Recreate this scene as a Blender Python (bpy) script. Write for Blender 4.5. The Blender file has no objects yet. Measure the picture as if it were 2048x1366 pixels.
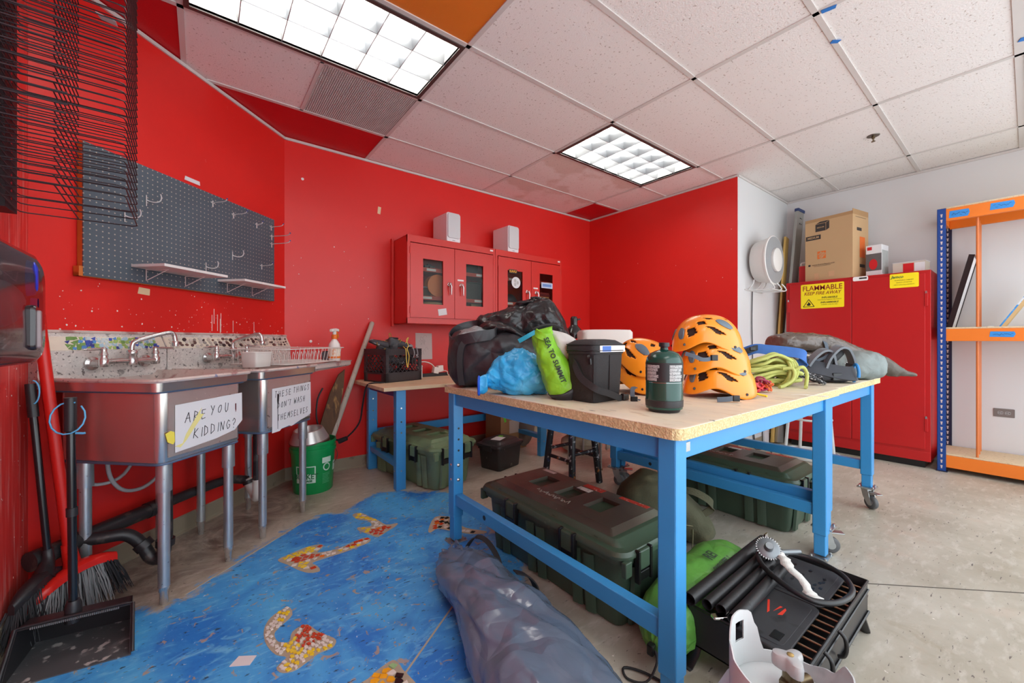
import bpy, bmesh, math, random
from mathutils import Vector, Matrix, noise
V = Vector
PI = math.pi
R = math.radians
rnd = random.Random(11)
scene = bpy.context.scene
C = scene.collection

# ---------------------------------------------------------------- camera, world, exposure
cam = bpy.data.cameras.new('camera')
cam.sensor_width = 36.0
cam.lens = 14.092
cam.shift_y = -0.00137
cam.clip_start = 0.02
camo = bpy.data.objects.new('camera', cam)
C.objects.link(camo)
camo.location = (0, 0, 1.10)
camo.rotation_euler = (PI/2, 0, R(52.2295-90))
scene.camera = camo
w = bpy.data.worlds.new('world')
scene.world = w
w.use_nodes = True
w.node_tree.nodes['Background'].inputs[0].default_value = (0.87, 0.945, 1.0, 1)
w.node_tree.nodes['Background'].inputs[1].default_value = 2.5
scene.view_settings.view_transform = 'Standard'
scene.view_settings.look = 'None'
scene.view_settings.gamma = 1.0
scene.view_settings.use_curve_mapping = False
scene.view_settings.exposure = 0.3
scene.cycles.max_bounces = 8
scene.cycles.diffuse_bounces = 5
scene.cycles.transparent_max_bounces = 12
scene.cycles.caustics_reflective = False
scene.cycles.caustics_refractive = False
scene.cycles.sample_clamp_indirect = 4.0
LAMP = 15.0            # emission of the tubes behind the louvres

# ---------------------------------------------------------------- helpers: colour, material
def S(r, g, b):
    def f(c):
        c /= 255.0
        return c/12.92 if c <= 0.04045 else ((c+0.055)/1.055)**2.4
    return (f(r), f(g), f(b))

MATS = {}
def mat(name, col, rough=.5, metal=0, var=.08, vs=6, bump=0, bs=80, layers=(), coat=0, emis=0, alpha=1, stretch=None, spec=.5, sheen=0, crease=0, cs=14):
    """procedural material: base colour with soft variation, optional layers of noise patches / specks, fine bump"""
    if name in MATS:
        return MATS[name]
    m = bpy.data.materials.new(name)
    m.use_nodes = True
    N, L = m.node_tree.nodes, m.node_tree.links
    b = N['Principled BSDF']
    tc = N.new('ShaderNodeTexCoord')
    src = tc.outputs['Object']
    if stretch:
        mp = N.new('ShaderNodeMapping')
        mp.inputs['Scale'].default_value = stretch
        L.new(src, mp.inputs['Vector'])
        src = mp.outputs['Vector']
    def nz(scale, detail=3, kind='noise'):
        if kind == 'noise':
            n = N.new('ShaderNodeTexNoise'); n.inputs['Scale'].default_value = scale; n.inputs['Detail'].default_value = detail
            L.new(src, n.inputs['Vector']); return n.outputs['Fac']
        n = N.new('ShaderNodeTexVoronoi'); n.inputs['Scale'].default_value = scale
        L.new(src, n.inputs['Vector']); return n.outputs['Distance']
    def mix(fac, a, c):
        x = N.new('ShaderNodeMix'); x.data_type = 'RGBA'
        if isinstance(fac, float): x.inputs[0].default_value = fac
        else: L.new(fac, x.inputs[0])
        for i, q in ((6, a), (7, c)):
            if isinstance(q, tuple): x.inputs[i].default_value = (*q[:3], 1)
            else: L.new(q, x.inputs[i])
        return x.outputs[2]
    cur = tuple(col)
    if var:
        lo = tuple(max(0, c*(1-var)) for c in col); hi = tuple(min(1, c*(1+var)) for c in col)
        cur = mix(nz(vs), lo, hi)
    for ly in layers:
        c2, sc, thr = ly[:3]
        soft = ly[3] if len(ly) > 3 else .03
        kind = ly[4] if len(ly) > 4 else 'noise'
        amt = ly[5] if len(ly) > 5 else 1.0
        mr = N.new('ShaderNodeMapRange'); mr.clamp = True
        f = nz(sc, 4, kind)
        L.new(f, mr.inputs['Value'])
        if kind == 'noise':
            mr.inputs['From Min'].default_value = thr-soft; mr.inputs['From Max'].default_value = thr+soft
            mr.inputs['To Min'].default_value = 0; mr.inputs['To Max'].default_value = amt
        else:
            mr.inputs['From Min'].default_value = thr-soft; mr.inputs['From Max'].default_value = thr+soft
            mr.inputs['To Min'].default_value = amt; mr.inputs['To Max'].default_value = 0
        cur = mix(mr.outputs['Result'], cur, c2)
    if isinstance(cur, tuple): b.inputs['Base Color'].default_value = (*cur, 1)
    else: L.new(cur, b.inputs['Base Color'])
    b.inputs['Roughness'].default_value = rough
    b.inputs['Metallic'].default_value = metal
    b.inputs['Specular IOR Level'].default_value = spec
    b.inputs['Coat Weight'].default_value = coat
    if sheen: b.inputs['Sheen Weight'].default_value = sheen
    if alpha < 1: b.inputs['Alpha'].default_value = alpha
    if emis:
        b.inputs['Emission Color'].default_value = (*col, 1)
        b.inputs['Emission Strength'].default_value = emis
    if bump:
        bp = N.new('ShaderNodeBump'); bp.inputs['Strength'].default_value = bump; bp.inputs['Distance'].default_value = .01
        L.new(nz(bs, 4), bp.inputs['Height']); L.new(bp.outputs['Normal'], b.inputs['Normal'])
    if crease:
        nn = N.new('ShaderNodeTexNoise'); nn.inputs['Scale'].default_value = cs*.6; nn.inputs['Detail'].default_value = 2
        L.new(src, nn.inputs['Vector'])
        ad = N.new('ShaderNodeVectorMath'); ad.operation = 'MULTIPLY_ADD'
        L.new(nn.outputs['Color'], ad.inputs[0]); ad.inputs[1].default_value = (1.2/cs,)*3; L.new(src, ad.inputs[2])
        prev = None
        for k, (sc, st) in enumerate(((cs, crease), (cs*2.7, crease*.5))):
            vo = N.new('ShaderNodeTexVoronoi'); vo.feature = 'DISTANCE_TO_EDGE'; vo.inputs['Scale'].default_value = sc
            L.new(ad.outputs[0], vo.inputs['Vector'])
            bq = N.new('ShaderNodeBump'); bq.inputs['Strength'].default_value = st; bq.inputs['Distance'].default_value = .35/sc
            L.new(vo.outputs['Distance'], bq.inputs['Height'])
            if prev: L.new(prev.outputs['Normal'], bq.inputs['Normal'])
            prev = bq
        L.new(prev.outputs['Normal'], b.inputs['Normal'])
    MATS[name] = m
    return m

# ---------------------------------------------------------------- helpers: mesh
def catmull(pts, n=6, closed=False):
    pts = [V(p) for p in pts]
    out = []
    m = len(pts)
    rng = range(m) if closed else range(m-1)
    for i in rng:
        p0 = pts[(i-1) % m] if (closed or i > 0) else pts[0]
        p1 = pts[i]; p2 = pts[(i+1) % m]
        p3 = pts[(i+2) % m] if (closed or i+2 < m) else pts[-1]
        for k in range(n):
            t = k/n
            out.append(.5*((2*p1)+(p2-p0)*t+(2*p0-5*p1+4*p2-p3)*t*t+(3*p1-p0-3*p2+p3)*t**3))
    if not closed: out.append(pts[-1].copy())
    return out

class MB:
    def __init__(s, M=None):
        s.v = []; s.f = []; s.M = M or Matrix()
    def add(s, vs, fs):
        n = len(s.v)
        s.v += [s.M @ V(v) for v in vs]
        s.f += [[i+n for i in f] for f in fs]
        return s
    def box(s, x0, x1, y0, y1, z0, z1, M=None):
        vs = [V((x, y, z)) for z in (z0, z1) for x, y in ((x0, y0), (x1, y0), (x1, y1), (x0, y1))]
        if M: vs = [M @ q for q in vs]
        return s.add(vs, [(3, 2, 1, 0), (4, 5, 6, 7), (0, 1, 5, 4), (1, 2, 6, 5), (2, 3, 7, 6), (3, 0, 4, 7)])
    def bar(s, a, b, wd, ht, up=(0, 0, 1)):
        """square bar from a to b, wd across, ht along 'up'"""
        a = V(a); b = V(b); d = (b-a).normalized(); u = V(up)
        if abs(d.dot(u)) > .98: u = V((1, 0, 0))
        sd = d.cross(u).normalized(); u = sd.cross(d)
        vs = [p+sd*i*wd/2+u*j*ht/2 for p in (a, b) for i, j in ((-1, -1), (1, -1), (1, 1), (-1, 1))]
        return s.add(vs, [(0, 1, 2, 3), (7, 6, 5, 4), (0, 4, 5, 1), (1, 5, 6, 2), (2, 6, 7, 3), (3, 7, 4, 0)])
    def tube(s, pts, r, n=8, closed=False, caps=True, flat=1.0, up=None):
        pts = [V(p) for p in pts]; m = len(pts)
        rs = r if isinstance(r, (list, tuple)) else [r]*m
        d0 = (pts[1]-pts[0]).normalized()
        ref = V(up) if up else (V((0, 0, 1)) if abs(d0.z) < .9 else V((1, 0, 0)))
        vs = []
        u = None
        for i, p in enumerate(pts):
            a = pts[(i-1) % m] if (closed or i > 0) else pts[i]
            b = pts[(i+1) % m] if (closed or i < m-1) else pts[i]
            d = (b-a)
            if d.length < 1e-9: d = d0.copy()
            d.normalize()
            if u is None: u = ref-d*ref.dot(d)
            else: u = u-d*u.dot(d)
            if u.length < 1e-6: u = V((1, 0, 0))-d*d.x
            u.normalize(); q = d.cross(u)
            for k in range(n):
                t = 2*PI*(k+.5)/n
                vs.append(p+q*math.cos(t)*rs[i]+u*math.sin(t)*rs[i]*flat)
        fs = []
        for i in range(m if closed else m-1):
            a = i*n; b = ((i+1) % m)*n
            for k in range(n):
                fs.append((a+k, a+(k+1) % n, b+(k+1) % n, b+k))
        if caps and not closed:
            fs.append(tuple(range(n))[::-1]); fs.append(tuple((m-1)*n+k for k in range(n)))
        return s.add(vs, fs)
    def cyl(s, a, b, r, r2=None, n=16):
        return s.tube([a, b], [r, r if r2 is None else r2], n)
    def lathe(s, prof, n=24, c=(0, 0, 0), M=None):
        """profile of (r, z) turned about the local z axis"""
        vs = []; c = V(c)
        for r, z in prof:
            for k in range(n):
                t = 2*PI*k/n
                q = V((r*math.cos(t), r*math.sin(t), z))
                vs.append((M @ q if M else q)+c)
        fs = []
        for i in range(len(prof)-1):
            for k in range(n):
                a = i*n; b = a+n
                fs.append((a+k, a+(k+1) % n, b+(k+1) % n, b+k))
        if prof[0][0] > 1e-5: fs.append(tuple(range(n))[::-1])
        if prof[-1][0] > 1e-5: fs.append(tuple((len(prof)-1)*n+k for k in range(n)))
        return s.add(vs, fs)
    def prism(s, poly, z0, z1, M=None):
        n = len(poly)
        vs = [V((p[0], p[1], z)) for z in (z0, z1) for p in poly]
        if M: vs = [M @ q for q in vs]
        fs = [tuple(range(n))[::-1], tuple(range(n, 2*n))]+[(k, (k+1) % n, n+(k+1) % n, n+k) for k in range(n)]
        return s.add(vs, fs)
    def rings(s, rg, closed=False, cap0=True, cap1=True):
        n = len(rg[0]); m = len(rg)
        fs = []
        for i in range(m if closed else m-1):
            a = i*n; b = ((i+1) % m)*n
            for k in range(n): fs.append((a+k, a+(k+1) % n, b+(k+1) % n, b+k))
        if not closed:
            if cap0: fs.append(tuple(range(n))[::-1])
            if cap1: fs.append(tuple((m-1)*n+k for k in range(n)))
        return s.add([q for r in rg for q in r], fs)
    def rbox(s, x0, x1, y0, y1, z0, z1, r, n=4, M=None):
        """box whose vertical edges are rounded with radius r"""
        return s.prism(rrect(x0, x1, y0, y1, r, n), z0, z1, M)
    def build(s, name, m, parent=None, smooth=0, bevel=0, seg=2, sub=0, solid=0):
        me = bpy.data.meshes.new(name)
        me.from_pydata([tuple(q) for q in s.v], [], s.f)
        bm = bmesh.new(); bm.from_mesh(me)
        bmesh.ops.remove_doubles(bm, verts=bm.verts, dist=1e-6)
        bmesh.ops.recalc_face_normals(bm, faces=bm.faces)
        bm.to_mesh(me); bm.free()
        o = bpy.data.objects.new(name, me)
        C.objects.link(o)
        if m: me.materials.append(m)
        if parent: o.parent = parent
        if smooth:
            me.polygons.foreach_set('use_smooth', [True]*len(me.polygons))
            if smooth < 180: me.set_sharp_from_angle(angle=R(smooth))
        if solid:
            q = o.modifiers.new('solid', 'SOLIDIFY'); q.thickness = solid; q.offset = -1
        if bevel:
            q = o.modifiers.new('bevel', 'BEVEL'); q.width = bevel; q.segments = seg; q.limit_method = 'ANGLE'; q.angle_limit = R(40)
        if sub:
            q = o.modifiers.new('sub', 'SUBSURF'); q.levels = sub; q.render_levels = sub
        return o

def rrect(x0, x1, y0, y1, r, n=4):
    out = []
    for cx, cy, a in ((x1-r, y1-r, 0), (x0+r, y1-r, 90), (x0+r, y0+r, 180), (x1-r, y0+r, 270)):
        for k in range(n+1):
            t = R(a+90*k/n)
            out.append((cx+r*math.cos(t), cy+r*math.sin(t)))
    return out

def thing(name, label, cat, loc=(0, 0, 0), rz=0, group=None, rot=None):
    o = bpy.data.objects.new(name, None)
    o.empty_display_size = .05
    C.objects.link(o)
    o.location = loc
    o.rotation_euler = rot or (0, 0, rz)
    return tag(o, label, cat, group)
def tag(o, label, cat, group=None):
    o['label'] = label; o['category'] = cat
    if group: o['group'] = group
    return o
def struct(o):
    o['kind'] = 'structure'; return o
def stuff(o):
    o['kind'] = 'stuff'; return o
def dup(root, loc, rz, label, group=None):
    r = root.copy(); C.objects.link(r); r.location = loc; r.rotation_euler = (0, 0, rz); r['label'] = label
    if group: r['group'] = group
    for ch in list(root.children):
        c = ch.copy(); C.objects.link(c); c.parent = r
        for g in list(ch.children):
            d = g.copy(); C.objects.link(d); d.parent = c
    return r

def text(name, body, size, m, parent, loc, rot=(0, 0, 0), ext=.0006, align='CENTER', sx=1.0, shear=0, bold=0):
    cu = bpy.data.curves.new(name, 'FONT')
    cu.body = body; cu.size = size; cu.align_x = align; cu.align_y = 'CENTER'; cu.extrude = ext; cu.resolution_u = 2
    cu.shear = shear; cu.offset = bold; cu.space_line = .9
    t = bpy.data.objects.new(name, cu)
    me = bpy.data.meshes.new_from_object(t)
    bpy.data.objects.remove(t); bpy.data.curves.remove(cu)
    o = bpy.data.objects.new(name, me); C.objects.link(o)
    me.materials.clear(); me.materials.append(m)
    o.location = loc; o.rotation_euler = rot; o.scale = (sx, 1, 1); o.parent = parent
    return o

GLY = {'A': [[(0, 0), (.4, 1), (.7, 0)], [(.1, .4), (.65, .45)]], 'R': [[(0, 0), (.05, 1), (.5, .85), (.45, .55), (.05, .5), (.6, 0)]],
       'E': [[(.5, .95), (0, 1), (0, 0), (.55, .05)], [(0, .5), (.45, .52)]], 'Y': [[(0, 1), (.3, .55)], [(.6, 1), (.15, 0)]],
       'O': [[(.3, .9), (.05, .6), (.1, .15), (.35, .05), (.55, .4), (.5, .8), (.3, .9)]], 'U': [[(0, 1), (.02, .25), (.2, 0), (.45, .2), (.5, 1)]],
       'K': [[(.05, 1), (0, 0)], [(.55, 1), (.03, .45), (.6, 0)]], 'I': [[(.15, 1), (.1, 0)]], 'D': [[(.02, 0), (0, 1), (.45, .8), (.5, .3), (.02, 0)]],
       'N': [[(0, 0), (.03, 1), (.5, .05), (.55, 1)]], 'G': [[(.5, .85), (.25, 1), (0, .5), (.2, .05), (.5, .2), (.52, .45), (.3, .45)]],
       '?': [[(0, .8), (.2, 1), (.45, .85), (.4, .6), (.2, .45), (.2, .25)], [(.19, .06), (.2, .0)]], 'T': [[(0, 1), (.55, .98)], [(.27, 1), (.25, 0)]],
       'H': [[(0, 1), (.02, 0)], [(.5, 1), (.5, 0)], [(0, .5), (.5, .5)]], 'S': [[(.5, .9), (.2, 1), (.05, .75), (.4, .4), (.35, .1), (0, .05)]],
       'W': [[(0, 1), (.15, 0), (.35, .7), (.5, 0), (.7, 1)]], 'M': [[(0, 0), (.1, 1), (.35, .3), (.6, 1), (.65, 0)]], 'F': [[(.5, 1), (0, 1), (0, 0)], [(0, .5), (.4, .5)]],
       'L': [[(0, 1), (0, 0), (.45, .05)]], 'V': [[(0, 1), (.25, 0), (.5, 1)]], "'": [[(.1, 1.1), (.05, .8)]], '.': [[(.1, .05), (.12, 0)]], ' ': []}
def scrawl(name, lines, m, parent, M, w=.0025, seed=1):
    """hand-drawn lettering: flat pen strokes, one object per word. lines = (text, x, y, height, slant)"""
    q = random.Random(seed)
    for txt, x, y, h, adv in lines:
        mb = MB(M); cx = x
        for ch in txt:
            for st in GLY.get(ch, []):
                p = [V((cx+(a+.12*b)*h*.8+q.uniform(-.03, .03)*h, y+(b+q.uniform(-.05, .05))*h, .0008)) for a, b in st]
                for a, b in zip(p, p[1:]):
                    mb.bar(a, b, w, .0006)
            cx += h*adv*(.35 if ch in "'I" else .5 if ch == ' ' else .75)
            y += 0.012*h
        stuff(mb.build(name, m, parent))

def sellipse(c, u, v, e=2.0, n=48):
    c = V(c); u = V(u); v = V(v); out = []
    for k in range(n):
        t = 2*PI*k/n
        ct, st = math.cos(t), math.sin(t)
        out.append(c+u*math.copysign(abs(ct)**(2/e), ct)+v*math.copysign(abs(st)**(2/e), st))
    return out
def crump(q, sc, off):
    """faceted crumple: sharp creases between cells, 0 at cell centres"""
    p = q*sc+off
    p = p+V((noise.noise(p*1.3), noise.noise(p*1.3+V((7, 3, 1))), noise.noise(p*1.3+V((2, 9, 4)))))*.55
    d = noise.voronoi(p)[0]
    return d[1]-d[0]
def soft(name, secs, m, parent, n=56, rows=6, amp=.006, freq=9, ridge=.0, rfreq=7, aniso=(1, 1, 1), seed=0, floor=None, sub=0, gather=None, nogl=0):
    """cloth-like body lofted through sections (centre, half-axis u, half-axis v, exponent), then wrinkled"""
    cs = catmull([s[0] for s in secs], rows); us = catmull([s[1] for s in secs], rows); vs = catmull([s[2] for s in secs], rows)
    es = []
    for i in range(len(secs)-1):
        for k in range(rows): es.append(secs[i][3]+(secs[i+1][3]-secs[i][3])*k/rows)
    es.append(secs[-1][3])
    rg = [sellipse(c, u, v, e, n) for c, u, v, e in zip(cs, us, vs, es)]
    off = V((seed*3.1, seed*1.7, seed*2.3))
    out = []
    for i, ring in enumerate(rg):
        c = sum(ring, V())/n
        nr = []
        for k, p in enumerate(ring):
            d = (p-c)
            L = d.length
            if L > 1e-6: d = d/L
            q = V((p.x*aniso[0], p.y*aniso[1], p.z*aniso[2]))
            h = noise.noise(q*freq+off)*amp
            if ridge:
                a = noise.noise(q*rfreq+off*2); b = noise.noise(q*rfreq*2.1+off*3)
                h += (-(1-abs(a)*2.6)**2*ridge*.8 if abs(a) < .38 else 0) + (1-min(1, abs(b)*2.6))**2*ridge*.6
            if ridge:
                e = crump(q, rfreq*.75, off)
                h += (min(e, .55)-.3)*ridge*1.5
                e2 = crump(q, rfreq*1.9, off*2)
                h += (min(e2, .5)-.3)*ridge*.32
            if gather:
                g = gather(i/(len(rg)-1))
                if g: h += g*math.sin(k/n*2*PI*13+seed)*.5+g*math.sin(k/n*2*PI*7+seed*2)*.5
            p2 = p+d*min(h, L) if h > 0 else p+d*max(h, -L*.6)
            if floor is not None and p2.z < floor: p2.z = floor
            nr.append(p2)
        out.append(nr)
    return MB().rings(out).build(name, m, parent, smooth=180, sub=sub)
# ---------------------------------------------------------------- palette
RED = S(220, 40, 35)
M_wall = mat('red wall paint', RED, rough=.38, var=.06, vs=2, bump=.04, bs=250, layers=[(S(235, 215, 205), 24, .775, .01, 'noise', .8)], spec=.45)
M_wallp = mat('red wall paint splashed', RED, rough=.38, var=.07, vs=2, bump=.04, bs=250, spec=.45,
              layers=[(S(238, 222, 214), 38, .705, .01, 'noise', .8), (S(110, 10, 14), 44, .71, .015, 'noise', .7), (S(240, 232, 226), 11, .76, .004, 'noise', .9)])
M_walls = mat('red wall paint scuffed', S(220, 52, 48), rough=.42, var=.12, vs=3, bump=.06, bs=150, stretch=(1, 6, .35),
              layers=[(S(232, 140, 134), 9, .58, .08, 'noise', .6), (S(130, 20, 22), 7, .68, .06, 'noise', .45), (S(238, 226, 220), 22, .76, .01, 'noise', .8)])
M_white = mat('white wall paint', S(214, 214, 214), rough=.6, var=.03, vs=2, bump=.05, bs=200, layers=[(S(150, 146, 140), 20, .82, .01, 'noise', .5)])
M_rearw = mat('pale rear wall paint', S(205, 205, 205), rough=.6, var=.03, vs=2)
M_tile = mat('mineral ceiling tile', S(232, 227, 224), rough=.9, var=.03, vs=3, bump=.25, bs=120, layers=[(S(168, 152, 142), 75, .66, .02, 'noise', .8)])
M_tiles = mat('stained ceiling tile', S(230, 223, 219), rough=.9, var=.03, vs=3, bump=.25, bs=120, layers=[(S(196, 166, 148), 2.2, .58, .03, 'noise', .45), (S(168, 152, 142), 75, .66, .02, 'noise', .8)])
M_tred = mat('red painted ceiling tile', S(190, 10, 24), rough=.55, var=.05, vs=3, bump=.1, bs=120)
M_tor = mat('orange painted ceiling tile', S(214, 116, 30), rough=.6, var=.08, vs=4, bump=.15, bs=120, layers=[(S(150, 80, 30), 30, .75, .02, 'noise', .5)])
M_grid = mat('ceiling grid steel', S(206, 201, 197), rough=.5, var=.04, vs=5)
M_base = mat('taupe rubber baseboard', S(150, 138, 118), rough=.55, var=.1, vs=8, layers=[(S(95, 85, 72), 12, .66, .05, 'noise', .6)])

CE = 2.684
# room outline (clockwise from the corner by the paper towel dispenser)
XW, YB, XR, XF, YR = -.557, 3.563, 4.06, 5.34, 1.71
DK = 3.05            # the cut-off corner wall runs along y - x = DK
YN = -1.0           # rear left open, without walls, to let the world light fill the room
P_wl = (XW, XW+DK); P_wb = (YB-DK, YB)
T = .06
def wall(name, a, b, m, out, z1=CE+.2):
    """wall from a to b; 'out' points out of the room"""
    a = V((*a, 0)); b = V((*b, 0)); o = V((*out, 0)).normalized()*T
    mb = MB()
    vs = [a, b, b+o, a+o]
    mb.prism([(q.x, q.y) for q in vs], 0, z1)
    return struct(mb.build(name, m))
W_left = wall('wall_left', (XW, YN), P_wl, M_walls, (-1, 0))
W_corner = wall('wall_corner', P_wl, P_wb, M_wall, (-1, 1))
W_back = wall('wall_back', P_wb, (XR, YB), M_wall, (0, 1))
W_right = wall('wall_right', (XR, YB), (XR, YR+.002), M_wall, (1, 0))
W_ret = wall('wall_return', (XR+.0015, YR), (XF, YR), M_white, (0, 1))
W_far = wall('wall_far', (XF, YR), (XF, YN), M_white, (1, 0))

# paint flecks and runs on the wall above the sinks
M_fleck = mat('white paint fleck', S(236, 224, 216), rough=.6, var=.1, vs=60)
def flecks(wallo, n, seed, place):
    q = random.Random(seed); mb = MB()
    for i in range(n):
        c, u, nrm = place(q); r = q.choice((.0012, .0016, .002, .0026, .004)); k = 6
        v = V((0, 0, 1)); ph = q.uniform(0, 6)
        ring = [c+nrm*.0008+(u*math.cos(ph+2*PI*j/k)*r*q.uniform(.6, 1.3)+v*math.sin(ph+2*PI*j/k)*r*q.uniform(.6, 1.5)) for j in range(k)]
        mb.add(ring+[c+nrm*.0016], [(j, (j+1) % k, k) for j in range(k)])
    stuff(mb.build('paint_splatter', M_fleck, wallo))
dg = V((1, 1, 0)).normalized(); dn = V((1, -1, 0)).normalized(); d0 = V((XW, XW+DK, 0))
flecks(W_corner, 120, 5, lambda q: (d0+dg*q.uniform(.1, 1.5)+V((0, 0, 1.14+abs(q.gauss(0, .13)))), dg, dn))
flecks(W_left, 90, 6, lambda q: (V((XW, q.uniform(1.9, 2.45), q.uniform(.1, 1.3))), V((0, 1, 0)), V((1, 0, 0))))
flecks(W_back, 26, 7, lambda q: (V((q.uniform(.55, 1.2), YB, q.uniform(.95, 1.9))), V((1, 0, 0)), V((0, -1, 0))))
flecks(W_right, 10, 8, lambda q: (V((XR, q.uniform(1.75, 3.4), q.uniform(1.1, 2.1))), V((0, 1, 0)), V((-1, 0, 0))))
mb = MB()
for s_ in (.86, .875, .90, .92, .925, 1.02, 1.2):
    p = d0+dg*s_+dn*.001; z1 = rnd.uniform(1.22, 1.3)
    mb.bar(p+V((0, 0, z1)), p+V((0, 0, z1-rnd.uniform(.05, .14))), .003, .0012, up=dn)
stuff(mb.build('paint_runs', M_fleck, W_corner))

# ---------------------------------------------------------------- floor
BLUEP = [(-.62, .6), (-.56, 1.6), (-.44, 1.95), (-.26, 2.26), (-.13, 2.16), (.0, 2.27), (.3, 2.54), (.5, 2.70), (.6, 2.72), (.72, 2.67), (.98, 2.87), (1.13, 2.82), (1.17, 2.78), (1.31, 2.68), (1.42, 2.55),
         (1.37, 2.1), (1.33, 1.88), (1.29, 1.55), (1.235, 1.52), (1.2, 1.49), (1.15, 1.41), (1.0, 1.2), (.9, 1.0), (.8, .6)]
def sd_poly(x, y, poly):
    d = 1e9; ins = False; n = len(poly)
    for i in range(n):
        ax, ay = poly[i]; bx, by = poly[(i+1) % n]
        ex, ey = bx-ax, by-ay
        t = max(0, min(1, ((x-ax)*ex+(y-ay)*ey)/(ex*ex+ey*ey)))
        d = min(d, (x-ax-t*ex)**2+(y-ay-t*ey)**2)
        if (ay > y) != (by > y) and x < (bx-ax)*(y-ay)/(by-ay)+ax: ins = not ins
    d = math.sqrt(d)
    return -d if ins else d
def floor_mat():
    m = bpy.data.materials.new('painted concrete floor'); m.use_nodes = True
    N, L = m.node_tree.nodes, m.node_tree.links
    b = N['Principled BSDF']
    tc = N.new('ShaderNodeTexCoord')
    def nz(scale, detail=5, dist=0, rough=.6, st=None):
        n = N.new('ShaderNodeTexNoise'); n.inputs['Scale'].default_value = scale; n.inputs['Detail'].default_value = detail
        n.inputs['Distortion'].default_value = dist; n.inputs['Roughness'].default_value = rough
        if st:
            mp = N.new('ShaderNodeMapping'); mp.inputs['Scale'].default_value = st; mp.inputs['Rotation'].default_value = (0, 0, .8)
            L.new(tc.outputs['Object'], mp.inputs['Vector']); L.new(mp.outputs['Vector'], n.inputs['Vector'])
        else: L.new(tc.outputs['Object'], n.inputs['Vector'])
        return n.outputs['Fac']
    def ramp(f, lo, hi, a=0, c=1):
        r = N.new('ShaderNodeMapRange'); r.inputs['From Min'].default_value = lo; r.inputs['From Max'].default_value = hi
        r.inputs['To Min'].default_value = a; r.inputs['To Max'].default_value = c
        L.new(f, r.inputs['Value']); return r.outputs['Result']
    def mix(f, a, c):
        x = N.new('ShaderNodeMix'); x.data_type = 'RGBA'
        if isinstance(f, float): x.inputs[0].default_value = f
        else: L.new(f, x.inputs[0])
        for i, q in ((6, a), (7, c)):
            if isinstance(q, tuple): x.inputs[i].default_value = (*q, 1)
            else: L.new(q, x.inputs[i])
        return x.outputs[2]
    def mth(op, a, c):
        x = N.new('ShaderNodeMath'); x.operation = op
        for i, q in enumerate((a, c)):
            if isinstance(q, (int, float)): x.inputs[i].default_value = q
            else: L.new(q, x.inputs[i])
        return x.outputs[0]
    con = mix(ramp(nz(2.2), .35, .65), S(164, 157, 141), S(190, 184, 170))
    con = mix(ramp(nz(9, st=(1, 3, 1)), .52, .66, 0, .5), con, S(206, 201, 190))
    con = mix(ramp(nz(6, dist=1), .58, .72, 0, .4), con, S(156, 144, 122))
    con = mix(ramp(nz(3.3, 2), .62, .7, 0, .25), con, S(196, 168, 150))
    con = mix(ramp(nz(14, 6, st=(1, 5, 1)), .645, .67, 0, .8), con, S(72, 66, 68))
    con = mix(ramp(nz(45, 2), .70, .72, 0, .8), con, S(92, 84, 78))
    con = mix(ramp(nz(33, 2), .74, .76, 0, .7), con, S(236, 232, 224))
    blu = mix(ramp(nz(3, 5, 1), .36, .62), S(42, 124, 210), S(82, 176, 236))
    blu = mix(ramp(nz(8, 5, 2, st=(1, 2.5, 1)), .53, .70, 0, .75), blu, S(120, 200, 242))
    blu = mix(ramp(nz(2.1, 3), .6, .72, 0, .5), blu, S(30, 84, 168))
    blu = mix(ramp(nz(21, 6, 1), .615, .64, 0, .85), blu, S(172, 152, 128))
    blu = mix(ramp(nz(26, 6, st=(1, 2.5, 1)), .625, .65, 0, .85), blu, S(38, 50, 72))
    blu = mix(ramp(nz(60, 2), .7, .72, 0, .7), blu, S(205, 220, 235))
    at = N.new('ShaderNodeAttribute'); at.attribute_name = 'paint'
    sd = mth('ADD', at.outputs['Fac'], mth('MULTIPLY', mth('SUBTRACT', nz(7, 6, 1, .7), .5), .26))
    paint = ramp(sd, .018, -.018)
    wear = ramp(nz(1.9, 6, 0, .75), .66, .7)
    paint = mth('MULTIPLY', paint, mth('SUBTRACT', 1.0, wear))
    at2 = N.new('ShaderNodeAttribute'); at2.attribute_name = 'brown_tone'
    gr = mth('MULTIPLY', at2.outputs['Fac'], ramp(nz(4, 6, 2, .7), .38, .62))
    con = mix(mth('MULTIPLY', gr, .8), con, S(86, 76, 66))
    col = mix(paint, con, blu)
    L.new(col, b.inputs['Base Color'])
    b.inputs['Roughness'].default_value = .42
    b.inputs['Specular IOR Level'].default_value = .4
    bp = N.new('ShaderNodeBump'); bp.inputs['Strength'].default_value = .15; bp.inputs['Distance'].default_value = .004
    L.new(nz(40, 5), bp.inputs['Height']); L.new(bp.outputs['Normal'], b.inputs['Normal'])
    return m
M_floor = floor_mat()
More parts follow.
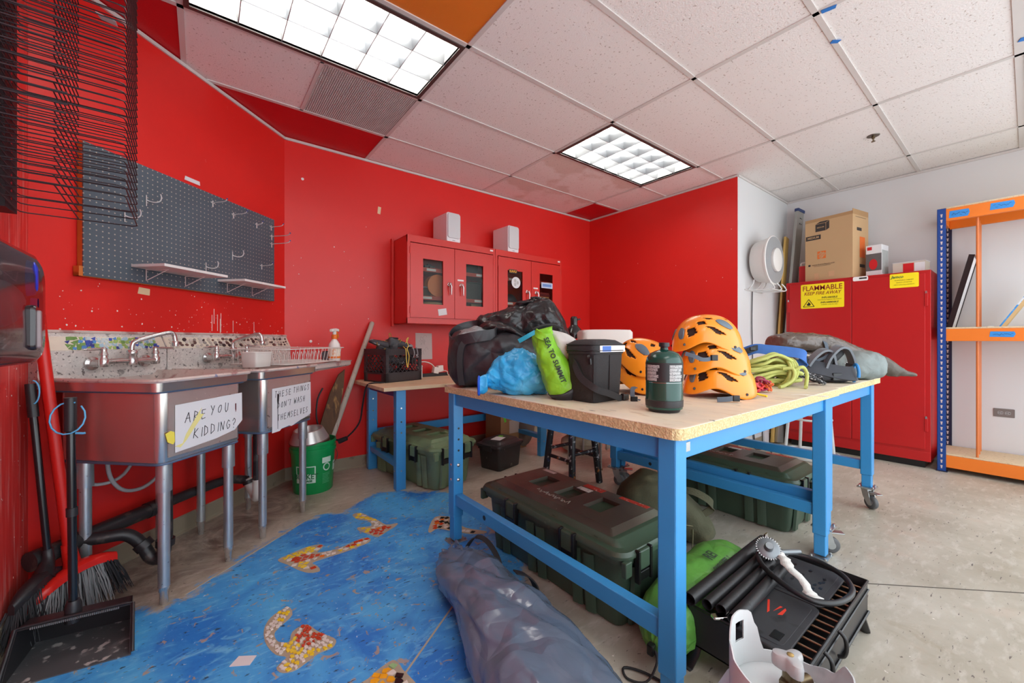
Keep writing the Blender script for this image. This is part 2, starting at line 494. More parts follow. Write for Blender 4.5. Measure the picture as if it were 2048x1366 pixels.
def make_floor():
    xs = [XW-.05+.04*i for i in range(150)]; ys = [-1.2+.04*i for i in range(122)]
    nx = len(xs); ny = len(ys)
    vs = [(x, y, 0) for y in ys for x in xs]
    fs = [(j*nx+i, j*nx+i+1, (j+1)*nx+i+1, (j+1)*nx+i) for j in range(ny-1) for i in range(nx-1)]
    me = bpy.data.meshes.new('floor'); me.from_pydata(vs, [], fs)
    a = me.attributes.new('paint', 'FLOAT', 'POINT'); g = me.attributes.new('brown_tone', 'FLOAT', 'POINT')
    pv = []; gv = []
    for x, y, z in vs:
        d = (x-min(b[0] for b in BLUEP) > -.6 and x < 2 and y > .3)
        pv.append(sd_poly(x, y, BLUEP) if d else 1.0)
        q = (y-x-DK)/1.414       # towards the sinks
        u = max(0, 1-abs(q+.25)/.45) if x < .6 else 0  # dirt on the concrete under the sinks
        t = max(0, 1-max(abs(x-1.75)/.55, abs(y-1.0)/.7))*.9  # second browner zone, fading out from the middle of the near table
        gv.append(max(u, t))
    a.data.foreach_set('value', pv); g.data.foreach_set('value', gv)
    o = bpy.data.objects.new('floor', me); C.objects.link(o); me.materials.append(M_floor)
    return struct(o)
FLOOR = make_floor()
# saw-cut joints in the slab: shallow raised filler strips
M_joint = mat('joint filler', S(176, 168, 150), rough=.7, var=.15, vs=20)
M_jointd = mat('dark joint', S(92, 86, 78), rough=.8, var=.15, vs=20)
mb = MB(); mb.bar((.12, .98, .0004), (.88, 1.50, .0004), .007, .0012); mb.build('slab_joint', M_joint, FLOOR)
mb = MB(); mb.bar((2.2, .62, .0004), (3.1, -.25, .0004), .006, .0012); mb.build('slab_joint', M_jointd, FLOOR)
mb = MB(); mb.bar((-.06, 2.235, .0006), (.56, 2.75, .0006), .012, .002); mb.build('slab_joint', M_joint, FLOOR)

# mosaic animals set in the blue floor: bed > single tiles
M_grout = mat('mosaic grout', S(172, 160, 140), rough=.8, var=.15, vs=30, bump=.2, bs=150)
TC = {k: mat('mosaic tile '+k, c, rough=.2, var=.08, vs=40) for k, c in dict(white=S(226, 222, 214), yellow=S(236, 206, 50), red=S(196, 66, 34), orange=S(228, 120, 34), black=S(34, 34, 38), green=S(150, 196, 140), amber=S(238, 172, 40)).items()}
def tilemesh(k, i):
    key = f'mosaic_tile_{k}_{i}'
    if key in bpy.data.meshes: return bpy.data.meshes[key]
    q = random.Random(i*7+len(k))
    n = q.choice((3, 4, 4, 4, 5))
    poly = [(math.cos(2*PI*(j+q.uniform(-.2, .2))/n+.6)*q.uniform(.85, 1.15), .72*math.sin(2*PI*(j+q.uniform(-.2, .2))/n+.6)*q.uniform(.85, 1.15)) for j in range(n)]
    b = MB(); b.prism([(x*.5, y*.5) for x, y in poly], 0, .004)
    me = bpy.data.meshes.new(key); me.from_pydata([tuple(v) for v in b.v], [], b.f); me.materials.append(TC[k])
    return me
def mosaic(poly, pitch, colour, single, label=None):
    bed = MB()
    cx = sum(p[0] for p in poly)/len(poly); cy = sum(p[1] for p in poly)/len(poly)
    sm = catmull([(p[0], p[1], 0) for p in poly], 3, True)
    q = random.Random(int(cx*1000))
    ring = []
    bed.add([(p.x, p.y, .0012) for p in sm]+[(p.x, p.y, -.001) for p in sm], [tuple(range(len(sm)))]+[(i, (i+1) % len(sm), len(sm)+(i+1) % len(sm), len(sm)+i) for i in range(len(sm))])
    bo = bed.build('mosaic_bed', M_grout, FLOOR)
    xs = [p.x for p in sm]; ys = [p.y for p in sm]
    pl = [(p.x, p.y) for p in sm]
    joined = {}
    y = min(ys); row = 0
    ang = q.uniform(0, 3)
    while y < max(ys):
        x = min(xs)+(row % 2)*pitch*.5
        while x < max(xs):
            px, py = x+q.uniform(-.16, .16)*pitch, y+q.uniform(-.14, .14)*pitch
            if sd_poly(px, py, pl) < -pitch*.42:
                k = colour((px-min(xs))/(max(xs)-min(xs)), (py-min(ys))/(max(ys)-min(ys)), q)
                rz = ang+noise.noise(V((px*6, py*6, 0)))*2+q.uniform(-.3, .3)
                sc = pitch*q.uniform(.95, 1.12)
                if single:
                    o = bpy.data.objects.new('mosaic_tile', tilemesh(k, q.randrange(7)))
                    C.objects.link(o); o.parent = bo; o.location = (px, py, .001); o.rotation_euler = (0, 0, rz); o.scale = (sc, sc, 1)
                else:
                    b = joined.setdefault(k, MB())
                    n = q.choice((3, 4, 4))
                    b.prism([(px+math.cos(rz+2*PI*j/n)*sc*.48, py+math.sin(rz+2*PI*j/n)*sc*.4) for j in range(n)], 0.001, .004)
            x += pitch
        y += pitch*.74; row += 1
    for k, b in joined.items():
        stuff(b.build('mosaic_chips', TC[k], bo))
    return bo
def fl(u, v):      # a point of the floor seen at picture position (u, v)
    th = R(52.2295); r = (u-1024)/801.7; d = 1.10*801.7/(v-680.2)
    return (d*(math.cos(th)+r*math.sin(th)), d*(math.sin(th)-r*math.cos(th)))
def z5(*pts): return [fl(480+x/2.5, 820+y/2.5) for x, y in pts]
def c_flame(u, v, q):
    t = noise.noise(V((u*4, v*4, 2)))
    return 'red' if t > .12 else 'yellow' if t < -.12 else q.choice(('white', 'white', 'orange' if t > 0 else 'yellow'))
mosaic(z5((240, 985), (262, 1025), (205, 1080), (172, 1120), (192, 1160), (245, 1160), (262, 1110), (330, 1072), (385, 1105), (430, 1125), (480, 1150), (462, 1190), (400, 1215), (350, 1250), (282, 1300), (215, 1316), (182, 1290), (232, 1238), (180, 1225), (135, 1180), (118, 1120), (132, 1068), (170, 1025)), .019,
       lambda u, v, q: 'red' if abs(u-.66) < .2 and q.random() < .75 and v > .25 else 'yellow' if (.25 < u < .5 or v < .18) and q.random() < .55 else 'white', True)
mosaic(z5((652, 645), (618, 640), (560, 662), (500, 690), (430, 708), (385, 712), (414, 686), (402, 672), (340, 684), (280, 708), (210, 738), (190, 755), (240, 775), (290, 800), (345, 815), (400, 806), (386, 780), (362, 765), (425, 742), (520, 712), (600, 682), (645, 662)), .03, c_flame, False)
mosaic(z5((562, 525), (600, 514), (645, 532), (690, 552), (732, 574), (788, 566), (775, 584), (735, 608), (690, 636), (655, 626), (595, 604), (590, 588), (652, 582), (655, 568), (635, 553), (588, 548)), .034, c_flame, False)
mosaic(z5((975, 536), (1050, 535), (1085, 560), (1130, 590), (1228, 606), (1220, 618), (1150, 620), (1062, 606), (990, 594), (952, 614), (942, 598)), .034,
       lambda u, v, q: q.choice(('orange', 'black', 'black', 'white')) if u > .4 else q.choice(('orange', 'red', 'black', 'white')), False)
mosaic(z5((762, 1252), (795, 1270), (815, 1300), (845, 1330), (900, 1400), (870, 1480), (600, 1480), (560, 1400), (640, 1345), (690, 1300)), .03,
       lambda u, v, q: 'green' if v > .86 else 'amber' if .3 < u < .72 else 'black' if q.random() < .8 else 'white', True)

# ---------------------------------------------------------------- baseboards
def baseboard(name, a, b, inn, h=.1):
    a = V((*a, 0)); b = V((*b, 0)); o = V((*inn, 0)).normalized()
    mb = MB(); t = .006
    prof = [(0, 0), (.016, 0), (.008, .008), (t, .02), (t, h-.006), (.002, h), (0, h)]
    rg = [[p+o*x+V((0, 0, z)) for x, z in prof] for p in (a, b)]
    mb.rings(rg)
    return struct(mb.build(name, M_base, None))
baseboard('baseboard_left', (XW, YN), P_wl, (1, 0))
baseboard('baseboard_corner', P_wl, P_wb, (1, -1))
baseboard('baseboard_back', P_wb, (XR, YB), (0, -1))
baseboard('baseboard_right', (XR, YB), (XR, YR), (-1, 0))
baseboard('baseboard_return', (XR, YR), (XF, YR), (0, -1))

# ---------------------------------------------------------------- ceiling: slab > tiles, grid bars, wall angle
CEIL = struct(MB().box(XW-.1, XF+.1, YN-.1, YB+.1, CE+.2, CE+.25).build('ceiling', M_rearw))
GX = [XW, -.08, 1.14, 2.362, 3.59, 4.80, XF]
GY = [YN, -.585, .026, .636, 1.246, 1.856, 2.466, 3.076, YB]
LIGHTS = {(1, 5): 'A', (3, 5): 'B', (4, 1): 'C', (1, 1): 'D'}
def clip_diag(poly, k=DK):
    out = []
    for i in range(len(poly)):
        a, b = poly[i], poly[(i+1) % len(poly)]
        fa, fb = k-(a[1]-a[0]), k-(b[1]-b[0])
        if fa >= 0: out.append(a)
        if (fa > 0) != (fb > 0) and abs(fa-fb) > 1e-9:
            t = fa/(fa-fb); out.append((a[0]+t*(b[0]-a[0]), a[1]+t*(b[1]-a[1])))
    return out
def tile(poly, m):
    poly = clip_diag(poly)
    if len(poly) < 3: return
    cx = sum(p[0] for p in poly)/len(poly); cy = sum(p[1] for p in poly)/len(poly)
    o = MB().prism([(p[0]-cx, p[1]-cy) for p in poly], CE+.006, CE+.022).build('ceiling_tile', m, CEIL)
    o.location = (cx, cy, 0)
for i in range(len(GX)-1):
    for j in range(len(GY)-1):
        x0, x1, y0, y1 = GX[i]+.008, GX[i+1]-.008, GY[j]+.008, GY[j+1]-.008
        if (i, j) in LIGHTS: continue
        if x0 > XR-.1 and y0 > YR-.02: continue
        m = M_tile
        if j == 7 and i <= 1 or (i == 0 and j == 6) or (i == 4 and j == 7): m = M_tred
        if (i, j) == (1, 4): m = M_tor
        if (i, j) in ((3, 6), (3, 7)): m = M_tiles
        if (i, j) == (1, 6):
            tile([(x0, y0), (.535, y0), (.535, y1), (x0, y1)], m); continue
        if i >= 4 and y1 > YR:
            if y0 < YR: tile([(x0, y0), (x1, y0), (x1, YR), (x0, YR)], m)
            if x0 < XR and (y1 > YR): tile([(x0, max(y0, YR)), (XR, max(y0, YR)), (XR, y1), (x0, y1)], m)
            continue
        tile([(x0, y0), (x1, y0), (x1, y1), (x0, y1)], m)
def gbar(a, b, wd):
    MB().bar((a[0], a[1], CE+.008), (b[0], b[1], CE+.008), wd, .016).build('grid_bar', M_grid, CEIL)
for x in GX[1:-1]:
    y1 = min(YB, x+DK) if x < XR else YR
    gbar((x, YN), (x, y1), .026)
for k, y in enumerate(GY[1:-1]):
    x0 = max(XW, y-DK); x1 = XF if y < YR else XR
    gbar((x0, y), (x1, y), .026 if k != 1 else .05)
gbar((.545, 2.466), (.545, 3.076), .02)
def trim(k, a, b, o, m=M_grid):
    a = V((*a, CE-.009)); b = V((*b, CE-.009)); o = V((*o, 0)).normalized()*.012
    struct(MB().bar(a+o*.5, b+o*.5, .010, .019).build('trim_%d' % k, m))
trim(1, (XW, YN), P_wl, (1, 0)); trim(2, P_wl, P_wb, (1, -1)); trim(3, P_wb, (XR, YB), (0, -1)); trim(4, (XR, YB), (XR, YR), (-1, 0)); trim(5, (XR, YR), (XF, YR), (0, -1)); trim(6, (XF, YR), (XF, YN), (-1, 0))

# ---------------------------------------------------------------- troffers
M_tfr = mat('dark fixture frame', S(70, 58, 56), rough=.4, var=.1)
M_louv = mat('satin louvre', S(150, 154, 158), rough=.35, metal=.6, var=.02)
M_refl = mat('white reflector', S(235, 235, 232), rough=.5, var=.02)
M_lamp = mat('fluorescent tube', (1.0, .97, .93), rough=.5, var=0, emis=LAMP)
def troffer(i, j, label):
    x0, x1, y0, y1 = GX[i]+.012, GX[i+1]-.012, GY[j]+.012, GY[j+1]-.012
    cx, cy = (x0+x1)/2, (y0+y1)/2
    t = thing('ceiling_light', label, 'ceiling light', (cx, cy, CE), 0, 'recessed louvred ceiling lights')
    hx, hy = (x1-x0)/2, (y1-y0)/2
    f = MB(); e = .022
    for a, b, c, d in ((-hx, hx, -hy, -hy+e), (-hx, hx, hy-e, hy), (-hx, -hx+e, -hy+e, hy-e), (hx-e, hx, -hy+e, hy-e)):
        f.box(a, b, c, d, -.006, .012)
    f.build('frame', M_tfr, t)
    h = MB(); hx -= e; hy -= e
    h.box(-hx-.004, hx+.004, -hy-.004, hy+.004, .13, .14)
    h.box(-hx-.004, -hx, -hy, hy, .0, .13); h.box(hx, hx+.004, -hy, hy, .0, .13)
    h.box(-hx, hx, -hy-.004, -hy, .0, .13); h.box(-hx, hx, hy, hy+.004, .0, .13)
    h.build('housing', M_refl, t)
    for k in range(3):
        yy = -hy+2*hy*(k+.5)/3
        MB().cyl((-hx+.03, yy, .1), (hx-.03, yy, .1), .016, n=10).build('lamp_tube', M_lamp, t, smooth=60)
    def blade(ax, p):
        b = MB(); w = .004
        prof = [(-w*.5, 0), (w*.5, 0), (.011, .062), (-.011, .062)]
        if ax == 'x': b.rings([[V((s, p+a, z+.002)) for a, z in prof] for s in (-hx, hx)])
        else: b.rings([[V((p+a, s, z+.002)) for a, z in prof] for s in (-hy, hy)])
        b.build('louvre_blade', M_louv, t)
    for k in (1, 2): blade('x', -hy+2*hy*k/3)
    for k in range(1, 6): blade('y', -hx+2*hx*k/6)
    return t
troffer(1, 5, 'large louvred ceiling light beside the gray vent and the orange tile')
troffer(3, 5, 'louvred ceiling light above the back table, beside the water-stained tile')
troffer(4, 1, 'louvred ceiling light at the right picture edge, only its dark frame in view')
troffer(1, 1, 'louvred ceiling light over the camera, outside the picture')

# vent
M_vent = mat('gray vent core', S(206, 198, 194), rough=.6, var=.06, vs=9)
t = thing('ceiling_vent', 'square gray egg-crate return air vent in the ceiling', 'vent', (.8425, 2.771, CE))
MB().box(-.285, .285, -.29, .29, .03, .034).build('backing', mat('vent shadow', S(140, 130, 126), rough=.9), t)
b = MB()
for k in range(49): b.box(-.285, .285, -.29+.58*k/48-.0028, -.29+.58*k/48+.0028, .004, .02)
for k in range(49): b.box(-.285+.57*k/48-.0028, -.285+.57*k/48+.0028, -.29, .29, .004, .02)
stuff(b.build('egg_crate_core', M_vent, t))
# sprinkler
M_brass = mat('dull brass', S(120, 104, 80), rough=.35, metal=.9, var=.1)
t = thing('fire_sprinkler', 'small pendent fire sprinkler head hanging from a white ceiling tile', 'sprinkler', (4.13, .743, CE+.004))
MB().lathe([(.0, -.002), (.038, -.002), (.04, .002), (0, .002)], 20).build('escutcheon', mat('sprinkler plate', S(120, 112, 104), rough=.3, metal=.8), t, smooth=40)
b = MB(); b.cyl((0, 0, 0), (0, 0, -.02), .011); b.tube([(-.011, 0, -.018), (-.014, 0, -.03), (0, 0, -.042)], .0035); b.tube([(.011, 0, -.018), (.014, 0, -.03), (0, 0, -.042)], .0035)
b.build('body', M_brass, t, smooth=40)
b = MB()
b.cyl((0, 0, -.042), (0, 0, -.0445), .013)
b.build('deflector', M_brass, t)
# blue tape scraps stuck on the ceiling grid
M_tape = mat('blue masking tape', S(36, 116, 196), rough=.6, var=.1, vs=60)
def scrap(x, y, rz, w, h, label):
    o = MB().prism([(-w, -h), (w*.7, -h*.9), (w, h*.8), (-w*.8, h)], -.0035, -.002).build('tape_scrap', M_tape)
    o.location = (x, y, CE); o.rotation_euler = (0, 0, rz)
    return tag(o, label, 'tape', 'blue tape scraps on the ceiling')
scrap(2.37, .588, .3, .014, .03, 'torn blue tape scrap on the ceiling grid at the top edge of the picture')
scrap(2.655, .63, .9, .014, .022, 'small blue tape scrap on the ceiling grid between two white tiles')
scrap(3.42, .008, .5, .02, .03, 'round blue tape scrap on the ceiling grid at the right picture edge')
# ================================================================ the sink corner (frame: s along the cut-off wall, y into the wall, z up)
ORG = V((XW, XW+DK, 0)); A45 = PI/4
def dw(s, y, z=0):
    return ORG+V(((s-y)/math.sqrt(2), (s+y)/math.sqrt(2), z))
def dthing(name, label, cat, s, y, z=0, group=None):
    t = thing(name, label, cat, dw(s, y, z), A45, group)
    return t, (lambda: MB(Matrix.Translation((-s, -y, -z))))
def catm2(*p, n=5): return catmull(p, n)

M_steel = mat('paint-spattered stainless steel', S(214, 208, 202), rough=.34, metal=.7, var=.12, vs=9, bump=.05, bs=120,
              layers=[(S(236, 230, 220), 60, .68, .015, 'noise', .8), (S(92, 70, 66), 42, .69, .02, 'noise', .7), (S(150, 40, 40), 30, .74, .02, 'noise', .7), (S(60, 110, 190), 26, .77, .01, 'noise', .8), (S(226, 206, 60), 21, .79, .01, 'noise', .8)])
M_steelc = mat('smooth stainless sink side', S(222, 216, 210), rough=.26, metal=.9, var=.1, vs=7,
               layers=[(S(220, 205, 195), 60, .77, .01, 'noise', .7), (S(190, 170, 120), 24, .8, .01, 'noise', .7)])
M_splash = mat('crusted backsplash steel', S(216, 210, 204), rough=.45, metal=.1, var=.2, vs=14, bump=.2, bs=90,
               layers=[(S(232, 226, 220), 60, .56, .03, 'noise', .7), (S(84, 76, 74), 80, .62, .02, 'noise', .8), (S(40, 36, 36), 14, .66, .02, 'noise', .6), (S(66, 120, 200), 17, .76, .01, 'noise', .9), (S(150, 40, 44), 25, .75, .02, 'noise', .6)])
M_rim = mat('painted-over sink rim', S(214, 200, 192), rough=.45, metal=.2, var=.15, vs=20, bump=.2, bs=90,
            layers=[(S(150, 44, 44), 16, .6, .05, 'noise', .6), (S(70, 60, 60), 40, .68, .02, 'noise', .7), (S(70, 110, 170), 22, .72, .02, 'noise', .7)])
M_weld = mat('blue-gray painted seam', S(92, 112, 140), rough=.5, metal=.4, var=.2, vs=30)
M_chrome = mat('spotted chrome', S(206, 204, 202), rough=.2, metal=.8, var=.1, vs=40, layers=[(S(90, 70, 66), 90, .66, .03, 'noise', .7)])
M_galv = mat('galvanised tube leg', S(190, 194, 196), rough=.3, metal=.75, var=.15, vs=16, layers=[(S(120, 170, 215), 20, .72, .04, 'noise', .4), (S(88, 60, 60), 50, .7, .02, 'noise', .6)])
M_cream = mat('cream mosaic bed', S(226, 216, 198), rough=.6, var=.1, vs=20)
M_paper = mat('white paper', S(226, 226, 228), rough=.75, var=.03, vs=12)
M_ink = mat('black marker ink', S(34, 32, 36), rough=.6, var=.1)
M_yel = mat('yellow paint smear', S(240, 224, 90), rough=.5, var=.1)
GL = [mat('mosaic glass %d' % i, c, rough=.12, var=.08, vs=30) for i, c in enumerate((S(120, 160, 90), S(176, 208, 226), S(70, 92, 180), S(92, 150, 214), S(206, 220, 222), S(160, 190, 110), S(60, 70, 140)))]
PB = [mat('mosaic pebble %d' % i, c, rough=.35, var=.1, vs=30) for i, c in enumerate((S(58, 52, 54), S(150, 146, 140), S(192, 184, 172), S(96, 74, 70), S(206, 200, 192)))]

def sink(k, b0, b1, r0, r1, sp0, sp1, label, board=None):
    sm = (b0+b1)/2
    t, F = dthing('utility_sink', label, 'sink', sm, -.31)
    zb, zt, y0, y1 = .59, .89, -.56, -.075
    # bowl: outside, up over the rim, down the inside
    rg = []
    def ring(off, z, r=.035, ex0=0, ex1=0): rg.append([V((a, b, z)) for a, b in rrect(b0-off-ex0, b1+off+ex1, y0-off, y1+off*.3, max(r+off, .006), 4)])
    ring(-.03, zb); ring(-.008, zb+.006); ring(0, zb+.022); ring(0, zt)
    ring(-.012, zt); ring(-.012, zb+.03); ring(-.05, zb+.012)
    bw = F(); bw.rings(rg); bw.build('bowl', M_steelc, t, smooth=40)
    # painted front skin of the bowl
    f = F(); f.box(b0+.03, b1-.03, y0-.0015, y0, zb+.03, zt-.004); f.build('front_panel', M_steel, t)
    # flange band and rolled rim
    rg = []
    def r2(off, z, i=0): rg.append([V((a, b, z)) for a, b in rrect(r0-off, r1+off, y0-.02-off, -.03, .03+off, 4)])
    r2(-.022, zt-.002); r2(-.004, zt+.004); r2(0, .93)
    rm = F(); rm.rings(rg, cap0=False, cap1=False); rm.build('flange', M_steelc, t, smooth=40)
    rg = []
    r2(0, .929); r2(.009, .930); r2(.013, .937); r2(.009, .945); r2(-.008, .945)
    rm = F(); rm.rings(rg, cap0=False, cap1=False)
    ins = [[V((a, b, z)) for a, b in rrect(r0-q+.008-.008, r1+q, y0-.02-q, -.03, .03, 4)] for q, z in ((-.008, .945),)]
    # inner lip down to the bowl
    o = [V((a, b, .945)) for a, b in rrect(r0+.008, r1-.008, y0-.012, -.03, .022, 4)]
    i2 = [V((a, b, zt)) for a, b in rrect(b0+.012, b1-.012, y0+.012, y1-.004, .03, 4)]
    rm.rings([o, i2], cap0=False, cap1=False)
    rm.build('rim', M_rim, t, smooth=40)
    s = F()
    p = [V((a, b, zt+.001)) for a, b in rrect(r0+.016, r1-.016, y0-.006, -.03, .03, 4)]
    s.tube(p, .0055, 6, closed=True); s.build('seam', M_weld, t, smooth=60)
    b = F()
    p = [V((a, b_, zb+.006)) for a, b_ in rrect(b0+.004, b1-.004, y0+.004, y1, .035, 4)]
    b.tube(p, .005, 6, closed=True); b.build('bottom_edge', M_weld, t, smooth=60)
    # backsplash
    prof = [(0, .90), (-.05, .90), (-.05, .935), (-.045, .95), (-.045, 1.052), (-.012, 1.118), (-.012, 1.14), (0, 1.142)]
    g = F(); g.rings([[V((s_, y, z)) for y, z in prof] for s_ in (sp0, sp1)]); g.build('backsplash', M_splash, t)
    e = F(); e.bar((sp0, -.008, 1.138), (sp1, -.008, 1.134), .016, .014); e.build('top_bead', M_rim, t, bevel=.004)
    # sloped mosaic band
    u = V((1, 0, 0)); sl = V((0, .033, .066)).normalized(); nrm = V((0, -.066, .033)).normalized(); L = .0738
    org = V((0, -.045, 1.052))
    q = random.Random(k*5)
    m0 = sp0+(.1 if k == 1 else .005)
    bd = F(); Mb = lambda a, c, h: org+u*a+sl*c+nrm*h
    bd.add([Mb(a, c, h) for h in (.0, .002) for a, c in ((sp0+.003, .003), (sp1-.003, .003), (sp1-.003, L-.004), (sp0+.003, L-.004))], [(0, 1, 2, 3), (4, 5, 6, 7), (0, 1, 5, 4), (1, 2, 6, 5), (2, 3, 7, 6), (3, 0, 4, 7)])
    bed = bd.build('mosaic_strip', M_cream, t)
    groups = {}
    def chip(c0, c1, rad, stretch, rot, n, mm, h):
        gb = groups.setdefault(mm.name, (mm, F()))[1]
        pts = []
        for j in range(n):
            a = 2*PI*j/n+q.uniform(-.15, .15)
            x, y = math.cos(a)*rad*stretch, math.sin(a)*rad
            x, y = x*math.cos(rot)-y*math.sin(rot), x*math.sin(rot)+y*math.cos(rot)
            cc = min(max(c1+y, .004), L-.005)
            pts.append((c0+x, cc))
        gb.add([Mb(x, y, .0015) for x, y in pts]+[Mb(x, y, h) for x, y in pts], [tuple(range(n, 2*n))]+[(i, (i+1) % n, n+(i+1) % n, n+i) for i in range(n)])
    if k == 1:
        a = m0+.012
        while a < sp1-.03:
            for c in (.012, .027, .043, .058):
                t_ = noise.noise(V((a*14, c*20, 1)))
                mm = GL[0 if a < m0+.05 else 2 if t_ < -.25 else 3 if t_ < -.02 else 5 if t_ < .12 else 1 if t_ < .3 else 4] if q.random() < .75 else q.choice(GL)
                chip(a+q.uniform(-.006, .006), c+q.uniform(-.003, .003), q.uniform(.008, .011), q.uniform(1.1, 1.7), q.uniform(.3, 1.1), q.choice((3, 4, 4)), mm, .0045)
            a += .017
    else:
        a = sp0+.03
        while a < sp1-.02:
            for c in (.017, .037, .056):
                chip(a+q.uniform(-.009, .009), c+q.uniform(-.005, .005), q.uniform(.006, .012), q.uniform(1.1, 1.6), q.uniform(-.5, .9), 9, q.choice(PB), .006)
            a += q.uniform(.026, .036)
    for mm, gb in groups.values():
        stuff(gb.build('glass_shards' if k == 1 else 'pebbles', mm, bed))
    # drainboard
    if board:
        d = F(); rg = []
        for off, z in ((-.012, .905), (0, .915), (0, .936), (.006, .945), (-.012, .944)):
            rg.append([V((a, b_, z+(0 if a < (b1+board)/2 else .004))) for a, b_ in rrect(r1-.02, board+off, y0-.02-off, -.03, .02, 3)])
        o2 = [V((a, b_, .931)) for a, b_ in rrect(r1-.02, board-.025, y0+.008, -.04, .015, 3)]
        rg.append(o2)
        d.rings(rg); d.build('drainboard', M_rim, t, smooth=30)
        d = F(); d.rings([[V((b1, y0, .895)), V((b1, -.06, .895)), V((b1, -.06, .912)), V((b1, y0, .912))], [V((board-.03, y0+.01, .906)), V((board-.03, -.06, .906)), V((board-.03, -.06, .912)), V((board-.03, y0+.01, .912))]])
        d.build('drainboard_apron', M_steel, t)
    # legs
    for s_ in (b0+.065, b1-.02):
        for y in (-.503, -.12):
            lg = F(); lg.cyl((s_, y, .07), (s_, y, zb), .0205, n=18)
            lo = lg.build('leg', M_galv, t, smooth=60)
            sl_ = F(); sl_.lathe([(.027, .47), (.0275, .475), (.0265, zb), (.02, zb)], 18, (s_, y, 0)); sl_.build('leg_socket', M_galv, lo, smooth=50)
            ft = F(); ft.lathe([(.013, 0), (.015, .004), (.016, .05), (.019, .055), (.0215, .075)], 16, (s_, y, 0)); ft.build('foot', M_chrome, lo, smooth=50)
    # faucet
    c = b0+(.255 if k == 1 else .29); w_ = .115
    fb = F()
    for sg in (-1, 1):
        fb.lathe([(0, 0), (.03, 0), (.03, .006), (.018, .012), (.014, .05)], 16, (c+sg*w_, -.05, .995), Matrix.Rotation(PI/2, 4, 'X'))
        fb.tube(catm2((c+sg*w_, -.08, .995), (c+sg*w_, -.11, .998), (c+sg*w_*.8, -.118, 1.003), (c, -.118, 1.003)), .012, 10)
        fb.lathe([(.016, -.02), (.019, -.012), (.019, .012), (.014, .02), (.014, .03), (.017, .032), (.012, .05)], 14, (c+sg*w_, -.112, 1.0))
    fb.lathe([(.02, -.02), (.022, 0), (.018, .025), (.021, .03), (.021, .045), (.016, .05)], 16, (c, -.118, 1.003))
    fo = fb.build('faucet', M_chrome, t, smooth=50)
    sw = (.17, -.05) if k == 1 else (.06, -.15)
    sp = F(); sp.tube(catm2((c, -.118, 1.04), (c, -.118, 1.075), (c+sw[0]*.12, -.118+sw[1]*.12, 1.098), (c+sw[0]*.75, -.118+sw[1]*.75, 1.135), (c+sw[0]*.95, -.118+sw[1]*.95, 1.13), (c+sw[0], -.118+sw[1], 1.08)), .0105, 12)
    e_ = V((c+sw[0], -.118+sw[1], 1.08)); sp.lathe([(.013, -.012), (.0145, 0), (.0145, .012), (.011, .016)], 12, e_)
    sp.build('spout', M_chrome, fo, smooth=60)
    for sg in (-1, 1):
        h = F(); x = c+sg*w_
        dr = V((-1, .1, 0)) if sg < 0 else V((.35, -.6, 0))
        dr.normalize()
        h.lathe([(.012, 1.05), (.012, 1.062), (.006, 1.068)], 12, (x, -.112, 0))
        h.tube([V((x, -.112, 1.06)), V((x, -.112, 1.06))+dr*.03, V((x, -.112, 1.058))+dr*.075], [.009, .011, .008], 8, flat=.6)
        h.build('handle', M_chrome, fo, smooth=60)
    return t
sink(1, .045, .455, .012, .49, .0, .533, 'left stainless sink with blue and green glass mosaic along its backsplash')
sink(2, .60, 1.03, .562, 1.05, .538, 1.52, 'right stainless sink with drainboard and pebble mosaic along its backsplash', board=1.475)

# signs on the sinks
def sign(label, poly, lines, s, z, extra=None, seed=1):
    t, F = dthing('paper_sign', label, 'sign', s, -.563, z)
    Mx = Matrix.Translation((0, -.0005, 0)) @ Matrix.Rotation(PI/2, 4, 'X')
    MB().prism([(a-s, b-z) for a, b in poly], 0, .0008, Mx).build('sheet', M_paper, t)
    Ml = Matrix.Translation((-s, -.0012, -z)) @ Matrix.Rotation(PI/2, 4, 'X')
    scrawl('lettering', lines, M_ink, t, Ml, .0026, seed)
    for nm, polys, mm in extra or []:
        b = MB(Ml)
        for p in polys: b.prism(p, .0004, .0012)
        b.build(nm, mm, t)
    return t
sign('white paper sign ARE YOU KIDDING? taped on the left sink', [(.102, .633), (.30, .645), (.405, .662), (.452, .70), (.450, .838), (.102, .83)],
     [('ARE', .145, .748, .042, 1.25), ('YOU', .268, .758, .042, 1.25), ('KIDDING?', .185, .672, .042, 1.1)], .28, .63,
     [('yellow_smear', [[(.10, .66), (.135, .665), (.15, .70), (.205, .775), (.225, .80), (.215, .775), (.235, .77), (.19, .72), (.15, .672), (.125, .65)]], mat('pale yellow smear', S(238, 228, 150), rough=.6, var=.08)),
      ('ink_drip', [[(.408, .79), (.414, .79), (.414, .76), (.411, .748), (.408, .765)]], mat('dark red drip', S(90, 24, 30), rough=.5))], 3)
sign("white paper sign THESE THINGS DON'T WASH THEMSELVES taped on the right sink", [(.66, .585), (.72, .585), (.735, .595), (.80, .60), (.82, .592), (.90, .612), (.96, .622), (1.003, .635), (1.0, .835), (.66, .83)],
     [('THESE', .68, .778, .034, 1.15), ('THINGS', .835, .785, .034, 1.15), ("DON'T", .70, .715, .034, 1.1), ('WASH', .84, .72, .034, 1.1), ('THEMSELVES', .70, .645, .034, 1.1)], .83, .585,
     [('ink_drip', [[(.70, .80), (.715, .79), (.712, .755), (.706, .73), (.705, .60), (.703, .60), (.702, .735), (.698, .76)]], M_ink)], 5)
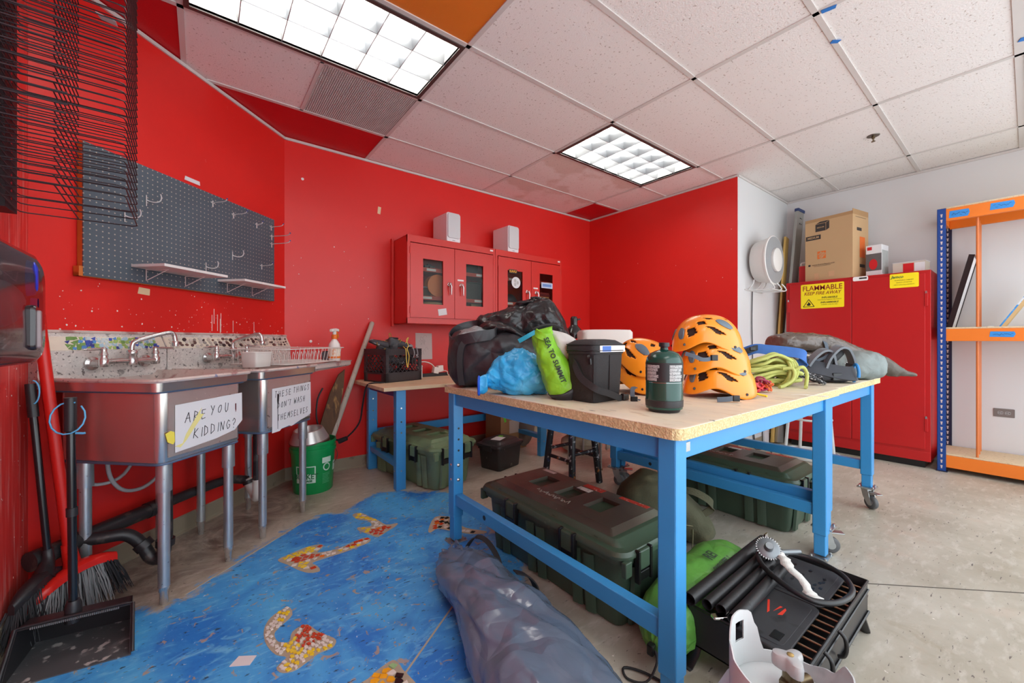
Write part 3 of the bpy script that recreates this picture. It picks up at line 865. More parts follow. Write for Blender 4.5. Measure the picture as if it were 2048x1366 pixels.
# yellow blob beside the sign
b = MB(Matrix.Translation((0, -.5625, 0)) @ Matrix.Rotation(PI/2, 4, 'X'))
o = b.prism([(-.022, .02), (0, .028), (.016, .02), (.018, -.02), (.01, -.03), (-.012, -.016)], 0, .002).build('paint_blob', M_yel)
o.location = dw(.083, 0, .70); o.rotation_euler = (0, 0, A45); tag(o, 'yellow dried paint blob on the left sink beside its sign', 'paint')

# drains
M_abs = mat('black drain pipe', S(44, 42, 44), rough=.4, var=.25, vs=12, layers=[(S(110, 100, 92), 18, .62, .06, 'noise', .5)])
M_pvc = mat('white plastic trap', S(226, 222, 214), rough=.35, var=.05, vs=10, layers=[(S(150, 130, 90), 20, .7, .04, 'noise', .5)])
t, F = dthing('drain_pipe', 'black drain pipe running low along the wall behind the sink legs', 'pipe', .4, -.09)
b = F(); b.tube(catm2((-.03, -.1, .235), (.12, -.1, .245), (.5, -.09, .245)), .034, 14); b.build('pipe', M_abs, t, smooth=60)
b = F(); b.tube(catm2((.44, -.09, .245), (.66, -.08, .24), (.80, -.09, .24), (.875, -.12, .238), (.91, -.2, .225)), .026, 14); b.build('pipe', M_abs, t, smooth=60)
for p in ((.42, -.09, .245), (-.03, -.1, .236)):
    b = F(); b.cyl((p[0]-.03, p[1], p[2]), (p[0]+.03, p[1], p[2]), .039, n=16); b.build('coupling', M_abs, t, smooth=50)
b = F(); b.tube(catm2((.10, -.1, .24), (.15, -.16, .235), (.20, -.21, .225), (.235, -.245, .17), (.25, -.28, .1), (.265, -.315, .1), (.272, -.33, .17), (.272, -.33, .4), (.272, -.33, .6)), .026, 14); b.build('trap', M_abs, t, smooth=60)
b = F(); b.cyl((.235, -.245, .175), (.243, -.262, .15), .036, n=16); b.cyl((.271, -.329, .15), (.272, -.33, .18), .036, n=16); b.build('trap_nut', M_abs, t, smooth=50)
b = F(); b.tube(catm2((.91, -.2, .235), (.91, -.215, .19), (.90, -.25, .15), (.87, -.29, .135), (.842, -.32, .17), (.838, -.325, .26)), .024, 14); b.build('trap', M_pvc, t, smooth=60)
b = F(); b.cyl((.838, -.325, .25), (.838, -.325, .58), .022, n=14); b.build('tailpiece', M_abs, t, smooth=60)
b = F(); b.cyl((.91, -.205, .225), (.91, -.213, .205), .034, n=16); b.build('trap_nut', M_abs, t, smooth=50)
M_hose = mat('gray supply hose', S(168, 166, 166), rough=.45, var=.08)
t, F = dthing('supply_hose', 'gray supply hose looping under the left sink', 'hose', .2, -.1, .36)
b = F(); b.tube(catm2((.06, -.1, .6), (.09, -.1, .52), (.16, -.11, .46), (.27, -.11, .47), (.37, -.1, .6)), .0075, 8); b.build('hose', M_hose, t, smooth=80)
b = F(); b.tube(catm2((.19, -.12, .6), (.205, -.12, .48), (.26, -.12, .40), (.35, -.12, .38), (.44, -.11, .42), (.5, -.09, .5)), .0085, 8); b.build('hose', M_hose, t, smooth=80)
b = F(); b.cyl((.27, -.2, .575), (.36, -.2, .575), .016, n=12); b.build('shutoff_valve', M_pvc, t, smooth=50)
b = F(); b.cyl((.36, -.2, .575), (.41, -.2, .575), .012, n=12); b.build('fitting', M_abs, t, smooth=50)
t, F = dthing('supply_hose', 'thin gray supply hose coiled under the gap between the two sinks', 'hose', .6, -.1, .5)
b = F(); b.tube(catm2((.42, -.12, .53), (.52, -.1, .5), (.6, -.1, .51), (.7, -.1, .56), (.74, -.1, .53), (.7, -.11, .49), (.62, -.1, .56)), .007, 8); b.build('hose', M_hose, t, smooth=80)

# dish rack, cup, spray bottle
M_wirew = mat('white coated wire', S(232, 230, 224), rough=.35, var=.03)
t, F = dthing('dish_rack', 'white wire dish rack standing on the sink drainboard', 'dish rack', 1.12, -.32, .948)
x0, x1, y0, y1, z0 = .83, 1.43, -.53, -.13, .952
b = F()
for z, e in ((.952, 0), (1.045, .02)):
    b.tube([V((a, c, z)) for a, c in rrect(x0-e, x1+e, y0-e, y1+e, .05, 4)], .0032, 6, closed=True)
b.build('hoop', M_wirew, t, smooth=80)
b = F()
for k in range(14):
    x = x0+.05+(x1-x0-.1)*k/13
    for y, e in ((y0, -.02), (y1, .02)): b.tube([(x, y, .952), (x, y+e, 1.045)], .0018, 5)
    b.tube([(x, y0, .952), (x, y1, .952)], .0018, 5)
for k in range(9):
    y = y0+.05+(y1-y0-.1)*k/8
    for x, e in ((x0, -.02), (x1, .02)): b.tube([(x, y, .952), (x+e, y, 1.045)], .0018, 5)
b.build('side_wire', M_wirew, t, smooth=80)
b = F()
for k in range(11):
    x = x0+.1+.04*k
    b.tube(catm2((x, -.4, .955), (x+.006, -.4, 1.0), (x+.014, -.4, 1.022), (x+.024, -.4, 1.0), (x+.03, -.4, .955), n=3), .0016, 5)
b.build('plate_prong', M_wirew, t, smooth=80)
t, F = dthing('utensil_cup', 'square white plastic utensil cup at the left end of the dish rack', 'cup', .745, -.40, .946)
b = F(); b.rings([[V((a, c, z)) for a, c in rrect(.745-w_, .745+w_, -.40-w_*.8, -.40+w_*.8, .012, 3)] for w_, z in ((.058, .946), (.064, 1.025), (.067, 1.026), (.067, 1.032), (.062, 1.032), (.055, .952))])
b.build('body', mat('white plastic cup', S(228, 226, 220), rough=.35, var=.04), t, smooth=40)
M_orange = mat('orange plastic', S(232, 122, 40), rough=.4, var=.05)
t, F = dthing('spray_bottle', 'white spray bottle with orange trigger on the drainboard edge', 'bottle', 1.375, -.50, .946)
o_ = V((1.375, -.50, .946))
b = F(); b.lathe([(0, 0), (.036, 0), (.04, .006), (.04, .1), (.037, .125), (.022, .15), (.015, .16), (.015, .17)], 24, o_); b.build('bottle', mat('white bottle plastic', S(232, 230, 226), rough=.3, var=.03), t, smooth=45)
b = F(); b.lathe([(.0405, .03), (.0408, .03), (.0408, .095), (.0405, .095)], 24, o_); bo = b.build('label', mat('spray label', S(236, 222, 205), rough=.5, var=.06, vs=60, layers=[(S(226, 140, 70), 45, .6, .03, 'noise', .7)]), t, smooth=60)
b = F(); b.lathe([(.0409, .022), (.0412, .022), (.0412, .036), (.0409, .036)], 24, o_); b.build('label_stripe', M_orange, bo, smooth=60)
b = F(); b.lathe([(.019, .162), (.02, .165), (.02, .188), (.014, .195)], 18, o_); b.build('collar', M_orange, t, smooth=40)
b = F(); b.rings([[o_+V((x, yy*w_, z+zz)) for yy, zz in ((-.5, -.5*.02), (.5, -.5*.02), (.5, .5*.02), (-.5, .5*.02))] for x, w_, z in ((-.045, .022, .222), (-.03, .028, .226), (.01, .026, .23), (.05, .018, .226))]); b.lathe([(.013, .19), (.013, .222)], 12, o_)
b.build('spray_head', mat('white spray head', S(230, 228, 224), rough=.35), t, bevel=.004)
b = F(); b.tube([o_+V(p) for p in ((.022, 0, .222), (.03, 0, .205), (.048, 0, .188), (.052, 0, .17))], [.007, .007, .006, .004], 8); b.cyl(o_+V((.048, 0, .226)), o_+V((.06, 0, .226)), .009, n=10)
b.build('trigger', M_orange, t, smooth=60)
# small gray box behind the spray bottle
t, F = dthing('soap_dispenser', 'small gray soap box behind the spray bottle', 'dispenser', 1.44, -.40, .946)
b = F(); b.box(1.42, 1.46, -.43, -.37, .946, 1.01); b.build('body', mat('gray plastic', S(96, 98, 104), rough=.5), t, bevel=.004)
b = F(); b.box(1.425, 1.455, -.425, -.375, 1.01, 1.018); b.build('cap', mat('dark gray plastic', S(60, 62, 66), rough=.5), t, bevel=.003)

# ---------------------------------------------------------------- pegboard
def peg_mat():
    m = bpy.data.materials.new('slate pegboard'); m.use_nodes = True
    N, L = m.node_tree.nodes, m.node_tree.links; b = N['Principled BSDF']
    tc = N.new('ShaderNodeTexCoord'); sx = N.new('ShaderNodeSeparateXYZ'); L.new(tc.outputs['Object'], sx.inputs[0])
    def f(o, *a):
        x = N.new('ShaderNodeMath'); x.operation = o
        for i, q in enumerate(a):
            if isinstance(q, (int, float)): x.inputs[i].default_value = q
            else: L.new(q, x.inputs[i])
        return x.outputs[0]
    px = f('SUBTRACT', f('FRACT', f('MULTIPLY', sx.outputs[0], 39.37)), .5); pz = f('SUBTRACT', f('FRACT', f('MULTIPLY', sx.outputs[2], 39.37)), .5)
    d = f('SQRT', f('ADD', f('MULTIPLY', px, px), f('MULTIPLY', pz, pz)))
    hole = f('LESS_THAN', d, .125)
    nz = N.new('ShaderNodeTexNoise'); nz.inputs['Scale'].default_value = 5; L.new(tc.outputs['Object'], nz.inputs['Vector'])
    m1 = N.new('ShaderNodeMix'); m1.data_type = 'RGBA'; L.new(nz.outputs['Fac'], m1.inputs[0]); m1.inputs[6].default_value = (*S(68, 80, 90), 1); m1.inputs[7].default_value = (*S(86, 100, 110), 1)
    m2 = N.new('ShaderNodeMix'); m2.data_type = 'RGBA'; L.new(hole, m2.inputs[0]); L.new(m1.outputs[2], m2.inputs[6]); m2.inputs[7].default_value = (*S(176, 166, 152), 1)
    L.new(m2.outputs[2], b.inputs['Base Color']); b.inputs['Roughness'].default_value = .42
    return m
t, F = dthing('pegboard', 'slate gray perforated pegboard on the red wall above the sinks', 'pegboard', .76, 0, 1.388)
b = F(); b.box(.163, 1.355, -.036, -.03, 1.388, 1.99); b.build('panel', peg_mat(), t)
M_fur = mat('orange wood furring', S(196, 106, 42), rough=.6, var=.15, vs=20)
for a in ((.150, .18, 1.39, 1.99), (1.335, 1.353, 1.39, 1.985)):
    b = F(); b.box(a[0] if a[0] > .2 else .163, a[1], -.03, -.004, a[2], a[3]); b.build('furring_strip', M_fur, t)
b = F(); b.box(.148, 1.355, -.03, -.004, 1.386, 1.402); b.build('furring_strip', M_fur, t)
b = F(); b.box(.148, .165, -.034, -.004, 1.386, 1.43); b.build('wood_block', M_fur, t)
M_hook = mat('zinc hook', S(214, 214, 214), rough=.3, metal=.35, var=.04)
def hook_str(s, z, L, label):
    t, F = dthing('peg_hook', label, 'hook', s, -.036, z, 'hooks on the pegboard')
    b = F(); b.tube(catm2((s, -.036, z), (s, -.05, z), (s, -.036-L*.85, z+.004), (s, -.036-L, z+.018), n=4), .0028, 8); b.build('peg', M_hook, t, smooth=80)
    b = F(); b.bar((s, -.04, z+.012), (s, -.04, z-.026), .008, .003, up=(0, 1, 0)); b.bar((s-.014, -.04, z), (s+.014, -.04, z), .003, .006); b.build('plate', M_hook, t)
    b = F(); b.cyl((s, -.036-L, z+.016), (s, -.036-L-.004, z+.022), .0042, n=8); b.build('tip', mat('blue hook tip', S(60, 80, 150), rough=.4), t, smooth=60)
def hook_j(s, z, label):
    t, F = dthing('peg_hook', label, 'hook', s, -.036, z, 'hooks on the pegboard')
    b = F(); b.tube(catm2((s-.016, -.04, z-.008), (s-.006, -.05, z-.014), (s+.006, -.07, z-.016), (s+.016, -.085, z-.006), (s+.016, -.092, z+.012), (s+.008, -.095, z+.026), n=5), .003, 8); b.build('curl', M_hook, t, smooth=80)
    b = F(); b.bar((s-.016, -.04, z+.016), (s-.016, -.04, z-.04), .004, .004, up=(0, 1, 0)); b.build('plate', M_hook, t)
hook_str(.825, 1.938, .1, 'straight hook near the top centre of the pegboard, below the white label')
hook_str(.98, 1.914, .1, 'straight hook at the top of the pegboard, second one from the white label')
hook_str(1.179, 1.906, .05, 'short straight hook near the top right of the pegboard')
hook_str(1.318, 1.928, .1, 'topmost hook on the right edge of the pegboard')
hook_str(1.323, 1.86, .15, 'upper of the two long hooks at the right edge of the pegboard')
hook_str(1.323, 1.805, .15, 'lower of the two long hooks at the right edge of the pegboard')
hook_str(1.225, 1.627, .09, 'straight hook at the lower right of the pegboard above the right shelf')
hook_j(.448, 1.827, 'curled hook at the upper left of the pegboard, just right of the drying rack')
hook_j(.346, 1.716, 'curled hook on the pegboard seen through the drying rack wires')
hook_j(.988, 1.657, 'curled hook in the middle right of the pegboard')
hook_j(.794, 1.548, 'curled hook right above the left pegboard shelf')
M_shelf = mat('white laminate shelf', S(226, 222, 220), rough=.4, var=.03)
def pshelf(s0, s1, z, label, cut):
    t, F = dthing('peg_shelf', label, 'shelf', (s0+s1)/2, -.036, z, 'white shelves on the pegboard')
    edges = [s0]+cut+[s1]
    for a, b_ in zip(edges, edges[1:]):
        b = F(); b.box(a+.0006, b_-.0006, -.226, -.037, z, z+.014); b.build('board', M_shelf, t, bevel=.0012, seg=1)
    for s in (s0+.07, s1-.09):
        b = F(); b.tube([(s, -.04, z-.003), (s, -.17, z-.003), (s, -.16, z-.008), (s, -.042, z-.058), (s, -.042, z+.004)], .0024, 6); b.build('bracket', mat('white bracket wire', S(215, 200, 198), rough=.4), t, smooth=50)
pshelf(.36, .735, 1.462, 'left white shelf on the pegboard', [.53, .66])
pshelf(.86, 1.225, 1.462, 'right white shelf on the pegboard', [1.0, 1.13])
# label strip and scrap of tape on the wall
def wlabel(name, s, z, w_, h, label, cat, m, rot=0):
    t = MB(Matrix.Rotation(PI/2, 4, 'X')).prism([(-w_, -h), (w_, -h*.9), (w_*.95, h), (-w_*.9, h*.92)], .0004, .0014).build(name, m)
    t.location = dw(s, 0, z); t.rotation_euler = (0, rot, A45)
    return tag(t, label, cat)
wlabel('label_strip', .728, 2.035, .05, .012, 'white label strip on the red wall just above the pegboard', 'label', M_paper)
wlabel('tape_scrap', .454, 1.353, .03, .018, 'torn beige tape scrap on the red wall below the pegboard', 'tape', mat('beige tape', S(226, 200, 160), rough=.6, var=.1, vs=60), .1)

# ---------------------------------------------------------------- wire drying rack on the left wall
M_wireb = mat('black coated wire', S(46, 42, 46), rough=.35, var=.2, vs=60, layers=[(S(170, 160, 160), 70, .74, .02, 'noise', .6)])
M_post = mat('black steel channel', S(30, 22, 26), rough=.45, var=.1)
t = thing('drying_rack', 'black wire art drying rack hanging on the left red wall', 'drying rack', (XW, 2.0, 1.5))
def FR(): return MB(Matrix.Translation((-XW, -2.0, -1.5)))
for y in (2.115, 1.62):
    b = FR(); b.box(-.548, -.51, y-.055, y+.055, 1.54, CE-.08); po = b.build('post', M_post, t)
    b = FR()
    for k in range(38): b.cyl((-.5105, y, 1.58+k*.0265), (-.5085, y, 1.58+k*.0265), .0045, n=8)
    stuff(b.build('post_holes', mat('red post hole', S(190, 30, 40), rough=.6), po))
b = FR(); b.box(XW+.003, -.548, 1.5, 2.14, 1.52, 1.60); b.build('backer_board', mat('red painted board', S(176, 22, 24), rough=.5, var=.08), t)
b = FR(); b.box(XW+.003, -.548, 1.5, 2.14, 2.4, 2.48); b.build('backer_board', MATS['red painted board'], t)
def tray(z, dy):
    b = FR(); r = .0021
    x0, x1, yn, yf = -.505, -.2, 1.42+dy, 2.165+dy*.3
    def P(x, y): return V((x, y, z+(yf-y)*.10))
    def rail(x): return [P(x, yn), P(x, yf-.03)]
    o = [P(x0, yn), P(x0, yf-.025), P(x0+.004, yf-.008), P(x0+.02, yf), P(x1-.015, yf), P(x1, yf-.012), P(x1, yf-.3), P(x1-.004, yf-.32), P(x1-.02, yf-.325)]
    b.tube(o, r, 6)
    b.tube([P(x1-.02, yf-.325), P(x0, yf-.325)], r, 6)
    b.tube([P(-.36, yf), P(-.36, yf-.325)], r, 6)
    for y in (yf-.16,): b.tube([P(x0, y), P(x1, y)], r*.85, 6)
    b.tube([P(x0, yn+.02), P(x1-.06, yn+.02)], r, 6)
    return b.build('tray', M_wireb, t, smooth=80)
for k in range(34): tray(1.549+k*.0285, rnd.uniform(-.008, .008))
o = MB().prism([(-.03, -.012), (.02, -.02), (.035, .01), (-.005, .022)], 0, .0012).build('paper_scrap', M_paper)
o.location = (-.27, 2.02, 2.247); o.rotation_euler = (.1, .05, .4); tag(o, 'white paper scrap caught in the upper trays of the drying rack', 'paper')

# ---------------------------------------------------------------- paper towel dispenser on the left wall
M_smoke = mat('smoky translucent plastic', S(58, 40, 44), rough=.14, var=.08, vs=5, alpha=.8, coat=.5)
M_dark = mat('dark brown plastic', S(44, 34, 38), rough=.25, var=.1, coat=.4)
t = thing('paper_towel_dispenser', 'dark smoky paper towel dispenser on the left red wall, splashed with blue paint', 'dispenser', (XW, 1.56, 1.04))
def FD(): return MB(Matrix.Translation((-XW, -1.56, -1.04)))
y0, y1, z0, z1 = 1.30, 1.80, 1.03, 1.352
def slab(x, g, r): return [V((x, a, c)) for a, c in rrect(y0+g, y1-g, z0+g*.6, z1-g, r, 6)]
b = FD(); b.rings([slab(XW+.001, 0, .03), slab(XW+.02, 0, .035), slab(XW+.028, .004, .035)]); b.build('back_plate', M_dark, t, smooth=50)
b = FD(); b.rings([slab(XW+.024, .003, .04), slab(XW+.1, .0, .05), slab(XW+.16, .004, .06), slab(XW+.184, .014, .065), slab(XW+.196, .036, .06), slab(XW+.201, .08, .05)]); b.build('cover', M_smoke, t, smooth=70)
b = FD(); b.rings([slab(XW+.098, -.004, .052), slab(XW+.108, -.004, .053), slab(XW+.108, .0, .05), slab(XW+.098, .0, .05)], closed=True); b.build('cover_band', M_dark, t, smooth=40)
b = FD(); b.cyl((XW+.1, y0+.08, 1.2), (XW+.1, y1-.08, 1.2), .07, n=20); b.build('paper_roll', M_paper, t, smooth=50)
b = FD()
b.rings([[V((XW+.20+x, 1.625+a, 1.135+c)) for a, c in rrect(-.016+g, .016-g, -.062+g, .058-g, .014-g*.6, 4)] for x, g in ((-.012, 0), (.006, 0), (.010, .003))]); b.build('lever_socket', M_dark, t, smooth=40)
b = FD(); b.rings([[V((XW+.209+x, 1.632+a, 1.13+c)) for a, c in rrect(-.008+g, .008-g, -.052+g, .05-g, .006-g*.5, 4)] for x, g in ((-.01, 0), (.004, 0), (.007, .002))]); b.build('lever', mat('worn lever', S(150, 128, 130), rough=.3, var=.2, vs=30), t, smooth=40)
M_blue = mat('blue paint splash', S(30, 60, 190), rough=.3, var=.2, vs=40)
b = FD(); b.rings([[V((XW+.195+x, 1.665+a*.8, 1.268+c)) for a, c in [(math.cos(2*PI*i/14)*w_, math.sin(2*PI*i/14)*h_) for i in range(14)]] for x, w_, h_ in ((-.012, .02, .05), (.002, .018, .046), (.008, .008, .03))]); b.build('paint_splash', M_blue, t, smooth=60)
b = FD(); b.rings([[V((XW+.2+x, 1.675+a, 1.20+c)) for a, c in [(math.cos(2*PI*i/10)*w_, math.sin(2*PI*i/10)*h_) for i in range(10)]] for x, w_, h_ in ((-.012, .008, .016), (.001, .007, .015))]); b.build('paint_splash', MATS['blue paint splash'], t, smooth=60)

# ---------------------------------------------------------------- brooms and dustpan in the corner
M_blk = mat('black plastic', S(38, 37, 40), rough=.38, var=.15, vs=12)
M_bpole = mat('black lacquered tube', S(22, 24, 28), rough=.2, var=.1, coat=.3)
M_redp = mat('red broom plastic', S(214, 34, 26), rough=.35, var=.05)
M_brg = mat('gray bristle', S(136, 138, 140), rough=.6, var=.25, vs=40)
M_brk = mat('dark bristle', S(38, 38, 42), rough=.6, var=.3, vs=40)
def broom(label, top, neck, headc, hdir, hl, m_head, m_pole, m_br, fan, grip=None, pr=.012, h0=.17, seed=1, tip=None):
    t = thing('broom', label, 'broom', (headc[0], headc[1], 0))
    T_ = Matrix.Translation((-headc[0], -headc[1], 0))
    n_, tp = V(neck), V(top)
    b = MB(T_); b.tube([n_, tp], pr, 12); b.build('handle', m_pole, t, smooth=60)
    d = V((*hdir, 0)).normalized(); nn = V((-d.y, d.x, 0)); c = V((headc[0], headc[1], h0))
    # arched head
    rg = []
    for i in range(13):
        u = -1+2*i/12
        arch = .05*(1-u*u)
        w_ = .024*(1-abs(u)**3*.6)
        p = c+d*u*hl+V((0, 0, arch+(tip or 0)*u))
        rg.append([p+nn*a*w_+V((0, 0, h*.018)) for a, h in ((-1, -1), (1, -1), (1.05, .4), (.5, 1), (-.5, 1), (-1.05, .4))])
    b = MB(T_); b.rings(rg); b.build('head', m_head, t, smooth=50)
    b = MB(T_); b.tube([c+V((0, 0, .04)), (c+V((0, 0, .04))+n_)/2, n_, n_+(tp-n_).normalized()*.04], [.035, .026, pr+.006, pr+.004], 12, flat=.8); b.build('socket', m_head, t, smooth=60)
    q = random.Random(seed); bs = {}
    for i in range(420):
        u = q.uniform(-1, 1); a = q.uniform(-1, 1)
        base = c+d*u*hl*.97+nn*a*.02+V((0, 0, .05*(1-u*u)-.012+(tip or 0)*u))
        u2 = u*fan+q.uniform(-.05, .05)
        end = V((c.x, c.y, 0))+d*u2*hl+nn*(a*.05+q.uniform(-.02, .02))+V((0, 0, .004+q.uniform(0, .02)+max(0, (tip or 0)*u)*.5))
        key = M_brk if (m_br is M_brk or u > .62 or q.random() < .12) else m_br
        mb = bs.setdefault(key.name, (key, MB(T_)))[1]
        midp = (base+end)/2+d*q.uniform(-.008, .008)
        mb.tube([base, midp, end], [.0018, .0017, .0010], 3, caps=False)
    for key, mb in bs.values(): stuff(mb.build('bristles', key, t))
    if grip:
        b = MB(T_); b.tube([tp-(tp-n_).normalized()*.13, tp], pr+.004, 12); b.build('grip', M_blk, t, smooth=60)
    return t
broom('red angle broom with gray bristles leaning in the corner beside the sink', (-.515, 2.372, 1.33), (-.425, 2.40, .23), (-.40, 2.33), (.72, .52), .135, M_redp, M_redp, M_brg, 1.35, pr=.0185, h0=.142, seed=4, tip=.03)
broom('black push-style broom with dark bristles leaning behind the red broom', (-.527, 2.383, .93), (-.475, 2.36, .24), (-.478, 2.30), (.35, .75), .12, M_blk, M_bpole, M_brk, 1.25, grip=1, pr=.0115, h0=.15, seed=9)
# dustpan
t = thing('dustpan', 'upright black lobby dustpan with long handle on the blue floor', 'dustpan', (-.33, 2.06, 0), R(-9))
wv = .155
def pan_ring(y, z0, z1, g=0, w_=wv): return [V((-w_+g, y, z0)), V((w_-g, y, z0)), V((w_-g*1.6, y+0, z1)), V((-w_+g*1.6, y, z1))]
b = MB()
O = [(-.11, 0, .005), (-.10, 0, .012)]
# side profile of the hood: floor, back wall, slanting front edge
side = [(-.115, 0), (.125, 0), (.12, .09), (.08, .115), (-.01, .128), (-.09, .038)]
for sx_ in (-wv, wv):
    b = MB(); b.add([V((sx_+e, y, z)) for e in (0, .004 if sx_ < 0 else -.004) for y, z in side], [tuple(range(6)), tuple(range(6, 12))]+[(i, (i+1) % 6, 6+(i+1) % 6, 6+i) for i in range(6)])
    b.build('side_wall', M_blk, t)
b = MB(); b.box(-wv, wv, -.115, .125, 0, .004); b.build('pan_floor', mat('scuffed black plastic', S(84, 86, 88), rough=.3, var=.2, vs=8, layers=[(S(206, 204, 200), 26, .62, .03, 'noise', .7), (S(120, 122, 122), 14, .62, .05, 'noise', .5)]), t)
b = MB()
for (ya, za), (yb, zb_) in (((.125, 0), (.12, .09)), ((.12, .09), (.08, .115)), ((.08, .115), (-.01, .128))):
    n_ = V((0, zb_-za, -(yb-ya))).normalized()*.004
    b.add([V((x, y, z))-V((0, n_.y, n_.z))*k for k in (0, 1) for x, y, z in ((-wv, ya, za), (wv, ya, za), (wv, yb, zb_), (-wv, yb, zb_))], [(0, 1, 2, 3), (4, 5, 6, 7), (0, 1, 5, 4), (1, 2, 6, 5), (2, 3, 7, 6), (3, 0, 4, 7)])
b.build('hood', M_blk, t)
b = MB()
b.tube([(-wv-.004, -.112, .01), (-wv-.004, -.09, .042), (-wv-.004, -.01, .13), (-wv+.02, -.006, .132), (wv-.02, -.006, .132), (wv+.004, -.01, .13), (wv+.004, -.09, .042), (wv+.004, -.112, .01)], .006, 8); b.build('front_lip', M_blk, t, smooth=60)
b = MB()
for k in range(46): b.box(-.12+.24*k/46, -.12+.24*(k+.55)/46, -.014, -.008, .121, .128)
stuff(b.build('comb_teeth', mat('gray comb', S(120, 122, 124), rough=.5), t))
b = MB(); b.lathe([(.022, .10), (.022, .16), (.017, .175)], 16, (-.034, .02, 0)); b.build('handle_socket', M_blk, t, smooth=50)
tilt = V((-.034, .02, .15)); topv = V((-.045, .03, .885))
b = MB(); b.tube([tilt, topv], .0125, 14); ho = b.build('handle', M_bpole, t, smooth=60)
b = MB(); b.tube([topv-V((0, 0, .11)), topv+V((0, 0, .01))], .017, 14); b.build('grip', M_blk, ho, smooth=60)
b = MB(); b.tube([tilt+(topv-tilt)*.44, tilt+(topv-tilt)*.48], .0155, 14); b.build('joint', M_blk, ho, smooth=60)
for ch in t.children:
    if ch.name.split('.')[0] in ('side_wall', 'pan_floor', 'hood', 'front_lip', 'comb_teeth'):
        for v in ch.data.vertices:
            k_ = max(0, (v.co.y+.115)/.24)
            v.co.x = v.co.x*(1-.14*k_)-.035*k_
M_zip = mat('blue zip tie', S(96, 180, 226), rough=.35, var=.05)
b = MB(); b.tube([topv+V((.045*math.cos(a), -.02+.012*math.sin(a), -.06+.055*math.sin(a))) for a in [R(70+k*24) for k in range(15)]], .0028, 6); b.tube([topv+V(p) for p in ((.02, -.02, -.115), (.04, -.02, -.118), (.045, -.02, -.117))], .004, 6); b.build('zip_tie', M_zip, t, smooth=80)
o = MB().tube([V((-.51+.028*math.cos(a)*.6, 2.355-.02, .90+.045*math.sin(a))) for a in [R(90-k*14) for k in range(13)]], .0026, 6).build('zip_tie', M_zip, None, smooth=80)
tag(o, 'blue zip tie hanging through the black broom handle in the corner', 'zip tie')

# paper scrap on the blue floor
p = fl(487, 1322)
o = MB().prism([(-.035, -.02), (.03, -.024), (.034, .018), (-.026, .024)], .0005, .0016).build('paper_scrap', M_paper)
o.location = (*p, 0); o.rotation_euler = (0, 0, -.5); tag(o, 'small white paper card lying on the blue painted floor', 'paper')
# ================================================================ back wall: cabinets, speakers, bench
M_cab = mat('red enamel steel', S(206, 46, 38), rough=.32, var=.05, vs=5, layers=[(S(230, 190, 180), 30, .82, .01, 'noise', .6)])
M_cabin = mat('cabinet inside', S(120, 40, 36), rough=.5, var=.08)
def glass_mat():
    m = bpy.data.materials.new('cabinet glass'); m.use_nodes = True
    N, L = m.node_tree.nodes, m.node_tree.links
    for n in list(N):
        if n.type != 'OUTPUT_MATERIAL': N.remove(n)
    out = [n for n in N if n.type == 'OUTPUT_MATERIAL'][0]
    tr = N.new('ShaderNodeBsdfTransparent'); gl = N.new('ShaderNodeBsdfGlossy'); mx = N.new('ShaderNodeMixShader'); fr = N.new('ShaderNodeFresnel')
    tr.inputs[0].default_value = (.8, .82, .8, 1); gl.inputs['Roughness'].default_value = .02; fr.inputs[0].default_value = 1.22
    L.new(fr.outputs[0], mx.inputs[0]); L.new(tr.outputs[0], mx.inputs[1]); L.new(gl.outputs[0], mx.inputs[2]); L.new(mx.outputs[0], out.inputs[0])
    return m
M_glass = glass_mat()
M_chr = mat('chrome handle', S(220, 220, 220), rough=.12, metal=1, var=.03)
M_lab = mat('white label', S(238, 236, 234), rough=.6, var=.02)
YF, YBK = 3.233, YB-.004
def plate(mb, x0, x1, z0, z1, y0, y1, hole=None):
    if not hole: mb.box(x0, x1, y0, y1, z0, z1); return
    a, b, c, d = hole
    mb.box(x0, a, y0, y1, z0, z1); mb.box(b, x1, y0, y1, z0, z1); mb.box(a, b, y0, y1, z0, c); mb.box(a, b, y0, y1, d, z1)
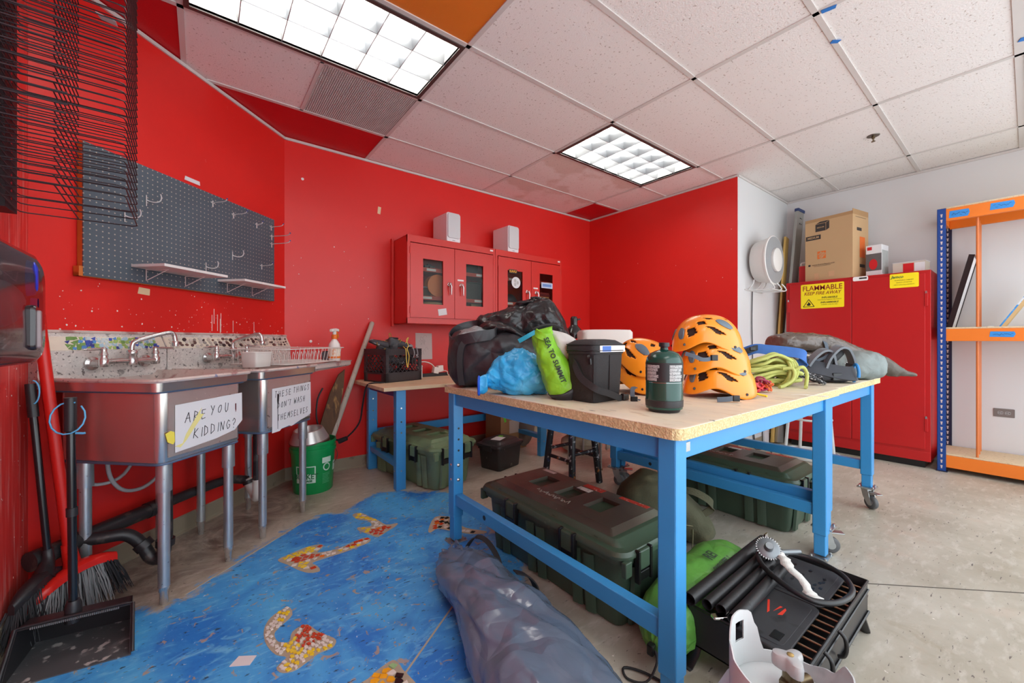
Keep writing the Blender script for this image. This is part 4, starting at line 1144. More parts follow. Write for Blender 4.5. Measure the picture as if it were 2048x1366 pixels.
def cabinet(x0, x1, label, doors, strip=False):
    z0, z1 = 1.245, 2.0
    t = thing('steel_cabinet', label, 'cabinet', ((x0+x1)/2, YBK, z0))
    T_ = Matrix.Translation((-(x0+x1)/2, -YBK, -z0)); F = lambda: MB(T_)
    b = F()
    b.box(x0, x0+.003, YF, YBK, z0, z1); b.box(x1-.003, x1, YF, YBK, z0, z1); b.box(x0, x1, YF, YBK, z1-.003, z1); b.box(x0, x1, YF, YBK, z0, z0+.003); b.box(x0, x1, YBK-.003, YBK, z0, z1)
    b.box(x0, x1, YF-.0008, YF+.02, z1-.058, z1+.0008); b.box(x0, x1, YF-.0008, YF+.02, z0-.0008, z0+.046); b.box(x0-.0008, x0+.024, YF-.0008, YF+.02, z0+.046, z1-.058); b.box(x1-.024, x1+.0008, YF-.0008, YF+.02, z0+.046, z1-.058)
    b.box(x0+.01, x1-.01, YF-.006, YF+.01, z0+.043, z0+.048)
    b.build('body', M_cab, t)
    for z in (1.47, 1.72):
        b = F(); b.box(x0+.004, x1-.004, YF+.035, YBK-.004, z, z+.003); b.box(x0+.004, x1-.004, YF+.035, YF+.038, z-.012, z+.022); so = b.build('shelf', mat('orange-red shelf', S(206, 66, 44), rough=.45, var=.05), t)
        for xx in ((x0+.24, x0+.76) if z > 1.6 else (x0+.2, x0+.24+.5)):
            b = F(); b.box(xx-.045, xx+.045, YF+.0335, YF+.035, z-.004, z+.016); b.build('shelf_label', M_lab, so)
    for k, (a, c, hole) in enumerate(doors):
        b = F(); plate(b, a+.0025, c-.0025, 1.296, 1.934, YF-.003, YF+.014, hole)
        d = b.build('door', M_cab, t)
        b = F(); b.box(hole[0], hole[1], YF+.006, YF+.009, hole[2], hole[3]); b.build('window_pane', M_glass, d)
        hx = c-.055 if k == 0 else a+.07
        b = F(); b.lathe([(.02, 0), (.02, .006), (.012, .01), (.01, .03)], 14, (hx, YF-.003, 1.605), Matrix.Rotation(PI/2, 4, 'X'))
        b.tube([(hx, YF-.03, 1.612), (hx+.003, YF-.036, 1.58), (hx+.007, YF-.03, 1.51)], [.011, .011, .007], 10, flat=.7); b.build('handle', M_chr, d, smooth=60)
        for zz in (1.36, 1.87):
            xx = a-.001 if k == 0 else c+.001
            b = F(); b.cyl((xx, YF-.004, zz-.03), (xx, YF-.004, zz+.03), .004, n=8); b.build('hinge', M_cab, d, smooth=60)
    b = F(); b.box(x1-.06, x1-.025, YF-.0012, YF-.0003, z1-.03, z1-.015); b.build('number_label', M_lab, t)
    if doors[1][2]:
        a = doors[1][0]; b = F(); b.box(a+.03, a+.095, YF-.0045, YF-.0035, 1.645, 1.66); b.build('door_label', M_lab, t)
    if strip:
        b = F(); b.box(x0-.022, x0-.002, YBK-.03, YBK, z0-.02, z1+.02); b.build('mounting_strip', mat('red painted wood strip', S(214, 52, 44), rough=.5, var=.1), t, bevel=.002)
    return t
c1 = cabinet(1.382, 2.294, 'left red steel wall cabinet with two windowed doors', [(1.405, 1.837, (1.525, 1.719, 1.416, 1.81)), (1.837, 2.269, (1.96, 2.151, 1.42, 1.813))], True)
c2 = cabinet(2.298, 3.212, 'right red steel wall cabinet, half hidden behind the black duffel bag', [(2.329, 2.76, (2.448, 2.643, 1.415, 1.809)), (2.76, 3.188, (2.88, 3.072, 1.415, 1.818))])
def front_card(name, label, cat, x, z, w_, h, m, y=YF-.0045, rot=0):
    o = MB(Matrix.Rotation(PI/2, 4, 'X')).box(-w_/2, w_/2, -h/2, h/2, 0, .0008).build(name, m)
    o.location = (x, y, z); o.rotation_euler = (0, rot, 0)
    return tag(o, label, cat)
front_card('paper_note', 'crooked white note taped to the left door of the left wall cabinet', 'note', 1.712, 1.352, .085, .058, M_paper, rot=-.16)
# stickers on the right cabinet windows
k_ = front_card('sticker', 'small orange and black oblong sticker on the right wall cabinet window', 'sticker', 2.515, 1.80, .105, .042, mat('dark sticker', S(40, 36, 30), rough=.5))
text('sticker_lettering', 'KAVU', .034, mat('orange print', S(240, 170, 30), rough=.5), k_, (0, -.001, 0), (PI/2, 0, 0), ext=.0003, bold=.001)
k_ = MB(Matrix.Rotation(PI/2, 4, 'X')).lathe([(.058, 0), (.058, .0008)], 28).build('sticker', M_paper); k_.location = (2.553, YF-.0045, 1.69); tag(k_, 'round white sticker on the right wall cabinet window', 'sticker')
b = MB(Matrix.Rotation(PI/2, 4, 'X'))
for a in (0, 2.1, 4.2): b.prism([(.022*math.cos(a)+.016*math.cos(u), .022*math.sin(a)+.02*math.sin(u)) for u in [R(i*45) for i in range(8)]], .001, .0013)
stuff(b.build('printed_mark', mat('pale gray print', S(190, 190, 188), rough=.6), k_))
k_ = front_card('sticker', 'pale blue oblong sticker on the far right cabinet window', 'sticker', 2.985, 1.695, .165, .06, mat('pale blue sticker', S(196, 210, 232), rough=.5))
b = MB(); b.box(-.065, .065, -.0012, -.0004, -.015, .015); b.build('printed_band', mat('blue print', S(110, 150, 210), rough=.5), k_)
# things inside the cabinets
t = thing('cable_reel', 'orange cable reel on the upper shelf inside the left wall cabinet', 'reel', (1.70, 3.42, 1.495))
Mr = Matrix.Translation((0, -.04, .1)) @ Matrix.Rotation(PI/2, 4, 'X')
b = MB(); b.lathe([(.025, .0), (.098, 0), (.1, .004), (.1, .012), (.04, .014), (.04, .07), (.1, .072), (.1, .084), (.025, .086)], 28, (0, 0, 0), Mr); b.build('spool', M_orange, t, smooth=40)
b = MB(); b.lathe([(.024, -.004), (.03, -.004), (.03, 0), (.01, 0)], 16, (0, 0, 0), Mr); b.build('hub', mat('dark hub', S(80, 50, 40), rough=.5), t, smooth=40)
def inbox(name, label, cat, x0, x1, y0, y1, z0, h, m, lidm=None):
    t = thing(name, label, cat, ((x0+x1)/2, (y0+y1)/2, z0))
    w_, d_ = (x1-x0)/2, (y1-y0)/2
    b = MB(); b.box(-w_, w_, -d_, d_, 0, h); b.build('body', m, t, bevel=.004)
    b = MB(); b.box(-w_-.004, w_+.004, -d_-.004, d_+.004, h, h+.012); b.build('lid', lidm or m, t, bevel=.003)
    return t
M_brownc = mat('brown carton', S(112, 88, 68), rough=.8, var=.1, vs=9)
M_grayc = mat('dark gray carton', S(84, 80, 76), rough=.8, var=.1, vs=9)
inbox('box', 'brown box on the middle shelf inside the left wall cabinet', 'box', 1.50, 1.66, 3.36, 3.52, 1.4745, .1, M_brownc, mat('gray cloth lid', S(190, 192, 196), rough=.8))
inbox('box', 'dark box on the middle shelf inside the left wall cabinet, behind its right window', 'box', 1.95, 2.2, 3.34, 3.52, 1.4745, .18, M_grayc)
inbox('box', 'dark box on the top shelf inside the left wall cabinet', 'box', 1.95, 2.2, 3.4, 3.52, 1.7235, .16, M_grayc)
inbox('box', 'tall tan box at the bottom of the left wall cabinet, behind its right window', 'box', 2.07, 2.2, 3.32, 3.5, 1.249, .19, mat('tan carton', S(176, 150, 100), rough=.8))
t = thing('tub', 'round tan tub at the bottom of the left wall cabinet', 'tub', (1.66, 3.37, 1.249))
b = MB(); b.lathe([(.10, 0), (.115, .17), (.12, .172), (.12, .186), (.09, .196), (0, .198)], 28); b.build('body', mat('tan tub', S(190, 166, 120), rough=.5, var=.05), t, smooth=45)
b = MB(); b.lathe([(.121, .165), (.124, .168), (.124, .176), (.121, .178)], 28); b.build('rim', mat('tan rim', S(170, 140, 96), rough=.5), t, smooth=45)
t = thing('camera_body', 'black gadget on the top shelf inside the left wall cabinet', 'gadget', (1.63, 3.33, 1.7235))
b = MB(); b.box(-.05, .05, -.02, .02, 0, .05); b.cyl((0, -.02, .03), (0, -.045, .03), .016); b.build('body', M_blk, t, bevel=.004)
b = MB(); b.box(-.02, .02, -.012, .012, .05, .062); b.build('top_plate', M_blk, t, bevel=.002)
M_book = [mat('book cover %d' % i, c, rough=.5) for i, c in enumerate((S(150, 40, 40), S(214, 196, 170), S(96, 60, 110), S(224, 222, 216), S(186, 120, 70), S(120, 30, 34)))]
z = 1.4745
for i in range(7):
    h = (.022, .018, .026, .02, .016, .024, .02)[i]
    o = MB().box(-.085, .085, -.06, .06, 0, h).build('book', M_book[i % 6], bevel=.002)
    o.location = (2.985+(.004 if i % 2 else -.004), 3.34, z); z += h+.0005
    tag(o, 'book number %s from the bottom of the stack inside the right wall cabinet' % ('one', 'two', 'three', 'four', 'five', 'six', 'seven')[i], 'book', 'books stacked inside the right wall cabinet')
soft('cloth', [((2.46, 3.38, 1.475), (.01, 0, 0), (0, 0, .01), 2), ((2.5, 3.38, 1.52), (0, .06, 0), (0, 0, .045), 2), ((2.6, 3.38, 1.53), (0, .07, 0), (0, 0, .055), 2), ((2.68, 3.38, 1.5), (0, .03, 0), (0, 0, .02), 2)], mat('dark bag cloth', S(48, 44, 56), rough=.6, var=.4, vs=30), None, n=24, amp=.01, freq=18, floor=1.475)
tag(bpy.data.objects['cloth'], 'dark bag on the middle shelf inside the right wall cabinet', 'bag')

# speakers
M_spk = mat('white speaker cabinet', S(236, 233, 234), rough=.4, var=.02)
def speaker(x0, y0, label):
    t = thing('speaker', label, 'speaker', (x0+.073, y0+.12, 2.0), R(3), 'white speakers on the wall cabinets')
    w_, h, r = .073, .27, .02
    prof = rrect(-w_, w_, 0, h, r, 5)
    b = MB(); b.rings([[V((a*(1-g), -.12+y, c*(1-g)+g*.13)) for a, c in prof] for y, g in ((0.004, .03), (0, .06), (.006, 0), (.24, 0), (.246, .03))][1:2]+[[V((a, -.115, c)) for a, c in prof], [V((a, .125, c)) for a, c in prof]]); b.build('body', M_spk, t, smooth=35)
    gp = rrect(-w_+.006, w_-.006, .035, h-.006, .022, 5)
    b = MB(); b.rings([[V((a, -.119, c)) for a, c in gp], [V((a, -.128, c)) for a, c in gp], [V((a*.96, -.1315, (c-.13)*.97+.13)) for a, c in gp]]); b.build('grille', mat('light gray grille cloth', S(212, 213, 214), rough=.8, var=.04, vs=200), t, smooth=40)
    b = MB(); b.box(-.014, .014, -.1225, -.1195, .013, .018); b.build('badge', mat('gray badge', S(150, 150, 154), rough=.4, metal=.5), t)
speaker(1.757, 3.245, 'left white speaker on top of the red wall cabinets')
speaker(2.455, 3.245, 'right white speaker on top of the red wall cabinets')
o = MB(Matrix.Rotation(PI/2, 4, 'X')).prism([(-.014, -.03), (.012, -.034), (.016, .0), (.02, .03), (-.008, .034)], 0, .001).build('tape_scrap', MATS['beige tape'])
o.location = (1.255, YB-.001, 2.26); tag(o, 'small torn beige tape scrap on the red back wall left of the cabinets', 'tape')
for x_, z_, l_ in ((.64, 2.39, 'white wall anchor high on the red back wall beside the corner'), (.70, 1.09, 'white wall anchor on the red back wall above the drainboard end')):
    o = MB(Matrix.Rotation(PI/2, 4, 'X')).lathe([(0, .003), (.006, .003), (.011, 0), (0, 0)], 14).build('wall_anchor', M_lab, None, smooth=40); o.location = (x_, YB, z_); tag(o, l_, 'anchor')
# dark scrap on the cabinet top
o = soft('cable_scrap', [((1.39, 3.36, 2.0), (.004, 0, 0), (0, 0, .004), 2), ((1.42, 3.36, 2.008), (0, .03, 0), (0, 0, .012), 2), ((1.47, 3.36, 2.006), (0, .03, 0), (0, 0, .01), 2), ((1.5, 3.36, 2.0), (0, .005, 0), (0, 0, .004), 2)], M_blk, None, n=16, amp=.004, freq=30, floor=2.0005)
tag(o, 'small black scrap lying on the left end of the wall cabinet top', 'scrap')

# drawing taped under the cabinet
t = thing('pencil_drawing', 'sheet of paper with a faint drawing taped to the red wall below the cabinet', 'paper', (1.69, YB-.001, 1.04), 0)
o = MB(Matrix.Rotation(PI/2, 4, 'X')).prism([(-.085, -.1), (-.075, -.125), (.088, -.125), (.082, .125), (-.088, .128)], 0, .001).build('sheet', mat('grayish paper', S(206, 196, 192), rough=.8, var=.04), t)
q = random.Random(3); b = MB(Matrix.Rotation(PI/2, 4, 'X'))
for i in range(9):
    x, y = q.uniform(-.03, .03), q.uniform(-.07, .09)
    b.tube([V((x+.018*math.cos(a)*q.uniform(.4, 1.3), y+.022*math.sin(a)*q.uniform(.4, 1.3), .0016)) for a in [R(k*40) for k in range(q.choice((4, 6, 8)))]], .0006, 4)
stuff(b.build('pencil_lines', mat('pencil gray', S(120, 104, 108), rough=.7), t))

# ---------------------------------------------------------------- back bench
M_tbl = mat('blue powder-coated steel', S(60, 148, 210), rough=.33, var=.06, vs=4, bump=.03, bs=200, layers=[(S(150, 190, 226), 24, .79, .02, 'noise', .6), (S(30, 70, 120), 30, .78, .02, 'noise', .6)])
M_ply = mat('pale worn plywood', S(214, 192, 156), rough=.6, var=.1, vs=5, stretch=(1, 9, 1), bump=.08, bs=30, layers=[(S(170, 140, 100), 6, .62, .06, 'noise', .5), (S(236, 226, 206), 5, .6, .08, 'noise', .6), (S(120, 96, 72), 14, .74, .02, 'noise', .6)])
M_plyx = mat('pale plywood with long grain', S(212, 190, 156), rough=.6, var=.1, vs=5, stretch=(9, 1, 1), bump=.08, bs=30, layers=[(S(176, 148, 110), 6, .62, .06, 'noise', .5), (S(236, 226, 206), 5, .58, .08, 'noise', .6), (S(96, 82, 76), 16, .73, .02, 'noise', .7), (S(100, 140, 190), 7, .8, .01, 'noise', .7)])
t = thing('workbench', 'blue-legged workbench with pale plank top along the back wall', 'workbench', (1.85, 3.16, 0))
F = lambda: MB(Matrix.Translation((-1.85, -3.16, 0)))
for k in range(5):
    y = 2.795+k*.148
    b = F(); b.box(1.02, 2.66, y+.0005, y+.1475, .733, .76); b.build('top_plank', M_ply, t, bevel=.002, seg=1)
for x in (1.12, 2.53):
    for y in (2.82, 3.43):
        b = F(); b.box(x, x+.075, y, y+.055, 0, .733); lo = b.build('leg', M_tbl, t, bevel=.004)
        for zz in (.42, .5, .6, .14):
            b = F(); b.cyl((x+.0375, y-.001, zz), (x+.0375, y-.004, zz), .006, n=8); b.build('bolt', M_chr, lo)
            b = F(); b.cyl((x-.001, y+.027, zz), (x-.004, y+.027, zz), .006, n=8); b.build('bolt', M_chr, lo)
    b = F(); b.box(x+.01, x+.065, 2.875, 3.43, .16, .20); b.build('side_rail', M_tbl, t, bevel=.003)
    b = F(); b.box(x+.01, x+.06, 2.875, 3.43, .68, .733); b.build('top_rail', mat('purple-blue steel', S(96, 66, 140), rough=.4, var=.1), t, bevel=.003)
b = F(); b.box(1.19, 2.54, 3.44, 3.475, .27, .34); b.build('back_rail', M_tbl, t, bevel=.003)
b = F(); b.box(1.19, 2.54, 3.42, 3.46, .69, .733); b.build('back_apron', M_tbl, t, bevel=.003)

M_crt = mat('black crate plastic', S(58, 57, 60), rough=.3, var=.15, vs=14)
# milk crate with climbing shoes
cr_rz = math.atan2(.11, .378)
t = thing('milk_crate', 'black plastic milk crate on the back bench full of climbing shoes', 'crate', (1.285, 3.30, .76), cr_rz)
w_, d_, h = .183, .145, .268
b = MB()
b.box(-w_, w_, -d_, d_, 0, .008)
b.build('floor', M_crt, t)
def lattice(M):
    L_ = w_ if M[1] else d_
    b = MB(M[0])
    b.box(-L_, L_, 0, .004, 0, .075); b.box(-L_, L_, 0, .006, h-.05, h); b.box(-L_, -L_+.03, 0, .005, 0, h); b.box(L_-.03, L_, 0, .005, 0, h)
    for zz in (.074, .218, .232, .246, .262): b.box(-L_, L_, -.004, .0, zz, zz+.005)
    for zz in (.11, .145): 
        b.box(-L_, -L_+.04, -.003, 0, zz, zz+.005); b.box(L_-.04, L_, -.003, 0, zz, zz+.005)
    b.build('side', M_crt, t)
    b = MB(M[0]); n = 7 if M[1] else 5; hz0, hz1 = .08, .215; span = 2*L_-.07
    for k in range(-5, n+1):
        x0 = -L_+.035+span*k/n; x1 = x0+(hz1-hz0)
        for fl_ in (1, -1):
            xa, xb = x0, x1; za, zb = hz0, hz1
            lo, hi = -L_+.035, L_-.035
            if xb < lo or xa > hi: continue
            if xa < lo: za += lo-xa; xa = lo
            if xb > hi: zb -= xb-hi; xb = hi
            if zb-za < .01: continue
            b.bar((fl_*xa, .002, za), (fl_*xb, .002, zb), .004, .007, up=(0, 1, 0))
    stuff(b.build('lattice', M_crt, t))
lattice((Matrix.Translation((0, -d_, 0)), 1)); lattice((Matrix.Translation((0, d_, 0)) @ Matrix.Rotation(PI, 4, 'Z'), 1))
lattice((Matrix.Translation((-w_, 0, 0)) @ Matrix.Rotation(-PI/2, 4, 'Z'), 0)); lattice((Matrix.Translation((w_, 0, 0)) @ Matrix.Rotation(PI/2, 4, 'Z'), 0))
b = MB(Matrix.Translation((-w_-.001, 0, 0)) @ Matrix.Rotation(-PI/2, 4, 'Z')); b.box(-.09, .09, -.001, 0, .012, .065); b.build('red_label', mat('dark red label', S(120, 26, 34), rough=.5, var=.1, vs=60), t)
M_shoe = mat('gray shoe suede', S(70, 72, 76), rough=.7, var=.3, vs=25)
M_shoel = mat('light gray shoe fabric', S(150, 152, 156), rough=.75, var=.15, vs=30)
M_rub = mat('black shoe rubber', S(34, 33, 34), rough=.5, var=.2, vs=20)
M_lace = mat('yellow lace', S(226, 204, 96), rough=.7, var=.15, vs=60)
def shoe(loc, rz, pitch, label, toe=None):
    t = thing('climbing_shoe', label, 'shoe', loc, rot=(0, pitch, rz), group='climbing shoes in the milk crate')
    secs = [((-.11, 0, .03), (0, .006, 0), (0, 0, .01), 2), ((-.10, 0, .042), (0, .028, 0), (0, 0, .04), 2.4), ((-.05, 0, .04), (0, .033, 0), (0, 0, .038), 2.3), ((.0, 0, .03), (0, .04, 0), (0, 0, .03), 2.2), ((.06, .004, .024), (0, .044, 0), (0, 0, .024), 2.2), ((.105, .008, .018), (0, .03, 0), (0, 0, .016), 2), ((.125, .01, .014), (0, .006, 0), (0, 0, .006), 2)]
    soft('upper', secs, M_shoe, t, n=24, rows=4, amp=.002, freq=20, floor=.004)
    b = MB(); b.rings([[V((x, y+yo, z)) for x, y in [(-.11, 0), (-.105, .026), (-.05, .03), (0, .037), (.06, .043), (.105, .03), (.128, .01), (.105, -.02), (.06, -.036), (0, -.036), (-.05, -.03), (-.105, -.026)]] for z, yo in ((0, .002), (.012, 0))]); b.build('sole', M_rub, t, smooth=40)
    b = MB(); b.rings([[V((x, y, z)) for y, z in [(.034*s_*math.cos(R(a))+.004, .016+.034*k*math.sin(R(a))) for a in range(-10, 200, 15)]] for x, s_, k in ((.03, 1.24, .95), (.07, 1.3, .78), (.105, .98, .62), (.128, .2, .25))], cap0=False); b.build('toe_rand', toe or M_shoel, t, smooth=60)
    b = MB(); b.tube([V((-.055+.03*math.cos(R(a)), .022*math.sin(R(a)), .078)) for a in range(0, 360, 30)], .006, 6, closed=True); b.build('collar', M_rub, t, smooth=80)
    b = MB()
    for k in range(4): b.tube([(-.02+k*.022, -.016, .066-k*.006), (-.01+k*.022, .016, .064-k*.006)], .002, 5)
    stuff(b.build('laces', M_lace, t, smooth=80))
    b = MB(); b.tube(catm2((-.095, 0, .075), (-.108, 0, .1), (-.10, 0, .115), (-.088, 0, .1), (-.088, 0, .08), n=4), .004, 6); b.build('pull_loop', mat('yellow and black loop', S(150, 120, 50), rough=.6, var=.5, vs=90), t, smooth=80)
    return t
shoe((1.33, 3.27, 1.035), R(8), R(4), 'gray climbing shoe lying on top of the milk crate with yellow laces')
shoe((1.20, 3.30, 1.035), R(150), R(-22), 'dark climbing shoe at the left top of the milk crate, heel loop up')
shoe((1.25, 3.37, 1.03), R(40), R(-30), 'climbing shoe at the back of the milk crate with its heel loop standing up')
shoe((1.27, 3.28, .90), R(20), R(10), 'climbing shoe in the middle of the milk crate, seen through its lattice')
shoe((1.38, 3.34, .90), R(190), R(-5), 'climbing shoe low in the right of the milk crate, seen through its lattice')
shoe((1.22, 3.25, .83), R(60), R(0), 'climbing shoe at the bottom of the milk crate')
o = MB().tube(catm2((1.34, 3.22, 1.045), (1.325, 3.13, 1.02), (1.322, 3.115, .95), (1.33, 3.112, .88), (1.337, 3.112, .90), (1.345, 3.113, .97), (1.335, 3.13, 1.03), (1.36, 3.16, 1.05), (1.36, 3.2, 1.10), (1.385, 3.22, 1.12), (1.375, 3.24, 1.08), (1.345, 3.24, 1.06)), .0035, 6).build('shoe_lace', M_lace, None, smooth=80)
tag(o, 'yellow shoe lace hanging over the front of the milk crate', 'lace')
for k, x in enumerate((1.40, 1.435)):
    o = MB().tube(catm2((x, 3.18, 1.03), (x, 3.155+.01*k, 1.032), (x+.004, 3.142+.01*k, .99), (x-.004, 3.142+.01*k, .955)), .004, 8).build('shoe_strap', M_shoel, None, smooth=80)
    tag(o, ('left' if k == 0 else 'right')+' gray cord with black cord ends hanging over the crate front', 'cord')
    b = MB()
    for dx in (-.013, .013):
        b.cyl((x+dx-.004, 3.138+.01*k, .955), (x+dx-.004, 3.138+.01*k, .90), .006, n=8)
    stuff(b.build('cord_ends', M_blk, o, smooth=50))
# plug, power strip, adapters, cup
t = thing('power_strip', 'black power strip with white adapters on the back bench', 'power strip', (1.72, 3.44, .76), R(3))
b = MB(); b.rbox(-.16, .16, -.022, .022, 0, .03, .006); b.build('body', M_blk, t)
M_adp = mat('white adapter plastic', S(232, 230, 224), rough=.4, var=.04)
for x, rz in ((.02, .2), (.085, -.1)):
    b = MB(Matrix.Rotation(rz, 4, 'Y')); b.rbox(x-.028, x+.028, -.024, .024, .03, .09, .008); b.build('adapter', M_adp, t, bevel=.004)
b = MB(); b.tube(catm2((.02, 0, .085), (-.03, -.02, .12), (-.09, -.01, .14), (-.14, .0, .135)), .005, 8); b.build('cable', M_adp, t, smooth=80)
b = MB(); b.tube(catm2((.085, -.02, .05), (.13, -.04, .045), (.15, -.03, .01), (.19, -.05, .004)), .004, 8); b.build('cable', M_adp, t, smooth=80)
t = thing('white_bottle', 'small white plastic container beside the milk crate on the bench', 'container', (1.55, 3.36, .76))
b = MB(); b.rbox(-.022, .022, -.022, .022, 0, .10, .008); b.build('body', M_adp, t, bevel=.004)
b = MB(); b.rbox(-.023, .023, -.023, .023, .10, .112, .008); b.build('cap', M_adp, t)
o = MB().box(-.006, .006, -.01, .01, 0, .16).build('thin_black_case', M_blk, bevel=.003); o.location = (2.0, 3.5, .76)
tag(o, 'narrow black case standing on the bench by the black duffel', 'case')
# black cord hanging at the left end of the bench
t = thing('extension_cord', 'black power cord looping down from the left end of the back bench', 'cord', (1.0, 3.3, .3))
F = lambda: MB(Matrix.Translation((-1.0, -3.3, -.3)))
b = F(); b.tube(catm2((1.14, 3.12, .762), (1.06, 3.12, .768), (1.012, 3.15, .74), (1.0, 3.2, .6), (.99, 3.25, .45), (.93, 3.3, .35), (.87, 3.33, .31), (.79, 3.38, .34), (.72, 3.42, .45), (.72, 3.43, .62), (.76, 3.43, .72)), .0065, 8); b.build('cable', M_blk, t, smooth=80)
b = F(); b.tube([(.91, 3.305, .325), (.855, 3.335, .30)], [.018, .02], 10); b.build('plug', M_blk, t, smooth=50)

# long stick, driftwood, bucket and bowl
M_pole = mat('weathered gray wood', S(188, 178, 164), rough=.75, var=.15, vs=8, stretch=(4, 4, .6), layers=[(S(120, 106, 92), 14, .64, .04, 'noise', .6)])
M_drift = mat('dark split wood', S(96, 64, 38), rough=.7, var=.35, vs=10, stretch=(3, 3, .5), layers=[(S(186, 140, 80), 8, .62, .05, 'noise', .7), (S(60, 40, 28), 9, .62, .05, 'noise', .6)])
t = thing('long_pole', 'long weathered gray pole leaning on the red wall out of the green bucket', 'pole', (.68, 3.26, .05))
b = MB(Matrix.Translation((-.68, -3.26, -.05))); b.tube([(.69, 3.27, .06), (1.185, 3.535, 1.25), (1.188, 3.537, 1.258)], [.021, .0205, .014], 14); b.build('shaft', M_pole, t, smooth=50)
t = thing('driftwood', 'dark brown split board standing in the green bucket', 'wood', (.70, 3.28, .05))
b = MB(Matrix.Translation((-.70, -3.28, -.05))); pr_ = [(.70, 3.29, .06, .03), (.74, 3.32, .3, .036), (.80, 3.36, .5, .032), (.86, 3.41, .7, .026), (.905, 3.44, .84, .012)]
b.rings([[V((x+a*w_*2, y+c*.012, z+a*.02)) for a, c in ((-1, -.6), (.0, -1), (1, -.5), (1, .6), (0, 1), (-1, .7))] for x, y, z, w_ in pr_]); b.build('board', M_drift, t, smooth=20)
M_green = mat('green bucket plastic', S(14, 150, 78), rough=.35, var=.08, vs=6)
t = thing('bucket', 'green plastic bucket on the floor between the sink and the bench', 'bucket', (.655, 3.25, 0))
b = MB(); pf = [(.0, .0), (.128, 0), (.132, .006), (.148, .29), (.156, .292), (.157, .32), (.15, .322), (.152, .345), (.156, .347), (.156, .367), (.149, .367), (.13, .012), (0, .01)]
b.lathe(pf, 40); b.build('body', M_green, t, smooth=35)
b = MB(); hp = [V((-.158*math.cos(a), -.158*math.sin(a)-.0, .305-.13*math.sin(a))) for a in [R(k*9) for k in range(21)]]
b.tube([V((.158*math.cos(a+.7), .158*math.sin(a+.7), .305)) for a in (0, .04)]+[V((.165*math.cos(R(40-8*k)), .165*math.sin(R(40-8*k)), .30-.009*k)) for k in range(12)], .0025, 6); b.build('bail_wire', M_chr, t, smooth=80)
M_bl = mat('pale bucket print', S(206, 232, 216), rough=.5)
def curved(a0, a1, z0, z1, r0, m, name, par):
    b = MB(); n = 10
    rr = lambda z: r0+(.148-.132)*(z/.29)
    b.add([V((rr(z)*math.cos(R(a0+(a1-a0)*k/n)), rr(z)*math.sin(R(a0+(a1-a0)*k/n)), z)) for z in (z0, z1) for k in range(n+1)], [(k, k+1, n+2+k, n+1+k) for k in range(n)])
    return b.build(name, m, par, smooth=60)
def curved_text(body, size, a0, z, m, name, par, r0=.1345, squeeze=1.0):
    o = text(name, body, size, m, par, (0, 0, 0), ext=.0, align='CENTER', bold=.0012)
    for v in o.data.vertices:
        x, y = v.co.x, v.co.y
        zz = z+y; rr = r0+.016*(zz/.29); a = R(a0)+x/rr*squeeze
        v.co = (rr*math.cos(a), rr*math.sin(a), zz)
    return o
curved(-150, -95, .085, .205, .1335, M_bl, 'label', t); curved(-147, -98, .15, .198, .1338, M_green, 'label_inset', t)
M_pg = mat('dark green print', S(10, 110, 60), rough=.5)
curved_text('BUCKET', .05, -122, .13, M_pg, 'lettering', t, .1345, .9); curved_text('STORAGE', .02, -122, .10, M_pg, 'lettering', t, .1345)
curved(-78, -50, .215, .255, .1335, M_bl, 'small_label', t)
b = MB(); n = 20
rr = .1345+.016*.6
for i in range(n):
    a, a2 = 2*PI*i/n, 2*PI*(i+1)/n
    b.add([V((rr*math.cos(R(-64)+x/rr), rr*math.sin(R(-64)+x/rr), .185+zz)) for x, zz in ((.028*math.cos(a), .028*math.sin(a)), (.028*math.cos(a2), .028*math.sin(a2)), (.02*math.cos(a2), .02*math.sin(a2)), (.02*math.cos(a), .02*math.sin(a)))], [(0, 1, 2, 3)])
b.build('round_mark', M_bl, t)
for k in range(7): curved(-76, -54+rnd.uniform(-4, 2), .135-k*.011, .139-k*.011, .1335, mat('faint bucket print', S(90, 190, 136), rough=.5), 'print_line', t)
curved(-38, -22, .14, .21, .1335, M_bl, 'barcode_label', t)
t = thing('metal_bowl', 'steel pet bowl resting askew in the mouth of the green bucket', 'bowl', (.625, 3.225, .371), rot=(R(4), R(-7), 0))
b = MB(); b.lathe([(.128, 0), (.131, .003), (.108, .06), (.098, .082), (.092, .084), (.086, .08), (.072, .025), (0, .02)], 32); b.build('shell', mat('brushed steel bowl', S(206, 200, 196), rough=.28, metal=.6, var=.06), t, smooth=40)
b = MB(); b.lathe([(.127, -.003), (.133, -.003), (.133, .005), (.127, .005)], 32); b.build('rubber_rim', mat('dark red rim', S(120, 90, 84), rough=.4), t, smooth=40)

# ---------------------------------------------------------------- storage trunks
M_trk = mat('dark green trunk plastic', S(62, 82, 66), rough=.42, var=.1, vs=4, bump=.04, bs=300, layers=[(S(150, 150, 130), 9, .72, .03, 'noise', .5)])
M_trkl = mat('pale green trunk plastic', S(112, 138, 104), rough=.45, var=.08, vs=4, bump=.04, bs=300, layers=[(S(64, 62, 54), 5, .6, .08, 'noise', .6)])
M_trkt = mat('brown-stained trunk lid', S(74, 66, 58), rough=.4, var=.2, vs=3, bump=.05, bs=250, layers=[(S(118, 126, 112), 1.7, .53, .08, 'noise', .75), (S(96, 60, 54), 2.6, .58, .08, 'noise', .5), (S(150, 130, 120), 30, .74, .01, 'noise', .7)])
M_latch = mat('black latch', S(24, 24, 26), rough=.3, var=.1)
M_tag = mat('white printed sticker', S(226, 220, 216), rough=.5, var=.06, vs=60, layers=[(S(120, 110, 110), 70, .62, .03, 'noise', .7)])
